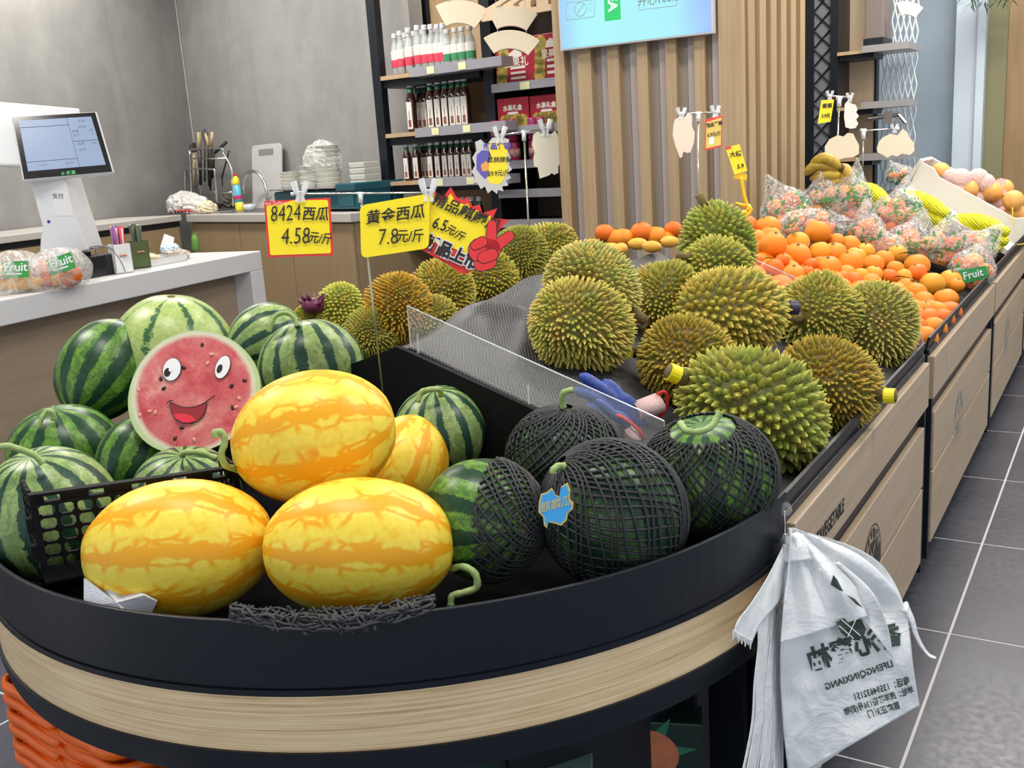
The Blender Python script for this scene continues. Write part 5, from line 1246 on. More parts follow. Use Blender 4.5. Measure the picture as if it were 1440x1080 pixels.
# cream fan shaped hanging cards
def fan(cx, cy, ro, ri, a0, a1, t, label):
    k = t/F_PX; c = D(cx, cy, t); r = empty('fan_card', c + UP*(ro*k), label, 'card', 'cream fan cards')
    pts = [(ro*k*cos(radians(a0+(a1-a0)*i/16)), ro*k*sin(radians(a0+(a1-a0)*i/16))) for i in range(17)] + [(ri*k*cos(radians(a1+(a0-a1)*i/12)), ri*k*sin(radians(a1+(a0-a1)*i/12))) for i in range(13)]
    m = MB(); m.prism(pts, c, RT, UP, .012); m.build('card', CREAM, r, bevel=.001)
    m = MB(); 
    for a in (a0+(a1-a0)*.25, a0+(a1-a0)*.75): q = c + (RT*cos(radians(a)) + UP*sin(radians(a)))*(ro*k*.97); m.cyl(q, V((q.x, q.y, 2.99)), .0012, n=4)
    m.build('hanging_wire', STEEL, r)
fan(645, 70, 70, 38, 53, 118, 5.1, 'cream fan shaped card hanging in front of the bottle shelf')
fan(718, 76, 68, 40, 56, 118, 4.85, 'cream fan shaped card hanging higher before the red boxes')
fan(717, 108, 66, 40, 50, 124, 4.7, 'cream fan shaped card hanging lower before the red boxes')
# ================================================================== things on the sink counter
ZS = .921
def cs(px, off): p = VP(px, 295, SA + N1*off, E1); return V((p.x, p.y, ZS))
def csz(px, py, off): return VP(px, py, SA + N1*off, E1)
# cutting board
p = cs(378, .5); r = empty('cutting_board', p, 'white plastic cutting board leaning on the grey wall', 'cutting board')
h_ = csz(375, 202, .5).z - ZS; w_ = (cs(398, .5)-cs(357, .5)).length; rr = .03
pts = [(-w_/2, 0), (w_/2, 0), (w_/2, h_-rr), (w_/2-rr*.3, h_-rr*.3), (w_/2-rr, h_), (-w_/2+rr, h_), (-w_/2+rr*.3, h_-rr*.3), (-w_/2, h_-rr)]
tz = (V((0, 0, 1)) + N1*.12).normalized()
m = MB(); m.prism(pts, p, E1, tz, -.014); m.build('board', mat('board_white', (.50, .50, .50), .5), r, bevel=.003)
m = MB(); m.prism([(-w_*.25, h_*.83), (w_*.25, h_*.83), (w_*.25, h_*.93), (-w_*.25, h_*.93)], p - N1*.0155, E1, tz, .001); m.build('handle_slot', mat('slot_grey', (.22, .22, .21), .6), r)
# faucet
p = cs(345, .40); r = empty('faucet', p, 'curved steel kitchen faucet over the sink', 'faucet')
fz = csz(360, 240, .4).z - ZS; wv = (cs(378, .4)-cs(345, .4)).length
pts = [p + E1*wv + V((0, 0, .0))] + [p + E1*(wv*.5 + wv*.5*cos(a)) + V((0, 0, fz - wv*.5 + wv*.5*sin(a))) for a in [i*pi/8 for i in range(9)]] + [p + V((0, 0, fz*.45))]
m = MB(); m.tube(pts, .010, 10); m.build('spout', STEEL, r, smooth=True)
m = MB(); m.lathe([(.028, 0), (.026, .02), (.014, .04)], 16, o=p + E1*wv); m.build('base', STEEL, r, smooth=True); m = MB(); m.cyl(p + E1*wv + V((0, 0, .05)), p + E1*(wv+.05) + V((0, 0, .08)), .006); m.build('lever', STEEL, r)
# detergent bottle
p = cs(338, .30); r = empty('detergent_bottle', p, 'yellow and blue detergent bottle with red cap by the sink', 'bottle'); hb = csz(336, 243, .3).z - ZS
YB1 = mat('detergent_yellow', (.75, .66, .04), .35); BB1 = mat('detergent_blue', (.10, .42, .60), .35); RR1 = mat('cap_red', (.65, .03, .03), .35)
tl = (V((0, 0, 1)) - E1*.10).normalized(); R = frameR(E1, z=tl)
m = MB(); m.lathe([(.034, 0), (.038, .01), (.037, hb*.22)], 18, o=p, R=R, sq=.7); m.lathe([(.036, hb*.68), (.038, hb*.74), (.036, hb*.84), (.016, hb*.93)], 18, o=p, R=R, sq=.7); m.build('bottle_body', YB1, r, smooth=True)
m = MB(); m.lathe([(.037, hb*.22), (.035, hb*.4), (.036, hb*.68)], 18, o=p, R=R, sq=.7); m.build('label', BB1, r, smooth=True)
m = MB(); m.lathe([(.0365, hb*.30), (.0365, hb*.40)], 18, o=p, R=R, sq=.7); m.build('label_band', mat('label_magenta', (.5, .03, .12), .4), r)
m = MB(); m.lathe([(.017, hb*.92), (.017, hb*.99), (.010, hb)], 14, o=p, R=R); m.build('cap', RR1, r, smooth=True)
# small glass dish
p = cs(352, .2); r = empty('glass_dish', p, 'small round glass dish beside the detergent bottle', 'dish'); m = MB(); m.lathe([(.02, 0), (.04, .02), (.045, .05), (.043, .05), (.037, .02)], 18, o=p); m.build('dish_body', CLEARE, r, smooth=True); m = MB(); m.lathe([(.044, .048), (.047, .052)], 18, o=p); m.build('rim', CLEARE, r)
# knife rack with utensils
p = cs(290, .36); r = empty('utensil_rack', p, 'steel wire utensil rack standing in the corner', 'rack')
def rk(px, py, off=.36): return csz(px, py, off)
m = MB()
for off in (.28, .44):
    m.tube(smooth_pts([rk(261, 287, off), rk(260, 245, off), rk(264, 238, off), rk(298, 238, off), rk(302, 245, off), rk(306, 292, off)], 3), .007, 8)
    m.tube(smooth_pts([rk(270, 284, off), rk(267, 218, off), rk(270, 210, off), rk(310, 209, off), rk(314, 216, off), rk(326, 240, off), rk(328, 290, off)], 3), .007, 8)
for (a, b) in ((264, 238), (298, 238), (270, 210), (310, 209), (314, 222), (269, 223), (302, 270)): m.cyl(rk(a, b, .28), rk(a, b, .44), .005, n=8)
m.cyl(rk(268, 223, .28), rk(318, 223, .28), .005, n=8); m.cyl(rk(306, 272, .28), rk(328, 270, .28), .005, n=8)
m.build('wire_frame', STEEL, r, smooth=True)
WH = mat('pale_wood_handle', (.50, .38, .22), .55); DK = mat('dark_utensil', (.03, .025, .02), .45)
def utensil(label, pts, rad, m1, head=None, m2=None, nm='utensil'):
    a = rk(*pts[0], .36); q = empty(nm, a, label, 'utensil', None); m = MB(); m.tube([rk(*x, .36) for x in pts], rad, 8); m.build('handle', m1, q, smooth=True)
    if head: m = MB(); m.tube([rk(*x, .36) for x in head[0]], head[1], 8, flat=.3); m.build('head', m2, q, smooth=True)
utensil('black ladle with wooden handle at the left of the rack', [(273, 262), (273, 215)], .011, WH, ([(274, 213), (271, 207), (272, 201)], [.022, .03, .018]), DK, 'ladle')
utensil('pale bamboo tongs with square top in the rack', [(282, 260), (281, 212)], .012, DK, ([(281, 212), (280, 186)], [.014, .02]), WH, 'bamboo_tongs')
utensil('pale handled knife in the middle of the rack', [(293, 206), (290, 188)], .011, WH, ([(294, 262), (293, 206)], [.008, .02]), DK, 'knife')
utensil('pale handled knife at the right of the rack', [(297, 206), (299, 186)], .012, WH, ([(296, 268), (297, 206)], [.008, .02]), DK, 'knife')
utensil('dark twisted whisk standing behind the knives', [(288, 255), (288, 200)], .006, DK, ([(288, 200), (284, 188), (288, 182), (292, 188), (289, 200)], .004), DK, 'whisk')
utensil('black brush leaning right out of the rack', [(302, 215), (318, 200)], .012, DK, ([(300, 218), (298, 250)], [.014, .03]), DK, 'brush')
utensil('dark scissors hanging at the right side of the rack', [(312, 250), (322, 212)], .006, DK, ([(312, 250), (313, 262)], [.01, .004]), DK, 'scissors')
# crumpled plastic bags pile
CBAG = mat('white_thin_bag', (.66, .64, .62), .4, alpha=.92); CBR = mat('red_print', (.55, .08, .08), .5)
def crumple(name, label, cat, c, rx_, ry_, rz_, mt, seed, amp=.35, parent=None, nu=28, nv=16, smooth=False):
    r = parent or empty(name, c, label, cat)
    def fn(u, q): a = 1 - amp*abs(noise.noise(u*2.4 + V((seed, 0, 0)))) - amp*.5*abs(noise.noise(u*5.5 + V((seed, 3, 0)))); q = q*a*1.2; q.z = max(q.z, -rz_*.55); return q
    m = MB(); m.ell(c, (rx_, ry_, rz_), frameR(E1, z=(0, 0, 1)), nu, nv, fn); m.build('plastic', mt, r, smooth=smooth); return r
b0 = cs(262, .20); crumple('plastic_bag', 'crumpled white plastic bag at the corner of the worktop', 'bag', b0 + V((0, 0, .05)), .13, .12, .09, CBAG, 1)
b1 = cs(275, .12); r = crumple('plastic_bag', 'crumpled white bag with red print in front of the rack', 'bag', b1 + V((0, 0, .04)), .14, .10, .075, CBAG, 2)
m = MB(); 
for i in range(5): m.tube(smooth_pts([b1 + E1*(-.10+.05*i) - N1*.10 + V((0, 0, .01+.01*(i % 2))), b1 + E1*(-.07+.05*i) - N1*.115 + V((0, 0, .03)), b1 + E1*(-.05+.05*i) - N1*.10 + V((0, 0, .015))], 3), .006, 5)
m.build('red_edges', CBR, r)
b2 = cs(292, .1); crumple('wrapped_cloth', 'pale yellow cloth bundle beside the plastic bags', 'cloth', b2 + V((0, 0, .03)), .07, .06, .05, mat('pale_yellow_cloth', (.66, .60, .42), .8), 5)
b3 = cs(318, .42); crumple('dark_bag', 'dark grey bag bundle under the rack beside the detergent', 'bag', b3 + V((0, 0, .05)), .10, .07, .07, mat('dark_bundle', (.09, .08, .07), .5), 8)
# weighing scale
p = cs(440, .30); r = empty('weighing_scale', p, 'dark teal weighing scale with steel plate on the worktop', 'scale')
TEAL = mat('teal_plastic', (.012, .085, .115), .35)
def cbox(mb, a, b, d0, d1, z0, z1): u0 = (cs(a, .12)-SA).dot(E1); u1 = (cs(b, .12)-SA).dot(E1); return obox(mb, SA, E1, N1, u0, u1, d0, d1, z0, z1)
zt = csz(440, 268, .12).z
m = MB(); cbox(m, 387, 504, .12, .46, ZS+.012, zt); m.build('scale_body', TEAL, r, bevel=.012)
m = MB(); cbox(m, 389, 480, .08, .40, zt+.008, zt+.016); m.build('plate', STEEL, r, bevel=.004)
m = MB(); cbox(m, 478, 505, .10, .46, zt-.01, zt+.035); m.build('display_head', TEAL, r, bevel=.008)
m = MB(); cbox(m, 478, 500, .112, .12, ZS+.03, zt-.02); m.build('keypad', mat('teal_dark', (.02, .10, .13), .3), r)
for a in (392, 500): m = MB(); q = cs(a, .2); m.cyl(q + V((0, 0, -.001)), q + V((0, 0, .014)), .015); m.build('foot', BLACKP, r)
zp = zt + .017
THIN = None
def thin_film():
    g = G('thin_clear_bag'); v = g.tc.outputs['Object']; n = g.noise(v, 9, 6, .7, 2); rg = g.mr(g.math('ABSOLUTE', g.math('SUBTRACT', n, .5)), 0, .05, 1, 0)
    g.lk(g.math('ADD', g.math('MULTIPLY', rg, .4), .28), g.b.inputs['Alpha']); g.b.inputs['Base Color'].default_value = (.85, .85, .82, 1); g.rough(.15); g.bump(n, .8, .02); return g.m
THIN = thin_film()
pc_ = cs(466, .27); pc_.z = zp
CUP = mat('cup_plastic', (.72, .71, .64), .35, alpha=.9)
def stack(label, p, rad, h, n, sq=1.0, box=False):
    r = empty('container_stack', p, label, 'containers')
    for i in range(n):
        z0 = h*i/n; m = MB()
        if box: m.box(p + V((0, 0, z0 + h/n*.45)), (rad*2, rad*1.6, h/n*.8), frameR(E1, z=(0, 0, 1)), .93)
        else: m.lathe([(rad*.86, z0), (rad*.93, z0 + h/n*.8), (rad, z0 + h/n*.82), (rad, z0 + h/n*.93)], 22, o=p)
        m.build('container', CUP, r, smooth=not box, bevel=.003 if box else 0)
    return r
H1 = csz(460, 204, .27).z - zp
stack('tall stack of round plastic containers under clear film on the scale', pc_, .085, H1, 9)
q_ = cs(414, .24); q_.z = zp; stack('low stack of clear lids at the left end of the scale', q_, .07, .10, 5)
q_ = cs(440, .2); q_.z = zp; stack('small container stack between the lids and the tall stack', q_, .06, .13, 4)
r = empty('clear_film_bag', pc_ - E1*.05, 'clear plastic bag wrapped over the containers on the scale', 'bag')
m = MB()
def fb(u, q): a = 1.12 - .25*abs(noise.noise(u*2.2 + V((9, 0, 0)))) - .12*abs(noise.noise(u*6)); q = q*a; q.x += -.10*max(0, -u.z)*1.0; q.x *= 1 + .5*max(0, -u.z); return q
m.ell(pc_ + V((0, 0, H1*.50)) - E1*.03, (.115, .12, H1*.60), frameR(E1, z=(0, 0, 1)), 36, 24, fb); m.build('film', THIN, r, smooth=False)
q_ = cs(518, .25); stack('square clear container stack at the right end of the worktop', q_ + V((0, 0, .0)), .072, csz(518, 226, .25).z - ZS, 8, box=True)
# things on the side counter and the little yellow thing behind the monitor
p = VP(113, 297, SA - VL*1.3 + NL*.3, VL); p = D(112, 297, 4.9)
sz_ = .926
pd_ = D(112, 310, 4.9); hit = Z(112, 318, sz_); r = empty('durian', V((hit.x, hit.y, sz_ + .085)), 'small durian on the side counter right behind the till pillar', 'durian')
o = bpy.data.objects.new('husk', DM[3]); COL.objects.link(o); o.parent = r; o.scale = (.075,)*3; o.color = (.36, .30, .05, 1); MW[o] = MW[r]
m = MB(); m.cyl((0, 0, .075), (0, 0, .11), .012, n=8); m.build('stem', DSTEM, r, local=True)
# ================================================================== on the cashier counter
CT = ctop
def cc_(px, off): # point on counter top, by pixel column and distance from the front edge
    o = cA + NL*off; n = NL; d = ray(px, 370); q = VP(px, 370, V((o.x, o.y, 0)), VL); return V((q.x, q.y, CT))
def cz_(px, py, off): o = cA + NL*off; return VP(px, py, V((o.x, o.y, 0)), VL)
GREYC = mat('pos_white', (.58, .59, .61), .4)
pb = cc_(92, .26)
r = empty('till_terminal', pb, 'white till terminal with tilted black framed screen on the counter', 'till')
off = .26; tp = depth(cz_(90, 340, off)); kp = tp/F_PX
tops = [D(72, 248, tp), D(104, 244, tp), D(120, 352, tp), D(78, 362, tp), D(62, 338, tp), D(66, 325, tp)]
m = MB(); col_ = [(-34, 98), (14, 100), (32, -8), (-14, -22), (-36, -10), (-32, 8), (-26, 22)]
base_c = D(90, 344, tp); m.prism([(a*kp, b*kp) for a, b in col_], base_c, RT, V((0, 0, 1)), .16); m.build('pillar', GREYC, r, bevel=.006)
zb = base_c.z - 18*kp
m = MB(); q = base_c.copy(); obox(m, V((q.x, q.y, 0)), VL, NL, -.16, .10, -.02, .22, CT+.001, max(CT+.02, zb)); m.build('base', GREYC, r, bevel=.01)
# monitor
c4 = [D(34, 252, tp-.12), D(158, 241, tp-.03), D(134, 159, tp-.01), D(18, 165, tp-.10)]
ex_ = (c4[1]-c4[0]).normalized(); ey_ = ((c4[3]-c4[0]) - ex_*(c4[3]-c4[0]).dot(ex_)).normalized(); nn_ = ex_.cross(ey_)
def P2(p): d = p - c4[0]; return (d.dot(ex_), d.dot(ey_))
def grow(pl, g_): cx = sum(a for a, b in pl)/4; cy = sum(b for a, b in pl)/4; return [(cx+(a-cx)*g_, cy+(b-cy)*g_) for a, b in pl]
pl = [P2(p) for p in c4]
m = MB(); m.prism(grow(pl, 1.04), c4[0] - nn_*.002, ex_, ey_, .028); m.build('monitor_shell', GREYC, r, bevel=.006)
m = MB(); m.prism(pl, c4[0] + nn_*.001, ex_, ey_, .003); m.build('screen_frame', mat('screen_black', (.01, .01, .012), .15), r)
SCR = mat('screen_glow', (.05, .06, .08), .3, emit=(.30, .41, .62), es=.75)
cx = sum(a for a, b in pl)/4; cy = sum(b for a, b in pl)/4
sp = [(cx+(a-cx)*.88, cy+(b-cy)*.82 + .006) for a, b in pl]
m = MB(); m.prism(sp, c4[0] + nn_*.0018, ex_, ey_, .001); scr_ = m.build('screen', SCR, r)
def S2(u, v):  # u,v in screen 0..1
    a = V((*sp[0], 0)).lerp(V((*sp[1], 0)), u); b = V((*sp[3], 0)).lerp(V((*sp[2], 0)), u); q = a.lerp(b, v); return c4[0] + ex_*q.x + ey_*q.y + nn_*.0022
scm = mat('screen_ink', (.08, .10, .16), .5); m = MB()
def sline(u0, v0, u1, v1, w_=.0012): a = S2(u0, v0); b = S2(u1, v1); m.tube([a, b], w_, 4)
for l in ((.0, .86, .66, .86), (.66, 0, .66, 1), (.66, .52, 1, .52), (0, .18, .66, .18), (0, .0, 1, .0)): sline(*l)
m.build('screen_lines', scm, scr_)
for s_, u, v in (('10.58', .84, .92), ('¥0.00', .84, .80), ('数量', .73, .72), ('件', .95, .72), ('合计', .73, .64), ('0', .95, .64), ('找零', .76, .46), ('0.00', .93, .46), ('应收', .76, .34), ('12.30', .2, .1), ('46.30', .55, .1)): text(s_, S2(u, v), ex_, ey_, .013, scm, scr_, name='screen_text')
text('✻ 农易', S2(.5, -.10), ex_, ey_, .018, mat('logo_green', (.10, .55, .20), .4, emit=(.1, .5, .2), es=.3), r, name='logo')
m = MB(); m.box(D(60, 205, tp+.02), (.14, .05, .05), frameR(RT, z=UP)); m.build('monitor_arm', GREYC, r)
# second display facing the cashier, behind
m = MB(); pp = [P2(D(a, b, tp+.04)) for a, b in ((-60, 250), (40, 244), (112, 165), (112, 152), (-60, 154))]
m.prism([(p_[0], p_[1]) for p_ in pp], c4[0] - nn_*.07, ex_, ey_, .03); m.build('rear_display', GREYC, r, bevel=.008)
m = MB(); ez_ = V((0, 0, 1)); q = base_c + RT*(8*kp) + ez_*(54*kp) + RT.cross(ez_)*.0015; m.prism([(-12*kp, -14*kp), (13*kp, -14*kp), (10*kp, 20*kp), (-14*kp, 20*kp)], q, RT, ez_, .001); m.build('paper_sticker', mat('sticker_paper', (.62, .62, .63), .5), r)
text('支付', q + ez_*13*kp - RT*5*kp + RT.cross(ez_)*.001, RT, ez_, 8*kp, INK, r)
m = MB(); q = base_c + RT*(-16*kp) + ez_*(32*kp); m.ell(q, (.007, .007, .003), Matrix((RT, ez_, FW)).transposed(), 14, 8); m.build('blue_button', mat('button_blue', (.03, .03, .30), .3), r)
# card reader box with cable
def onctr(px, py): return Z(px, py, CT)
q = onctr(140, 388)
r = empty('black_box', q, 'low black box with a looped cable beside the till', 'box')
qa, qb = onctr(118, 394), onctr(174, 383); eb = (qb-qa).normalized(); nb = V((-eb.y, eb.x, 0)); hb = Yp(112, 353, qa.y).z - CT
m = MB(); obox(m, qa, eb, nb, 0, (qb-qa).length, 0, .10, CT+.001, CT+.085); m.build('case', mat('black_gloss', (.012, .012, .014), .25), r, bevel=.004)
m = MB(); obox(m, qa, eb, nb, .02, .10, .03, .09, CT+.085, CT+.105); m.build('dock', BLACKP, r, bevel=.003)
tq = depth(qa); m = MB(); m.tube(smooth_pts([D(126, 348, tq+.05), D(140, 346, tq), D(158, 352, tq-.02), D(170, 368, tq-.04), D(176, 382, tq-.04)], 5), .0022, 6); m.tube(smooth_pts([D(126, 350, tq+.05), D(150, 347, tq+.06), D(160, 352, tq+.06)], 5), .003, 6); m.build('cable', mat('cable_grey', (.12, .12, .13), .4), r, smooth=True)
# straw pots
def pot(px0, px1, pyb, pyt, mt, label, straws, white=False):
    a = onctr(px0+1, pyb+2); b = onctr(px1, pyb-1); t_ = depth((a+b)/2); k = t_/F_PX; c = (a+b)/2; w_ = (b-a).length; e = (b-a).normalized(); n = V((-e.y, e.x, 0)); h = (pyb-pyt)*k
    r = empty('straw_pot', c, label, 'container')
    m = MB()
    for (l0, l1, d0, d1) in ((0, w_, 0, .004), (0, w_, w_-.004, w_), (0, .004, 0, w_), (w_-.004, w_, 0, w_)): obox(m, a, e, n, l0, l1, d0, d1, CT+.001, CT+h)
    obox(m, a, e, n, 0, w_, 0, w_, CT+.001, CT+.006); m.build('pot_body', mt, r)
    rr_ = random.Random(px0)
    for i in range(14):
        u = .15+.7*rr_.random(); v = .15+.7*rr_.random(); p0 = a + e*(w_*(.3+.4*u)) + n*(w_*v); p0.z = CT+.01; p1 = a + e*(w_*u*1.1-.0*w_) + n*(w_*v); p1.z = CT + h + straws[1]*k*rr_.uniform(.8, 1)
        m = MB(); m.cyl(p0, p1, .0045, n=7); m.build('straw', straws[0][i % len(straws[0])], r, smooth=True)
    m = MB(); m.tube([a + e*w_*.3 + V((0, 0, h*.62)) - n*.002, a + e*w_*.7 + V((0, 0, h*.62)) - n*.002], .009, 8, flat=.4); m.build('front_badge', mat('badge_red_brown', (.40, .14, .10), .5), r)
    return r
stc = [mat('straw_'+n_, c_, .35) for n_, c_ in (('red', (.55, .04, .06)), ('blue', (.06, .10, .42)), ('white', (.75, .75, .75)), ('purple', (.22, .05, .22)), ('yellow', (.7, .5, .08)))]
std = [mat('straw_dark', (.06, .06, .05), .35), mat('straw_green', (.08, .12, .06), .35), mat('straw_clear', (.55, .55, .52), .3)]
pot(163, 189, 384, 343, WHITEP, 'white square pot of coloured paper wrapped straws', (stc, 26))
pot(187, 213, 377, 339, mat('olive_green_pot', (.07, .10, .03), .45), 'olive green square pot of dark straws with a small badge', (std, 24))
# dishes / cloth / mask on counter right
q = onctr(250, 366); r = empty('clear_tray', q, 'clear tray with pale cloth and crumbs on the counter beside the pots', 'tray')
m = MB(); obox(m, onctr(213, 376), VL, NL, 0, .24, -.0, .16, CT+.001, CT+.006); 
for (l0, l1, d0, d1) in ((0, .24, 0, .004), (0, .24, .156, .16), (0, .004, 0, .16), (.236, .24, 0, .16)): obox(m, onctr(213, 376), VL, NL, l0, l1, d0, d1, CT+.001, CT+.03)
m.build('tray_body', mat('clear_tray', (.8, .8, .8), .15, alpha=.5), r)
q1 = onctr(222, 370) + NL*.05 + V((0, 0, .02)); crumple('cloth', 'pale yellow crumpled cloth in the clear tray', 'cloth', q1, .045, .05, .025, mat('pale_yellow_cloth', (0, 0, 0)), 12, .4)
q1 = onctr(262, 364) + NL*.05 + V((0, 0, .02)); crumple('paper_bag', 'crumpled clear and pink wrapping in the clear tray', 'bag', q1, .07, .05, .025, mat('pinkish_wrap', (.62, .52, .46), .4, alpha=.85, var=.3, vscale=30), 14, .4)
q1 = onctr(240, 357) + V((0, 0, .025)); r = crumple('face_mask', 'folded white and pale blue face mask behind the clear tray', 'mask', q1, .05, .04, .03, mat('mask_blue', (.50, .62, .70), .6), 16, .4)
m = MB(); m.prism([(-.04, 0), (.02, -.01), (.03, .045), (-.02, .065)], q1 + V((-.01, 0, .012)), RT, UP, .003); m.build('mask_flap', mat('mask_white', (.74, .74, .72), .6), r)
q1 = onctr(276, 353); r = empty('green_bottle', q1, 'small green glass standing behind the counter tray', 'glass'); m = MB(); m.lathe([(.015, .001), (.02, .01), (.018, .06), (.012, .08)], 12, o=q1); m.build('glass_body', mat('green_glass', (.15, .35, .06), .2, alpha=.7), r, smooth=True); m = MB(); m.lathe([(.012, .08), (.012, .09)], 10, o=q1); m.build('neck', mat('green_glass', (0, 0, 0)), r)
q1 = onctr(132, 345) + NL*.05; r = empty('small_toy', q1, 'small white and gold ornament behind the black box', 'ornament'); m = MB(); 
for i in range(6): m.ell(q1 + V((.012*cos(i), .012*sin(i), .02 + .011*i)), (.012, .012, .011), None, 10, 6)
m.build('ornament_body', mat('ornament', (.66, .62, .52), .4), r, smooth=True); m = MB(); m.cyl(q1 + V((0, 0, .001)), q1 + V((0, 0, .012)), .015); m.build('foot', WHITEP, r)
# bags of mangoes with "Fruit" labels
RMAT = Matrix.Identity(3)
def fruit_bag(cxp, cyp, label, fruits, lx, ly, ang):
    c = Z(cxp, cyp, CT+.05); t_ = depth(c); k = t_/F_PX
    r = empty('fruit_bag', c, label, 'bag', 'clear fruit bags on the cashier counter')
    m = MB()
    def fn(u, q): a = 1.0 - .14*abs(noise.noise(u*2.6 + V((cxp, 0, 0)))) - .06*abs(noise.noise(u*7)); q = q*a; q.z = max(q.z, -.058); return q
    m.ell(c + V((0, 0, .012)), (.15, .085, .095), frameR(VL, z=(0, 0, 1)), 36, 20, fn); m.build('film', THIN, r, smooth=True)
    g_ = mat('label_fruit_green', (.03, .26, .05), .4)
    o = D(lx, ly, t_ - .082); exl = (RT*cos(ang) + UP*sin(ang)).normalized(); eyl = (UP*cos(ang) - RT*sin(ang)).normalized()
    m = MB(); m.prism([(-19*k, -13*k), (18*k, -12*k), (17*k, 11*k), (-20*k, 10*k)], o, exl, eyl, .001); gl_ = m.build('green_label', g_, r)
    text('Fruit', o + eyl*2*k, exl, eyl, 17*k, WHITEP, gl_, bold=.0006)
    m = MB(); m.prism([(-13*k, -8*k), (8*k, -8*k), (8*k, -6*k), (-13*k, -6*k)], o - FW*.001, exl, eyl, .0004); m.build('label_line', WHITEP, gl_)
    for i, (a, b, rp, kind) in enumerate(fruits):
        p = D(a, b, t_ + .0 + .02*(i % 2)); p.z = max(p.z, CT + .03); mango(p, rp*k*1.25, 'mango inside the ' + ('left' if cxp < 50 else 'right') + ' clear bag on the cashier counter', 'mangoes inside the counter bags', rot=Matrix.Rotation(a*.5, 3, 'Z') @ Matrix.Rotation(1.4, 3, 'X')) if kind else \
            orange(p, rp*k*1.2, 1, 'red skinned fruit inside the clear bag beside the till', 'red fruit inside the counter bags', calyx=False, name='red_fruit', cat='fruit')
fruit_bag(22, 392, 'clear bag of mangoes with green label at the left edge of the counter', [(-2, 382, 12, 1), (22, 402, 12, 1), (42, 400, 12, 1), (5, 405, 11, 1), (30, 388, 11, 1), (-20, 395, 12, 1)], 22, 378, .02)
fruit_bag(84, 386, 'clear bag of mangoes and red fruit with green label beside the till', [(60, 382, 13, 0), (80, 398, 12, 1), (100, 388, 13, 0), (108, 398, 9, 1), (66, 404, 8, 0)], 86, 370, .3)
# ================================================================== screen on the slatted column
YT = YC - .05
cA_ = Yp(788, 72, YT); cB_ = Yp(1003, 47, YT)
TW = cB_.x - cA_.x; tvz = cA_.z
exT = (cB_ - cA_).normalized(); ezT = V((0, 0, 1)); TH = TW*.62
r = empty('advertising_screen', cA_, 'bright pale blue advertising screen hung on the slatted column', 'screen')
def tvp(px, py, d=0.0): p = Yp(px, py, YT - d); return p
m = MB(); m.prism([(0, 0), (TW, 0), (TW, TH), (0, TH)], cA_ + V((0, .0, 0)), exT, ezT, .035); m.build('screen_body', mat('screen_silver', (.55, .56, .58), .3), r, bevel=.003)
def tvm():
    g = G('screen_picture'); v = g.tc.outputs['Object']; s = g.sep(v); n = g.noise(v, 2.6, 2)
    x = g.math('DIVIDE', s[0], TW); d = g.math('ABSOLUTE', g.math('SUBTRACT', x, .48)); f = g.math('ADD', g.mr(d, .30, .52), g.math('MULTIPLY', g.math('SUBTRACT', n, .5), .9), clamp=True)
    c = g.mix(f, (.42, .94, .98), (.36, .56, .98)); g.b.inputs['Base Color'].default_value = (.02, .02, .02, 1); g.lk(c, g.b.inputs['Emission Color']); g.b.inputs['Emission Strength'].default_value = .95; g.rough(.2); return g.m
m = MB(); m.prism([(.008, .008), (TW-.008, .008), (TW-.008, TH-.008), (.008, TH-.008)], cA_ + V((0, -.0015, 0)), exT, ezT, .001); pic_ = m.build('picture', tvm(), r)
GT = mat('screen_green', (.0, .1, .02), .4, emit=(.02, .62, .16), es=.9); WT = mat('screen_white', (.1, .1, .1), .4, emit=(.8, 1, 1), es=.9); LT = mat('screen_line', (.2, .3, .35), .5, emit=(.25, .38, .42), es=.5)
kT = depth(cA_)/F_PX
o = tvp(861, 10, .004); m = MB(); m.prism([(-12*kT, -17*kT), (12*kT, -17*kT), (12*kT, 60*kT), (-12*kT, 60*kT)], o, exT, ezT, .001); gpn_ = m.build('green_panel', GT, r)
text('TEA', tvp(861, 6, .007) + ezT*8*kT, -ezT, exT, 19*kT, WT, r, bold=.002)
m = MB()
def rect(x0, y0, x1, y1):
    P = [tvp(x0, y0, .005), tvp(x1, y0 - (x1-x0)*.116, .005), tvp(x1, y1 - (x1-x0)*.116, .005), tvp(x0, y1, .005)]
    for i in range(4): m.tube([P[i], P[(i+1) % 4]], .0016, 4)
rect(796, 4, 836, 28); rect(898, -14, 951, 14)
c = tvp(816, 13, .006); R_ = 9*kT; m.tube([c + exT*(R_*cos(a)) + ezT*(R_*sin(a)) for a in [i*pi/12 for i in range(25)]], .002, 4); m.tube([c + (exT+ezT)*(-R_*.7), c + (exT+ezT)*(R_*.7)], .002, 4)
c = tvp(830, 10, .006); m.tube([c + exT*(3*kT*cos(a)) + ezT*(5*kT*sin(a)) for a in [i*pi/8 for i in range(17)]], .001, 4)
m.build('drawn_lines', LT, pic_)
text('开心100%', tvp(925, 0, .006), exT, ezT, 14*kT, mat('screen_dark_text', (.1, .1, .1), .5, emit=(.16, .25, .28), es=.4), pic_)
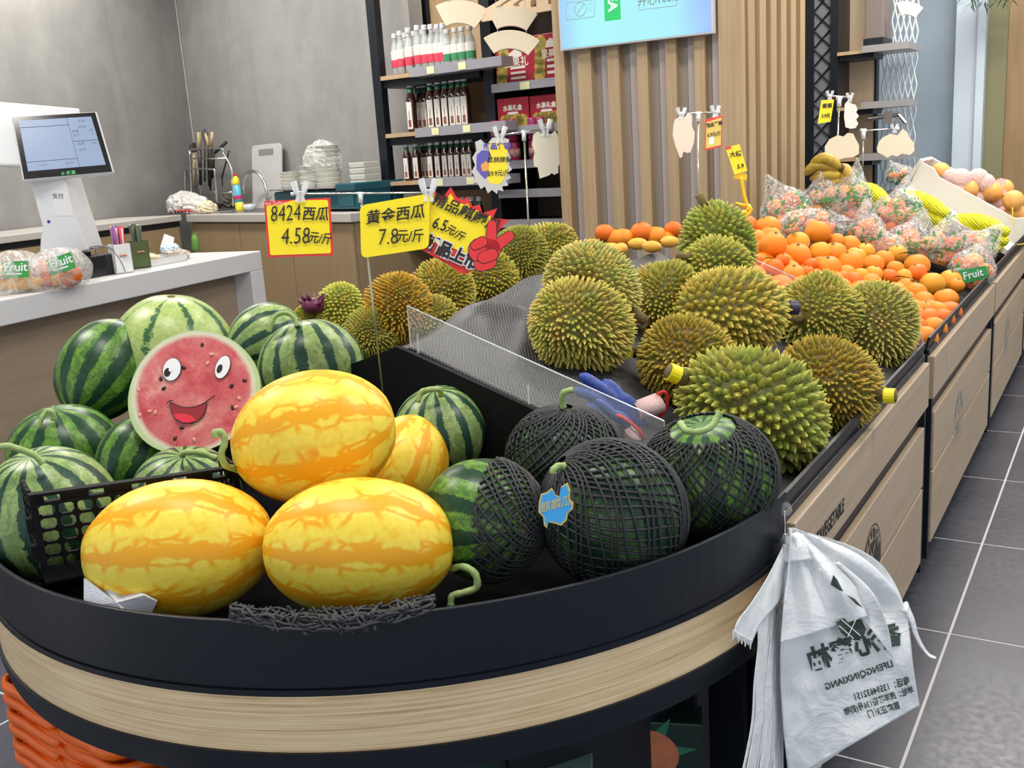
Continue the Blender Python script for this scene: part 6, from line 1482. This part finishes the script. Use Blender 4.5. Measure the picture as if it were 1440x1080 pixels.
# ================================================================== far shelf with wire mesh
YF = 6.6
def fx(px, py=120, y=YF): return Yp(px, py, y)
r = empty('far_shelf', (fx(1180).x, YF, 0), 'far wooden and black shelf with white wire mesh right of the column', 'shelf')
x0, x1, x2, x3, x4, x5 = [fx(q).x for q in (1128, 1143, 1167, 1178, 1214, 1272)]
m = MB(); m.bx(x0, x1, YF+.02, YF+.4, 0, 2.95); m.build('outer_post', BLACK, r); m = MB(); m.bx(x2, x3, YF, YF+.4, 0, 2.95); m.build('inner_post', BLACK, r)
m = MB(); m.bx(x1, x2, YF+.03, YF+.045, 0, 2.95); m.build('side_lattice_back', mat('grey_lattice', (.16, .17, .19), .5), r)
m = MB(); n = int(2.9/.11)
for i in range(n):
    z = .05 + i*.11; m.cyl((x1, YF+.02, z), (x2, YF+.02, z+.11), .005, n=4); m.cyl((x2, YF+.02, z), (x1, YF+.02, z+.11), .005, n=4)
m.build('cross_lattice', BLACK, r)
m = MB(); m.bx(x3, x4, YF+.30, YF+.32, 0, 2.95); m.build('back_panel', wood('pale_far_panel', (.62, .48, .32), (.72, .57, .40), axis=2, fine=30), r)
m = MB(); m.bx(x4-.01, x4+.015, YF+.30, YF+.38, 0, 2.95); m.build('mid_post', BLACK, r)
for y in (72, 150, 222, 300):
    z = fx(1200, y).z; m = MB(); m.bx(x3, x4+.06, YF-.02, YF+.36, z-.02, z); m.build('shelf_board', SHW, r)
    m = MB(); m.bx(x3+.01, x4+.06, YF, YF+.25, z-.05, z-.02); m.build('bracket', BLACK, r)
    m = MB(); m.bx(x4, x5+.03, YF-.06, YF+.3, z-.02, z+.02); m.build('price_strip', mat('grey_strip2', (.30, .29, .29), .3), r)
m = MB(); P_ = .085; W_ = x5 - x4 - .03; Z1 = 2.95
i = -int(2.95/.16)
for i in range(-6, 9):
    for s in (1, -1): pass
k = 0
while k*.16 < 2.9:
    for j in range(6):
        xa = x4+.04 + W_*j/6; xb = x4+.04 + W_*(j+.5)/6; xc = x4+.04 + W_*(j+1)/6; z = k*.16
        m.tube([(xa, YF+.34, z), (xb, YF+.34, z+.08), (xa, YF+.34, z+.16)], .005, 4, cap=False); m.tube([(xc, YF+.34, z), (xb, YF+.34, z+.08), (xc, YF+.34, z+.16)], .005, 4, cap=False)
    k += 1
o = m.build('wire_mesh', mat('pale_wire', (.62, .68, .72), .4), r); o['kind'] = 'stuff'
z = fx(1200, 56).z; m = MB(); m.bx(fx(1213).x, fx(1238).x, YF+.05, YF+.3, z, z+.75); q = empty('storage_box', (fx(1225).x, YF+.1, z), 'grey brown tall box on the top board of the far shelf', 'box'); m.build('box_body', mat('grey_brown_box', (.17, .14, .13), .5), q, bevel=.004); m = MB(); m.bx(fx(1211).x, fx(1239).x, YF+.04, YF+.31, z-.05, z); m.build('box_foot', BLACK, q)
q = empty('metal_bracket', fx(1255, 165), 'small steel clamp on the wire mesh of the far shelf', 'clamp'); m = MB(); c = fx(1250, 165); m.tube([c - V((.12, 0, 0)), c + V((.06, 0, .01)), c + V((.1, 0, -.04))], .014, 8); m.build('clamp_arm', STEEL, q); m = MB(); m.box(c, (.05, .05, .07)); m.build('clamp_block', STEEL, q)
# hanging greenery, top right
pc_ = Yp(1392, 2, 7.2); r = empty('hanging_plant', pc_, 'dark green hanging plant at the top right corner', 'plant'); m = MB(); rg = random.Random(3)
for i in range(240):
    b = pc_ + V((rg.uniform(-.16, .16), rg.uniform(-.1, .1), rg.uniform(-.01, .25))); d = V((rg.uniform(-1, 1), rg.uniform(-1, .2), rg.uniform(-1, .3))).normalized(); w2 = d.cross(V((0, 0, 1))).normalized()*.006
    m.add([b, b + d*.04 + w2, b + d*.09, b + d*.04 - w2], [(0, 1, 2, 3)])
o = m.build('leaves', mat('plant_green', (.015, .05, .02), .5), r); o['kind'] = 'stuff'; m = MB(); m.cyl(pc_ + V((0, 0, .1)), V((pc_.x, pc_.y, 2.99)), .01); m.build('stem', DSTEM, r)
fan(1274, 40, 38, 20, 50, 110, 6.0, 'cream fan shaped card hanging before the blue grey wall')
# ================================================================== price stands and cards
CLIP = mat('clear_clip', (.85, .88, .90), .08, alpha=.55)
def ang2(a): return (RT*cos(a) + UP*sin(a)).normalized(), (UP*cos(a) - RT*sin(a)).normalized()
def clip(px, py, t, root, s=1.0):
    k = t/F_PX*s; m = MB()
    for sx_ in (-1, 1):
        m.tube([D(px, py, t) + RT*(sx_*9*k) + UP*(14*k), D(px, py, t) + RT*(sx_*5*k), D(px, py, t) + RT*(sx_*2.5*k) - UP*(6*k), D(px, py, t) + RT*(sx_*4*k) - UP*(14*k)], [3.2*k, 2.6*k, 2*k, 2.6*k], 6, flat=1.6)
    m.tube([D(px, py, t) - RT*6*k, D(px, py, t) + RT*6*k], 2.2*k, 6); m.build('clear_clip', CLIP, root)
def stand(base, joint, arm, t, label, rp=1.6, foot=True, t2=None):
    k = t/F_PX; b = D(*base, t2 or t); j = D(*joint, t); r = empty('price_stand', b, label, 'stand')
    m = MB(); m.cyl(b, j, rp*k, n=8); m.build('pole', mat('pole_steel', (.50, .49, .42), .25, metal=.8), r, smooth=True)
    m = MB(); m.tube([j - UP*12*k, j + UP*1*k], 3.2*k, 8); m.cyl(j - RT*4*k, j + RT*4*k, 3*k, n=8); m.build('joint', WHITEP, r, smooth=True)
    a, c = D(*arm[0], t), D(*arm[1], t); m = MB(); m.cyl(a, c, 1.3*k, n=8); m.build('arm', STEEL, r, smooth=True)
    m = MB(); 
    for q, o_ in ((a, c), (c, a)): e = (q-o_).normalized(); m.cyl(q - e*3*k, q + e*2*k, 2.6*k, n=8)
    m.build('end_cap', WHITEP, r, smooth=True)
    if foot: m = MB(); m.tube([b, b + (j-b).normalized()*.03], .0045, 8); m.build('foot', WHITEP, r)
    return r
FACE = {}
def card(pts, t, mt, label, name='price_card', tilt=0.0, th=.0012, part='card', group=None):
    cx = sum(p[0] for p in pts)/len(pts); cy = sum(p[1] for p in pts)/len(pts); k = t/F_PX; c = D(cx, cy, t); r = empty(name, c, label, 'card' , group)
    m = MB(); m.prism([((a-cx)*k, (cy-b)*k) for a, b in pts], c, RT, UP, th); FACE[r] = m.build(part, mt, r); return r
def onc(r, pts, t, mt, part, lift=.0008): # extra layer on a card
    cx = sum(p[0] for p in pts)/len(pts); cy = sum(p[1] for p in pts)/len(pts); k = t/F_PX; m = MB(); m.prism([((a-cx)*k, (cy-b)*k) for a, b in pts], D(cx, cy, t-lift), RT, UP, .0004); o_ = m.build(part, mt, r)
    if part == 'yellow_face': FACE[r] = o_
    return o_
def wr(r, s, px, py, size, t, ang=0.0, mt=INK, shear=.15, bold=.0, sx=1.0, spacing=1.0, lift=.0026, name='lettering'):
    e, u = ang2(ang); k = t/F_PX; return text(s, D(px, py, t-lift), e, u, size*k, mt, FACE.get(r, r), shear=shear, bold=bold*k, sx=sx, spacing=spacing, name=name)
def rnd_poly(pts, rad, n=4):
    out = []; K = len(pts)
    for i in range(K):
        p = V((*pts[i], 0)); a = V((*pts[i-1], 0)); b = V((*pts[(i+1) % K], 0)); pa = p + (a-p).normalized()*rad; pb = p + (b-p).normalized()*rad
        for j in range(n+1): f = j/n; q = pa*(1-f)**2 + p*2*f*(1-f) + pb*f*f; out.append((q.x, q.y))
    return out
# stand 1 with three big cards
T1 = 1.74
s1 = stand((538, 552), (507, 273), ((411, 273), (606, 271)), T1, 'thin steel price stand with three yellow cards behind the top golden melon', foot=False, t2=1.80)
clip(422, 270, T1-.004, s1, 1.05); clip(602, 268, T1-.004, s1, 1.15); 
c1 = card([(371, 283), (464, 278), (469, 359), (377, 362)], T1-.002, RED, 'yellow price card with red border reading 8424')
onc(c1, rnd_poly([(374.5, 289), (394, 288), (410, 282), (461, 281), (465.5, 356), (380, 359)], 3), T1-.002, YEL, 'yellow_face')
wr(c1, 'Hot Selling', 386, 286, 7.5, T1-.002, .03, mat('pale_print', (.85, .62, .5), .5), 0.05, lift=.0022)
wr(c1, '8424', 401, 301, 32, T1-.002, .06, sx=.68, bold=-.1); wr(c1, '西瓜', 443, 302, 21, T1-.002, -.02, sx=.9, bold=.3)
wr(c1, '4.58', 415, 333, 33, T1-.002, .03, sx=.72, bold=-.1); wr(c1, '元/斤', 450, 336, 18, T1-.002, -.1, sx=.8, bold=.3)
c2 = card(rnd_poly([(506, 289), (604, 272), (603, 349), (508, 363)], 9), T1-.006, YEL, 'plain yellow rounded price card reading 7.8')
wr(c2, '黄金西瓜', 555, 303, 21, T1-.006, .12, bold=.35, shear=.2); wr(c2, '7.8', 545, 334, 32, T1-.006, .06, bold=-.1, sx=.75); wr(c2, '元/斤', 576, 333, 20, T1-.006, .02, bold=.3, sx=.85)
sb = [(602, 270), (612, 266), (616, 277), (624, 276), (634, 263), (642, 277), (652, 281), (657, 276), (664, 290), (675, 288), (678, 300), (699, 293), (693, 307), (716, 309), (703, 322), (690, 340), (668, 360), (667, 376), (658, 385), (646, 384), (630, 372), (592, 351), (600, 335)]
c3 = card(sb, T1+.004, RED, 'red edged yellow starburst price card with red hand, reading 6.5')
onc(c3, [(604, 275), (610, 272), (616, 282), (627, 281), (634, 272), (640, 283), (654, 288), (658, 286), (662, 296), (673, 296), (677, 306), (690, 303), (690, 312), (700, 315), (695, 325), (680, 345), (664, 362), (640, 350), (601, 338)], T1+.004, YEL, 'yellow_face')
wr(c3, '精品麒麟瓜', 655, 300, 20.5, T1+.004, -.42, bold=.35, shear=.1); wr(c3, '6.5', 618, 316, 23, T1+.004, -.30, bold=.35, sx=.75); wr(c3, '元/斤', 640, 328, 15, T1+.004, -.55, bold=.3, sx=.85)
wr(c3, '新品上市', 634, 356, 23, T1+.004, -.42, WHITEP, .05, bold=2.6, sx=.9, lift=.003); wr(c3, '新品上市', 634, 356, 23, T1+.004, -.42, INK, .05, bold=1.1, sx=.9, lift=.0036)
def cap(x0, y0, x1, y1, r0, r1, n=8):
    a = atan2(y1-y0, x1-x0); return [(x0 + r0*cos(a+pi/2+pi*i/n), y0 + r0*sin(a+pi/2+pi*i/n)) for i in range(n+1)] + [(x1 + r1*cos(a-pi/2+pi*i/n), y1 + r1*sin(a-pi/2+pi*i/n)) for i in range(n+1)]
HR = mat('hand_red', (.74, .03, .035), .45)
hand = [((690, 345, 692, 316), (8, 6)), ((692, 350, 716, 332), (8, 6.5)), ((676, 352, 690, 350), (17, 14)), ((676, 372, 688, 368), (9, 10)), ((668, 345, 678, 340), (6, 7)), ((680, 362, 692, 358), (8, 8))]
for i, ((x0_, y0_, x1_, y1_), (r0_, r1_)) in enumerate(hand): onc(c3, cap(x0_, y0_, x1_, y1_, r0_+1, r1_+1), T1+.004, INK, 'hand_outline', .0040 + (.0008 if i >= 4 else 0))
for i, ((x0_, y0_, x1_, y1_), (r0_, r1_)) in enumerate(hand): onc(c3, cap(x0_, y0_, x1_, y1_, r0_, r1_), T1+.004, HR, 'red_hand', .0044 + (.0008 if i >= 4 else 0))
# stand 2 on the ridge
p, t = place(746, 388, .0); T2 = t
s2 = stand((747, 390), (737, 186), ((699, 191), (775, 180)), T2, 'tall steel price stand on the mesh covered ridge')
clip(703, 190, T2-.004, s2, .85); clip(767, 180, T2-.004, s2, .85)
star = [(668, 200), (676, 196), (684, 204), (692, 194), (704, 192), (716, 196), (714, 212), (718, 222), (716, 232), (720, 238), (714, 244), (719, 250), (711, 254), (715, 261), (706, 262), (708, 269), (700, 267), (699, 273), (692, 267), (686, 272), (682, 262), (676, 266), (672, 258), (666, 256), (668, 248), (663, 242), (668, 232), (664, 222), (670, 212)]
c4_ = card(star, T2-.006, mat('silver_card_edge', (.55, .55, .55), .4), 'spiky yellow and purple price card on the tall stand, reading 29.9')
onc(c4_, [(688, 200), (714, 200), (712, 222), (715, 240), (710, 248), (706, 256), (700, 260), (694, 258), (688, 258), (684, 246), (686, 230)], T2-.006, mat('yellow_card', (0, 0, 0)), 'yellow_face')
onc(c4_, [(670, 218), (678, 211), (688, 212), (692, 222), (686, 232), (688, 246), (682, 252), (676, 246), (670, 238)], T2-.006, mat('card_purple', (.10, .08, .42), .5), 'purple_patch'); onc(c4_, [(676, 232), (684, 226), (688, 232), (686, 240), (678, 241)], T2-.006, mat('card_orange', (.80, .35, .06), .5), 'orange_patch', .0012)
wr(c4_, '新品推荐', 699, 206, 9.5, T2-.006, .02, mat('card_purple', (0, 0, 0)), 0, bold=.5); wr(c4_, '红桃猕猴', 702, 225, 8.5, T2-.006, .02, bold=.15); wr(c4_, '29.9元/斤', 701, 244, 9.5, T2-.006, .06, bold=.15, sx=.8)
CR2 = mat('cream_card_back', (.78, .74, .60), .6)
card([(750, 189), (756, 185), (766, 190), (775, 188), (781, 184), (785, 192), (786, 202), (792, 212), (790, 224), (787, 231), (785, 232), (785, 243), (779, 246), (776, 243), (773, 246), (768, 248), (759, 251), (756, 235), (751, 234), (750, 222), (752, 214), (748, 204)], T2-.006, CR2, 'blank cream back of a ragged card on the right end of the tall stand')
# stand 3 by the column
T3 = 3.45
s3 = stand((982, 325), (982, 160), ((958, 160), (1010, 158)), T3, 'steel price stand in front of the slatted column', 1.3)
clip(958, 160, T3-.004, s3, .6); clip(1006, 157, T3-.004, s3, .6)
card([(949, 168), (957, 164), (962, 166), (968, 158), (973, 162), (973, 178), (977, 186), (976, 200), (971, 214), (966, 215), (961, 213), (959, 221), (956, 222), (954, 216), (950, 206), (946, 190), (947, 176)], T3-.006, mat('pink_cream_card', (.76, .62, .50), .6), 'blank cream back of a ragged card before the slatted column')
c5 = card([(992, 168), (1016, 162), (1015, 206), (991, 212)], T3-.008, RED, 'small red bordered yellow card on the stand before the column')
onc(c5, [(993.5, 172), (1014.5, 165), (1013.5, 204), (992.5, 209)], T3-.008, mat('dull_yellow_card', (.66, .50, .10), .4), 'yellow_face'); wr(c5, '精品芒果', 1004, 175, 6, T3-.008, .2, bold=.2); wr(c5, '6.9元/斤', 1004, 189, 7, T3-.008, .15, bold=.15, sx=.8)
onc(c5, [(997, 194), (1004, 191), (1004, 202), (997, 204)], T3-.008, WHITEP, 'white_sticker', .0012)
# yellow clip holder on the orange heap
T4 = depth(place(1048, 318, .1)[0]); r = empty('yellow_clip_holder', D(1047, 298, T4), 'yellow plastic clip holder standing on the oranges', 'holder'); YPL = mat('yellow_plastic', (.86, .52, .01), .35); k = T4/F_PX
m = MB(); m.tube(smooth_pts([D(1042, 249, T4), D(1046, 272, T4), D(1050, 286, T4), D(1052, 296, T4)], 4), [2.6*k]*12 + [3.2*k], 8); m.build('holder_stem', YPL, r, smooth=True)
m = MB(); m.tube([D(1051, 288, T4), D(1056, 294, T4), D(1052, 302, T4), D(1046, 302, T4)], 3.2*k, 8); m.tube([D(1050, 290, T4), D(1042, 288, T4), D(1034, 285, T4)], [3*k, 2.4*k, 1.4*k], 8); m.tube([D(1047, 303, T4), D(1047, 296, T4)], [4.5*k, 4*k], 8); m.build('clip_jaws', YPL, r, smooth=True)
m = MB(); m.prism([(-10*k, -4*k), (8*k, -7*k), (9*k, 2*k), (-8*k, 6*k)], D(1042, 247, T4-.002), RT, UP, .004); m.build('holder_grip', mat('yellow_plastic', (0, 0, 0)), r, bevel=.001)
c6 = card([(1020, 207), (1040, 203), (1051, 240), (1033, 246)], T4-.006, YEL, 'slanted yellow card in the yellow clip holder above the oranges'); onc(c6, [(1020, 207), (1028, 205.5), (1029, 208.5), (1021, 210.5)], T4-.006, RED, 'red_corner'); wr(c6, '大桔', 1034, 217, 8.5, T4-.006, .15, bold=.2); wr(c6, '5.9', 1041, 234, 8, T4-.006, .2, bold=.2)
# stands 4, 5 far right
T5 = 4.5
s4 = stand((1176, 262), (1180, 138), ((1166, 135), (1196, 137)), T5, 'steel price stand beside the bananas', 1.2); clip(1167, 134, T5-.004, s4, .45); clip(1195, 137, T5-.004, s4, .45)
c7 = card([(1155, 141), (1173, 140), (1168, 171), (1150, 174)], T5-.006, YEL, 'small yellow card on the stand beside the bananas'); wr(c7, '香蕉', 1163, 149, 7, T5-.006, .05, bold=.2); wr(c7, '3.9元', 1161, 163, 7, T5-.006, .05, bold=.2, sx=.8)
card([(1188, 146), (1192, 142), (1198, 146), (1203, 147), (1206, 154), (1204, 158), (1208, 163), (1204, 168), (1207, 174), (1203, 180), (1196, 181), (1189, 179), (1187, 165)], T5-.006, mat('white_card_back', (.72, .71, .66), .6), 'narrow blank white ragged card right of the small yellow card')
card([(1160, 206), (1166, 196), (1178, 190), (1186, 192), (1192, 187), (1200, 188), (1204, 197), (1208, 204), (1208, 216), (1200, 221), (1188, 222), (1178, 225), (1168, 221), (1160, 216)], T5-.01, CREAM, 'blank cream cloud shaped card behind the stand beside the bananas')
T6 = 5.0
s5 = stand((1213, 250), (1214, 184), ((1214, 184), (1262, 181)), T6, 'short steel price stand behind the bagged oranges', 1.2); clip(1258, 181, T6-.004, s5, .45)
card([(1233, 208), (1236, 199), (1242, 193), (1252, 188), (1262, 190), (1270, 181), (1276, 186), (1279, 194), (1285, 200), (1286, 212), (1280, 218), (1268, 216), (1262, 220), (1254, 218), (1248, 222), (1240, 217), (1234, 214)], T6-.006, CREAM, 'blank cream cloud shaped card hanging right of the short stand')
# ================================================================== white carrier bags on the hook
def bagm():
    g = G('white_carrier_plastic'); v = g.tc.outputs['Object']; n = g.noise(v, 16, 5, .6, 1.0)
    g.b.inputs['Base Color'].default_value = (.80, .82, .84, 1); g.rough(.28); g.bump(n, .55, .012); g.b.inputs['Subsurface Weight'].default_value = .15; g.b.inputs['Subsurface Radius'].default_value = (.01, .01, .01); g.b.inputs['Specular IOR Level'].default_value = .6; return g.m
BAGM = bagm(); TH0 = depth(HOOK) - .015
def crv(pts, v):
    f = v*(len(pts)-1); i = min(int(f), len(pts)-2); f -= i; P0 = pts[max(i-1, 0)]; P1 = pts[i]; P2_ = pts[i+1]; P3 = pts[min(i+2, len(pts)-1)]
    return tuple(.5*((2*P1[c]) + (P2_[c]-P0[c])*f + (2*P0[c]-5*P1[c]+4*P2_[c]-P3[c])*f*f + (3*P1[c]-P0[c]-3*P2_[c]+P3[c])*f**3) for c in (0, 1))
def bd(px, py, base=0.0, amp=1.0, seed=0):
    s = (py-740)/340.0; a = atan2(px-1113, max(20, py-735))
    w1 = .010*sin(a*17 + seed)*min(1, s*3+.2)*max(.25, 1-s) + .006*sin(px*.055+py*.018 + seed) + .007*noise.noise(V((px*.022, py*.012, seed)))
    if px < 1100: base += (px-1100)*.0021
    fold = .004*abs(noise.noise(V((px*.05, py*.03, seed+5))))
    return TH0 - .02*min(1, s*2) + base + amp*(w1 + fold)
def sheet(root, L_, R_, nm, base, seed, nu=46, nv=60, amp=1.0, mt=None, th=.0006):
    m = MB(); m.grid(lambda u, v: D(*(lambda a, b: (a[0]+(b[0]-a[0])*u, a[1]+(b[1]-a[1])*u, ))(crv(L_, v), crv(R_, v)), bd(crv(L_, v)[0]+(crv(R_, v)[0]-crv(L_, v)[0])*u, crv(L_, v)[1]+(crv(R_, v)[1]-crv(L_, v)[1])*u, base, amp, seed)), nu, nv)
    return m.build(nm, mt or BAGM, root, smooth=True, solid=th)
bg = empty('carrier_bag', HOOK, 'front white carrier bag with mirrored dark green print on the hook', 'bag', 'white carrier bags on the hook')
Lm = [(1108, 742), (1104, 800), (1100, 860), (1098, 905), (1098, 960), (1102, 1030), (1110, 1098)]; Rm = [(1116, 742), (1200, 776), (1244, 812), (1270, 850), (1280, 905), (1286, 950), (1293, 992)]
sheet(bg, Lm, Rm, 'bag_front', 0, 0)
sheet(bg, [(a+6, b+4) for a, b in Lm], [(1120, 745), (1190, 765), (1235, 790), (1262, 828), (1278, 880), (1284, 940), (1288, 985)], 'bag_back', .03, 3)
sheet(bg, [(1112, 750), (1108, 800), (1102, 850), (1098, 905)], [(1150, 772), (1190, 810), (1212, 838), (1222, 866)], 'folded_flap', -.022, 7, 24, 24)
sheet(bg, [(1150, 800), (1180, 830), (1205, 862), (1222, 880)], [(1180, 790), (1225, 830), (1248, 880), (1256, 926)], 'folded_flap', -.016, 9, 18, 24)
m = MB(); pts = smooth_pts([D(a, b, TH0-.01) for a, b in ((1272, 852), (1282, 872), (1288, 892), (1296, 908), (1306, 921), (1316, 925))], 4); kh = TH0/F_PX; n = len(pts); m.tube(pts, [kh*(15 - 13*(i/n)**.7) for i in range(n)], 10, flat=.35); m.build('twisted_handle', BAGM, bg, smooth=True)
m = MB(); pts = [HOOK + V((0, 0, .004)), HOOK - V((0, 0, .012)), D(1117, 762, TH0-.004), D(1122, 785, TH0-.006)]; m.tube(smooth_pts(pts, 4), [.003, .004, .006, .007, .008, .010, .012, .014, .017, .02, .022, .024, .026], 12); m.build('gathered_top', BAGM, bg, smooth=True)
# mirrored print
PG = mat('dark_green_print', (.030, .055, .042), .4)
def bprint(s, px, py, size, ang, sx, bold=.0):
    cu = bpy.data.curves.new('c', 'FONT'); cu.body = s; cu.size = size; cu.align_x = 'CENTER'; cu.align_y = 'CENTER'; cu.offset = bold; cu.resolution_u = 2
    t_ = bpy.data.objects.new('c', cu); COL.objects.link(t_); me = bpy.data.meshes.new_from_object(t_.evaluated_get(bpy.context.evaluated_depsgraph_get())); bpy.data.objects.remove(t_)
    bm = bmesh.new(); bm.from_mesh(me); bmesh.ops.triangulate(bm, faces=bm.faces); bmesh.ops.subdivide_edges(bm, edges=[e for e in bm.edges if e.calc_length() > size*.3], cuts=1)
    mm = MB(); mm.a = 1; vs = []
    for v in bm.verts:
        x, y = -v.co.x*sx, v.co.y; X_ = px + x*cos(ang) + y*sin(ang); Y_ = py + x*sin(ang)*-1*-1 - y*cos(ang); vs.append(D(X_, Y_, bd(X_, Y_, 0, 1, 0) - .0022))
    bm.verts.index_update(); mm.add(vs, [tuple(q.index for q in f.verts) for f in bm.faces]); bm.free(); bpy.data.meshes.remove(me); mm.build('mirrored_print', PG, bg)
bprint('香沁蜜柚', 1202, 912, 36, -.30, .95, 1.2); bprint('LIFENGQINXIANG', 1208, 950, 13, -.34, .95, .3)
bprint('电话：13594632151', 1240, 969, 13, -.30, .75, .3); bprint('地址：庆丰路街136号(购物', 1236, 986, 12, -.32, .72, .3); bprint('首府正对门', 1243, 999, 12, -.30, .8, .3)
def bpoly(pts, mt, nm, lift=.0022):
    cx = sum(p[0] for p in pts)/len(pts); cy = sum(p[1] for p in pts)/len(pts); m = MB(); m.a = 1; m.add([D(cx, cy, bd(cx, cy) - lift)] + [D(a, b, bd(a, b) - lift) for a, b in pts], [(0, 1+i, 1+(i+1) % len(pts)) for i in range(len(pts))]); m.build(nm, mt, bg)
bpoly([(1176, 875), (1190, 868), (1205, 863), (1212, 872), (1218, 885), (1214, 896), (1204, 901), (1192, 898), (1182, 889)], PG, 'round_emblem', .022)
m = MB()
for a, b in (((1184, 872), (1210, 894)), ((1206, 866), (1192, 896)), ((1180, 880), (1200, 898))): m.tube([D(*a, bd(*a)-.0235), D(*b, bd(*b)-.0235)], .0008, 4)
m.build('emblem_lines', BAGM, bg)
bpoly([(1168, 822), (1172, 808), (1178, 816), (1186, 832), (1180, 830)], PG, 'leaf_print', .026); bpoly([(1190, 836), (1202, 842), (1214, 855), (1204, 850)], PG, 'leaf_print', .026)
# the thick stack of bags behind, seen edge on
specs = [([(1100, 770), (1082, 810), (1062, 850), (1066, 900), (1060, 960), (1056, 1020), (1040, 1100)], [(1108, 770), (1100, 810), (1092, 850), (1088, 900), (1080, 960), (1076, 1020), (1062, 1100)]),
         ([(1104, 770), (1096, 812), (1084, 856), (1078, 905), (1076, 960), (1072, 1020), (1058, 1100)], [(1110, 770), (1106, 812), (1098, 856), (1094, 905), (1090, 960), (1090, 1020), (1082, 1100)]),
         ([(1106, 770), (1104, 812), (1094, 856), (1088, 905), (1086, 960), (1084, 1020), (1080, 1100)], [(1114, 770), (1112, 812), (1104, 856), (1102, 905), (1100, 960), (1102, 1020), (1100, 1100)])]
for i, (a, b) in enumerate(specs):
    q = empty('carrier_bag', HOOK - V((0, -.005*i, .01)), ['folded white carrier bag at the far left of the hanging bundle', 'folded white carrier bag in the middle of the hanging bundle', 'folded white carrier bag just behind the printed front bag'][i], 'bag', 'white carrier bags on the hook')
    for j in range(4):
        o1 = j*3.2; sheet(q, [(x+o1*(y-770)/330, y) for x, y in a], [(x - 8 + o1*(y-770)/330, y) for x, y in b], 'bag_fold', .012 + .008*i + .010*(j % 2), 11+i*5+j*2, 8, 40, .8)
q = empty('carrier_bag', HOOK - V((.01, -.01, .02)), 'white carrier bag whose frayed handle hangs over the oak band', 'bag', 'white carrier bags on the hook')
sheet(q, [(1102, 765), (1080, 810), (1056, 848), (1038, 872), (1031, 892)], [(1112, 770), (1108, 820), (1092, 850), (1070, 876), (1056, 908)], 'bag_body', -.01, 21, 16, 30)
m = MB()
for i in range(9): a = (1032+i*2.8, 890+i*1.7); m.tube([D(a[0], a[1]-4, bd(*a, -.012)), D(a[0]-1+i % 3, a[1]+9-(i % 2)*4, bd(*a, -.012))], [.0022, .0008], 5)
m.build('frayed_edge', BAGM, q)
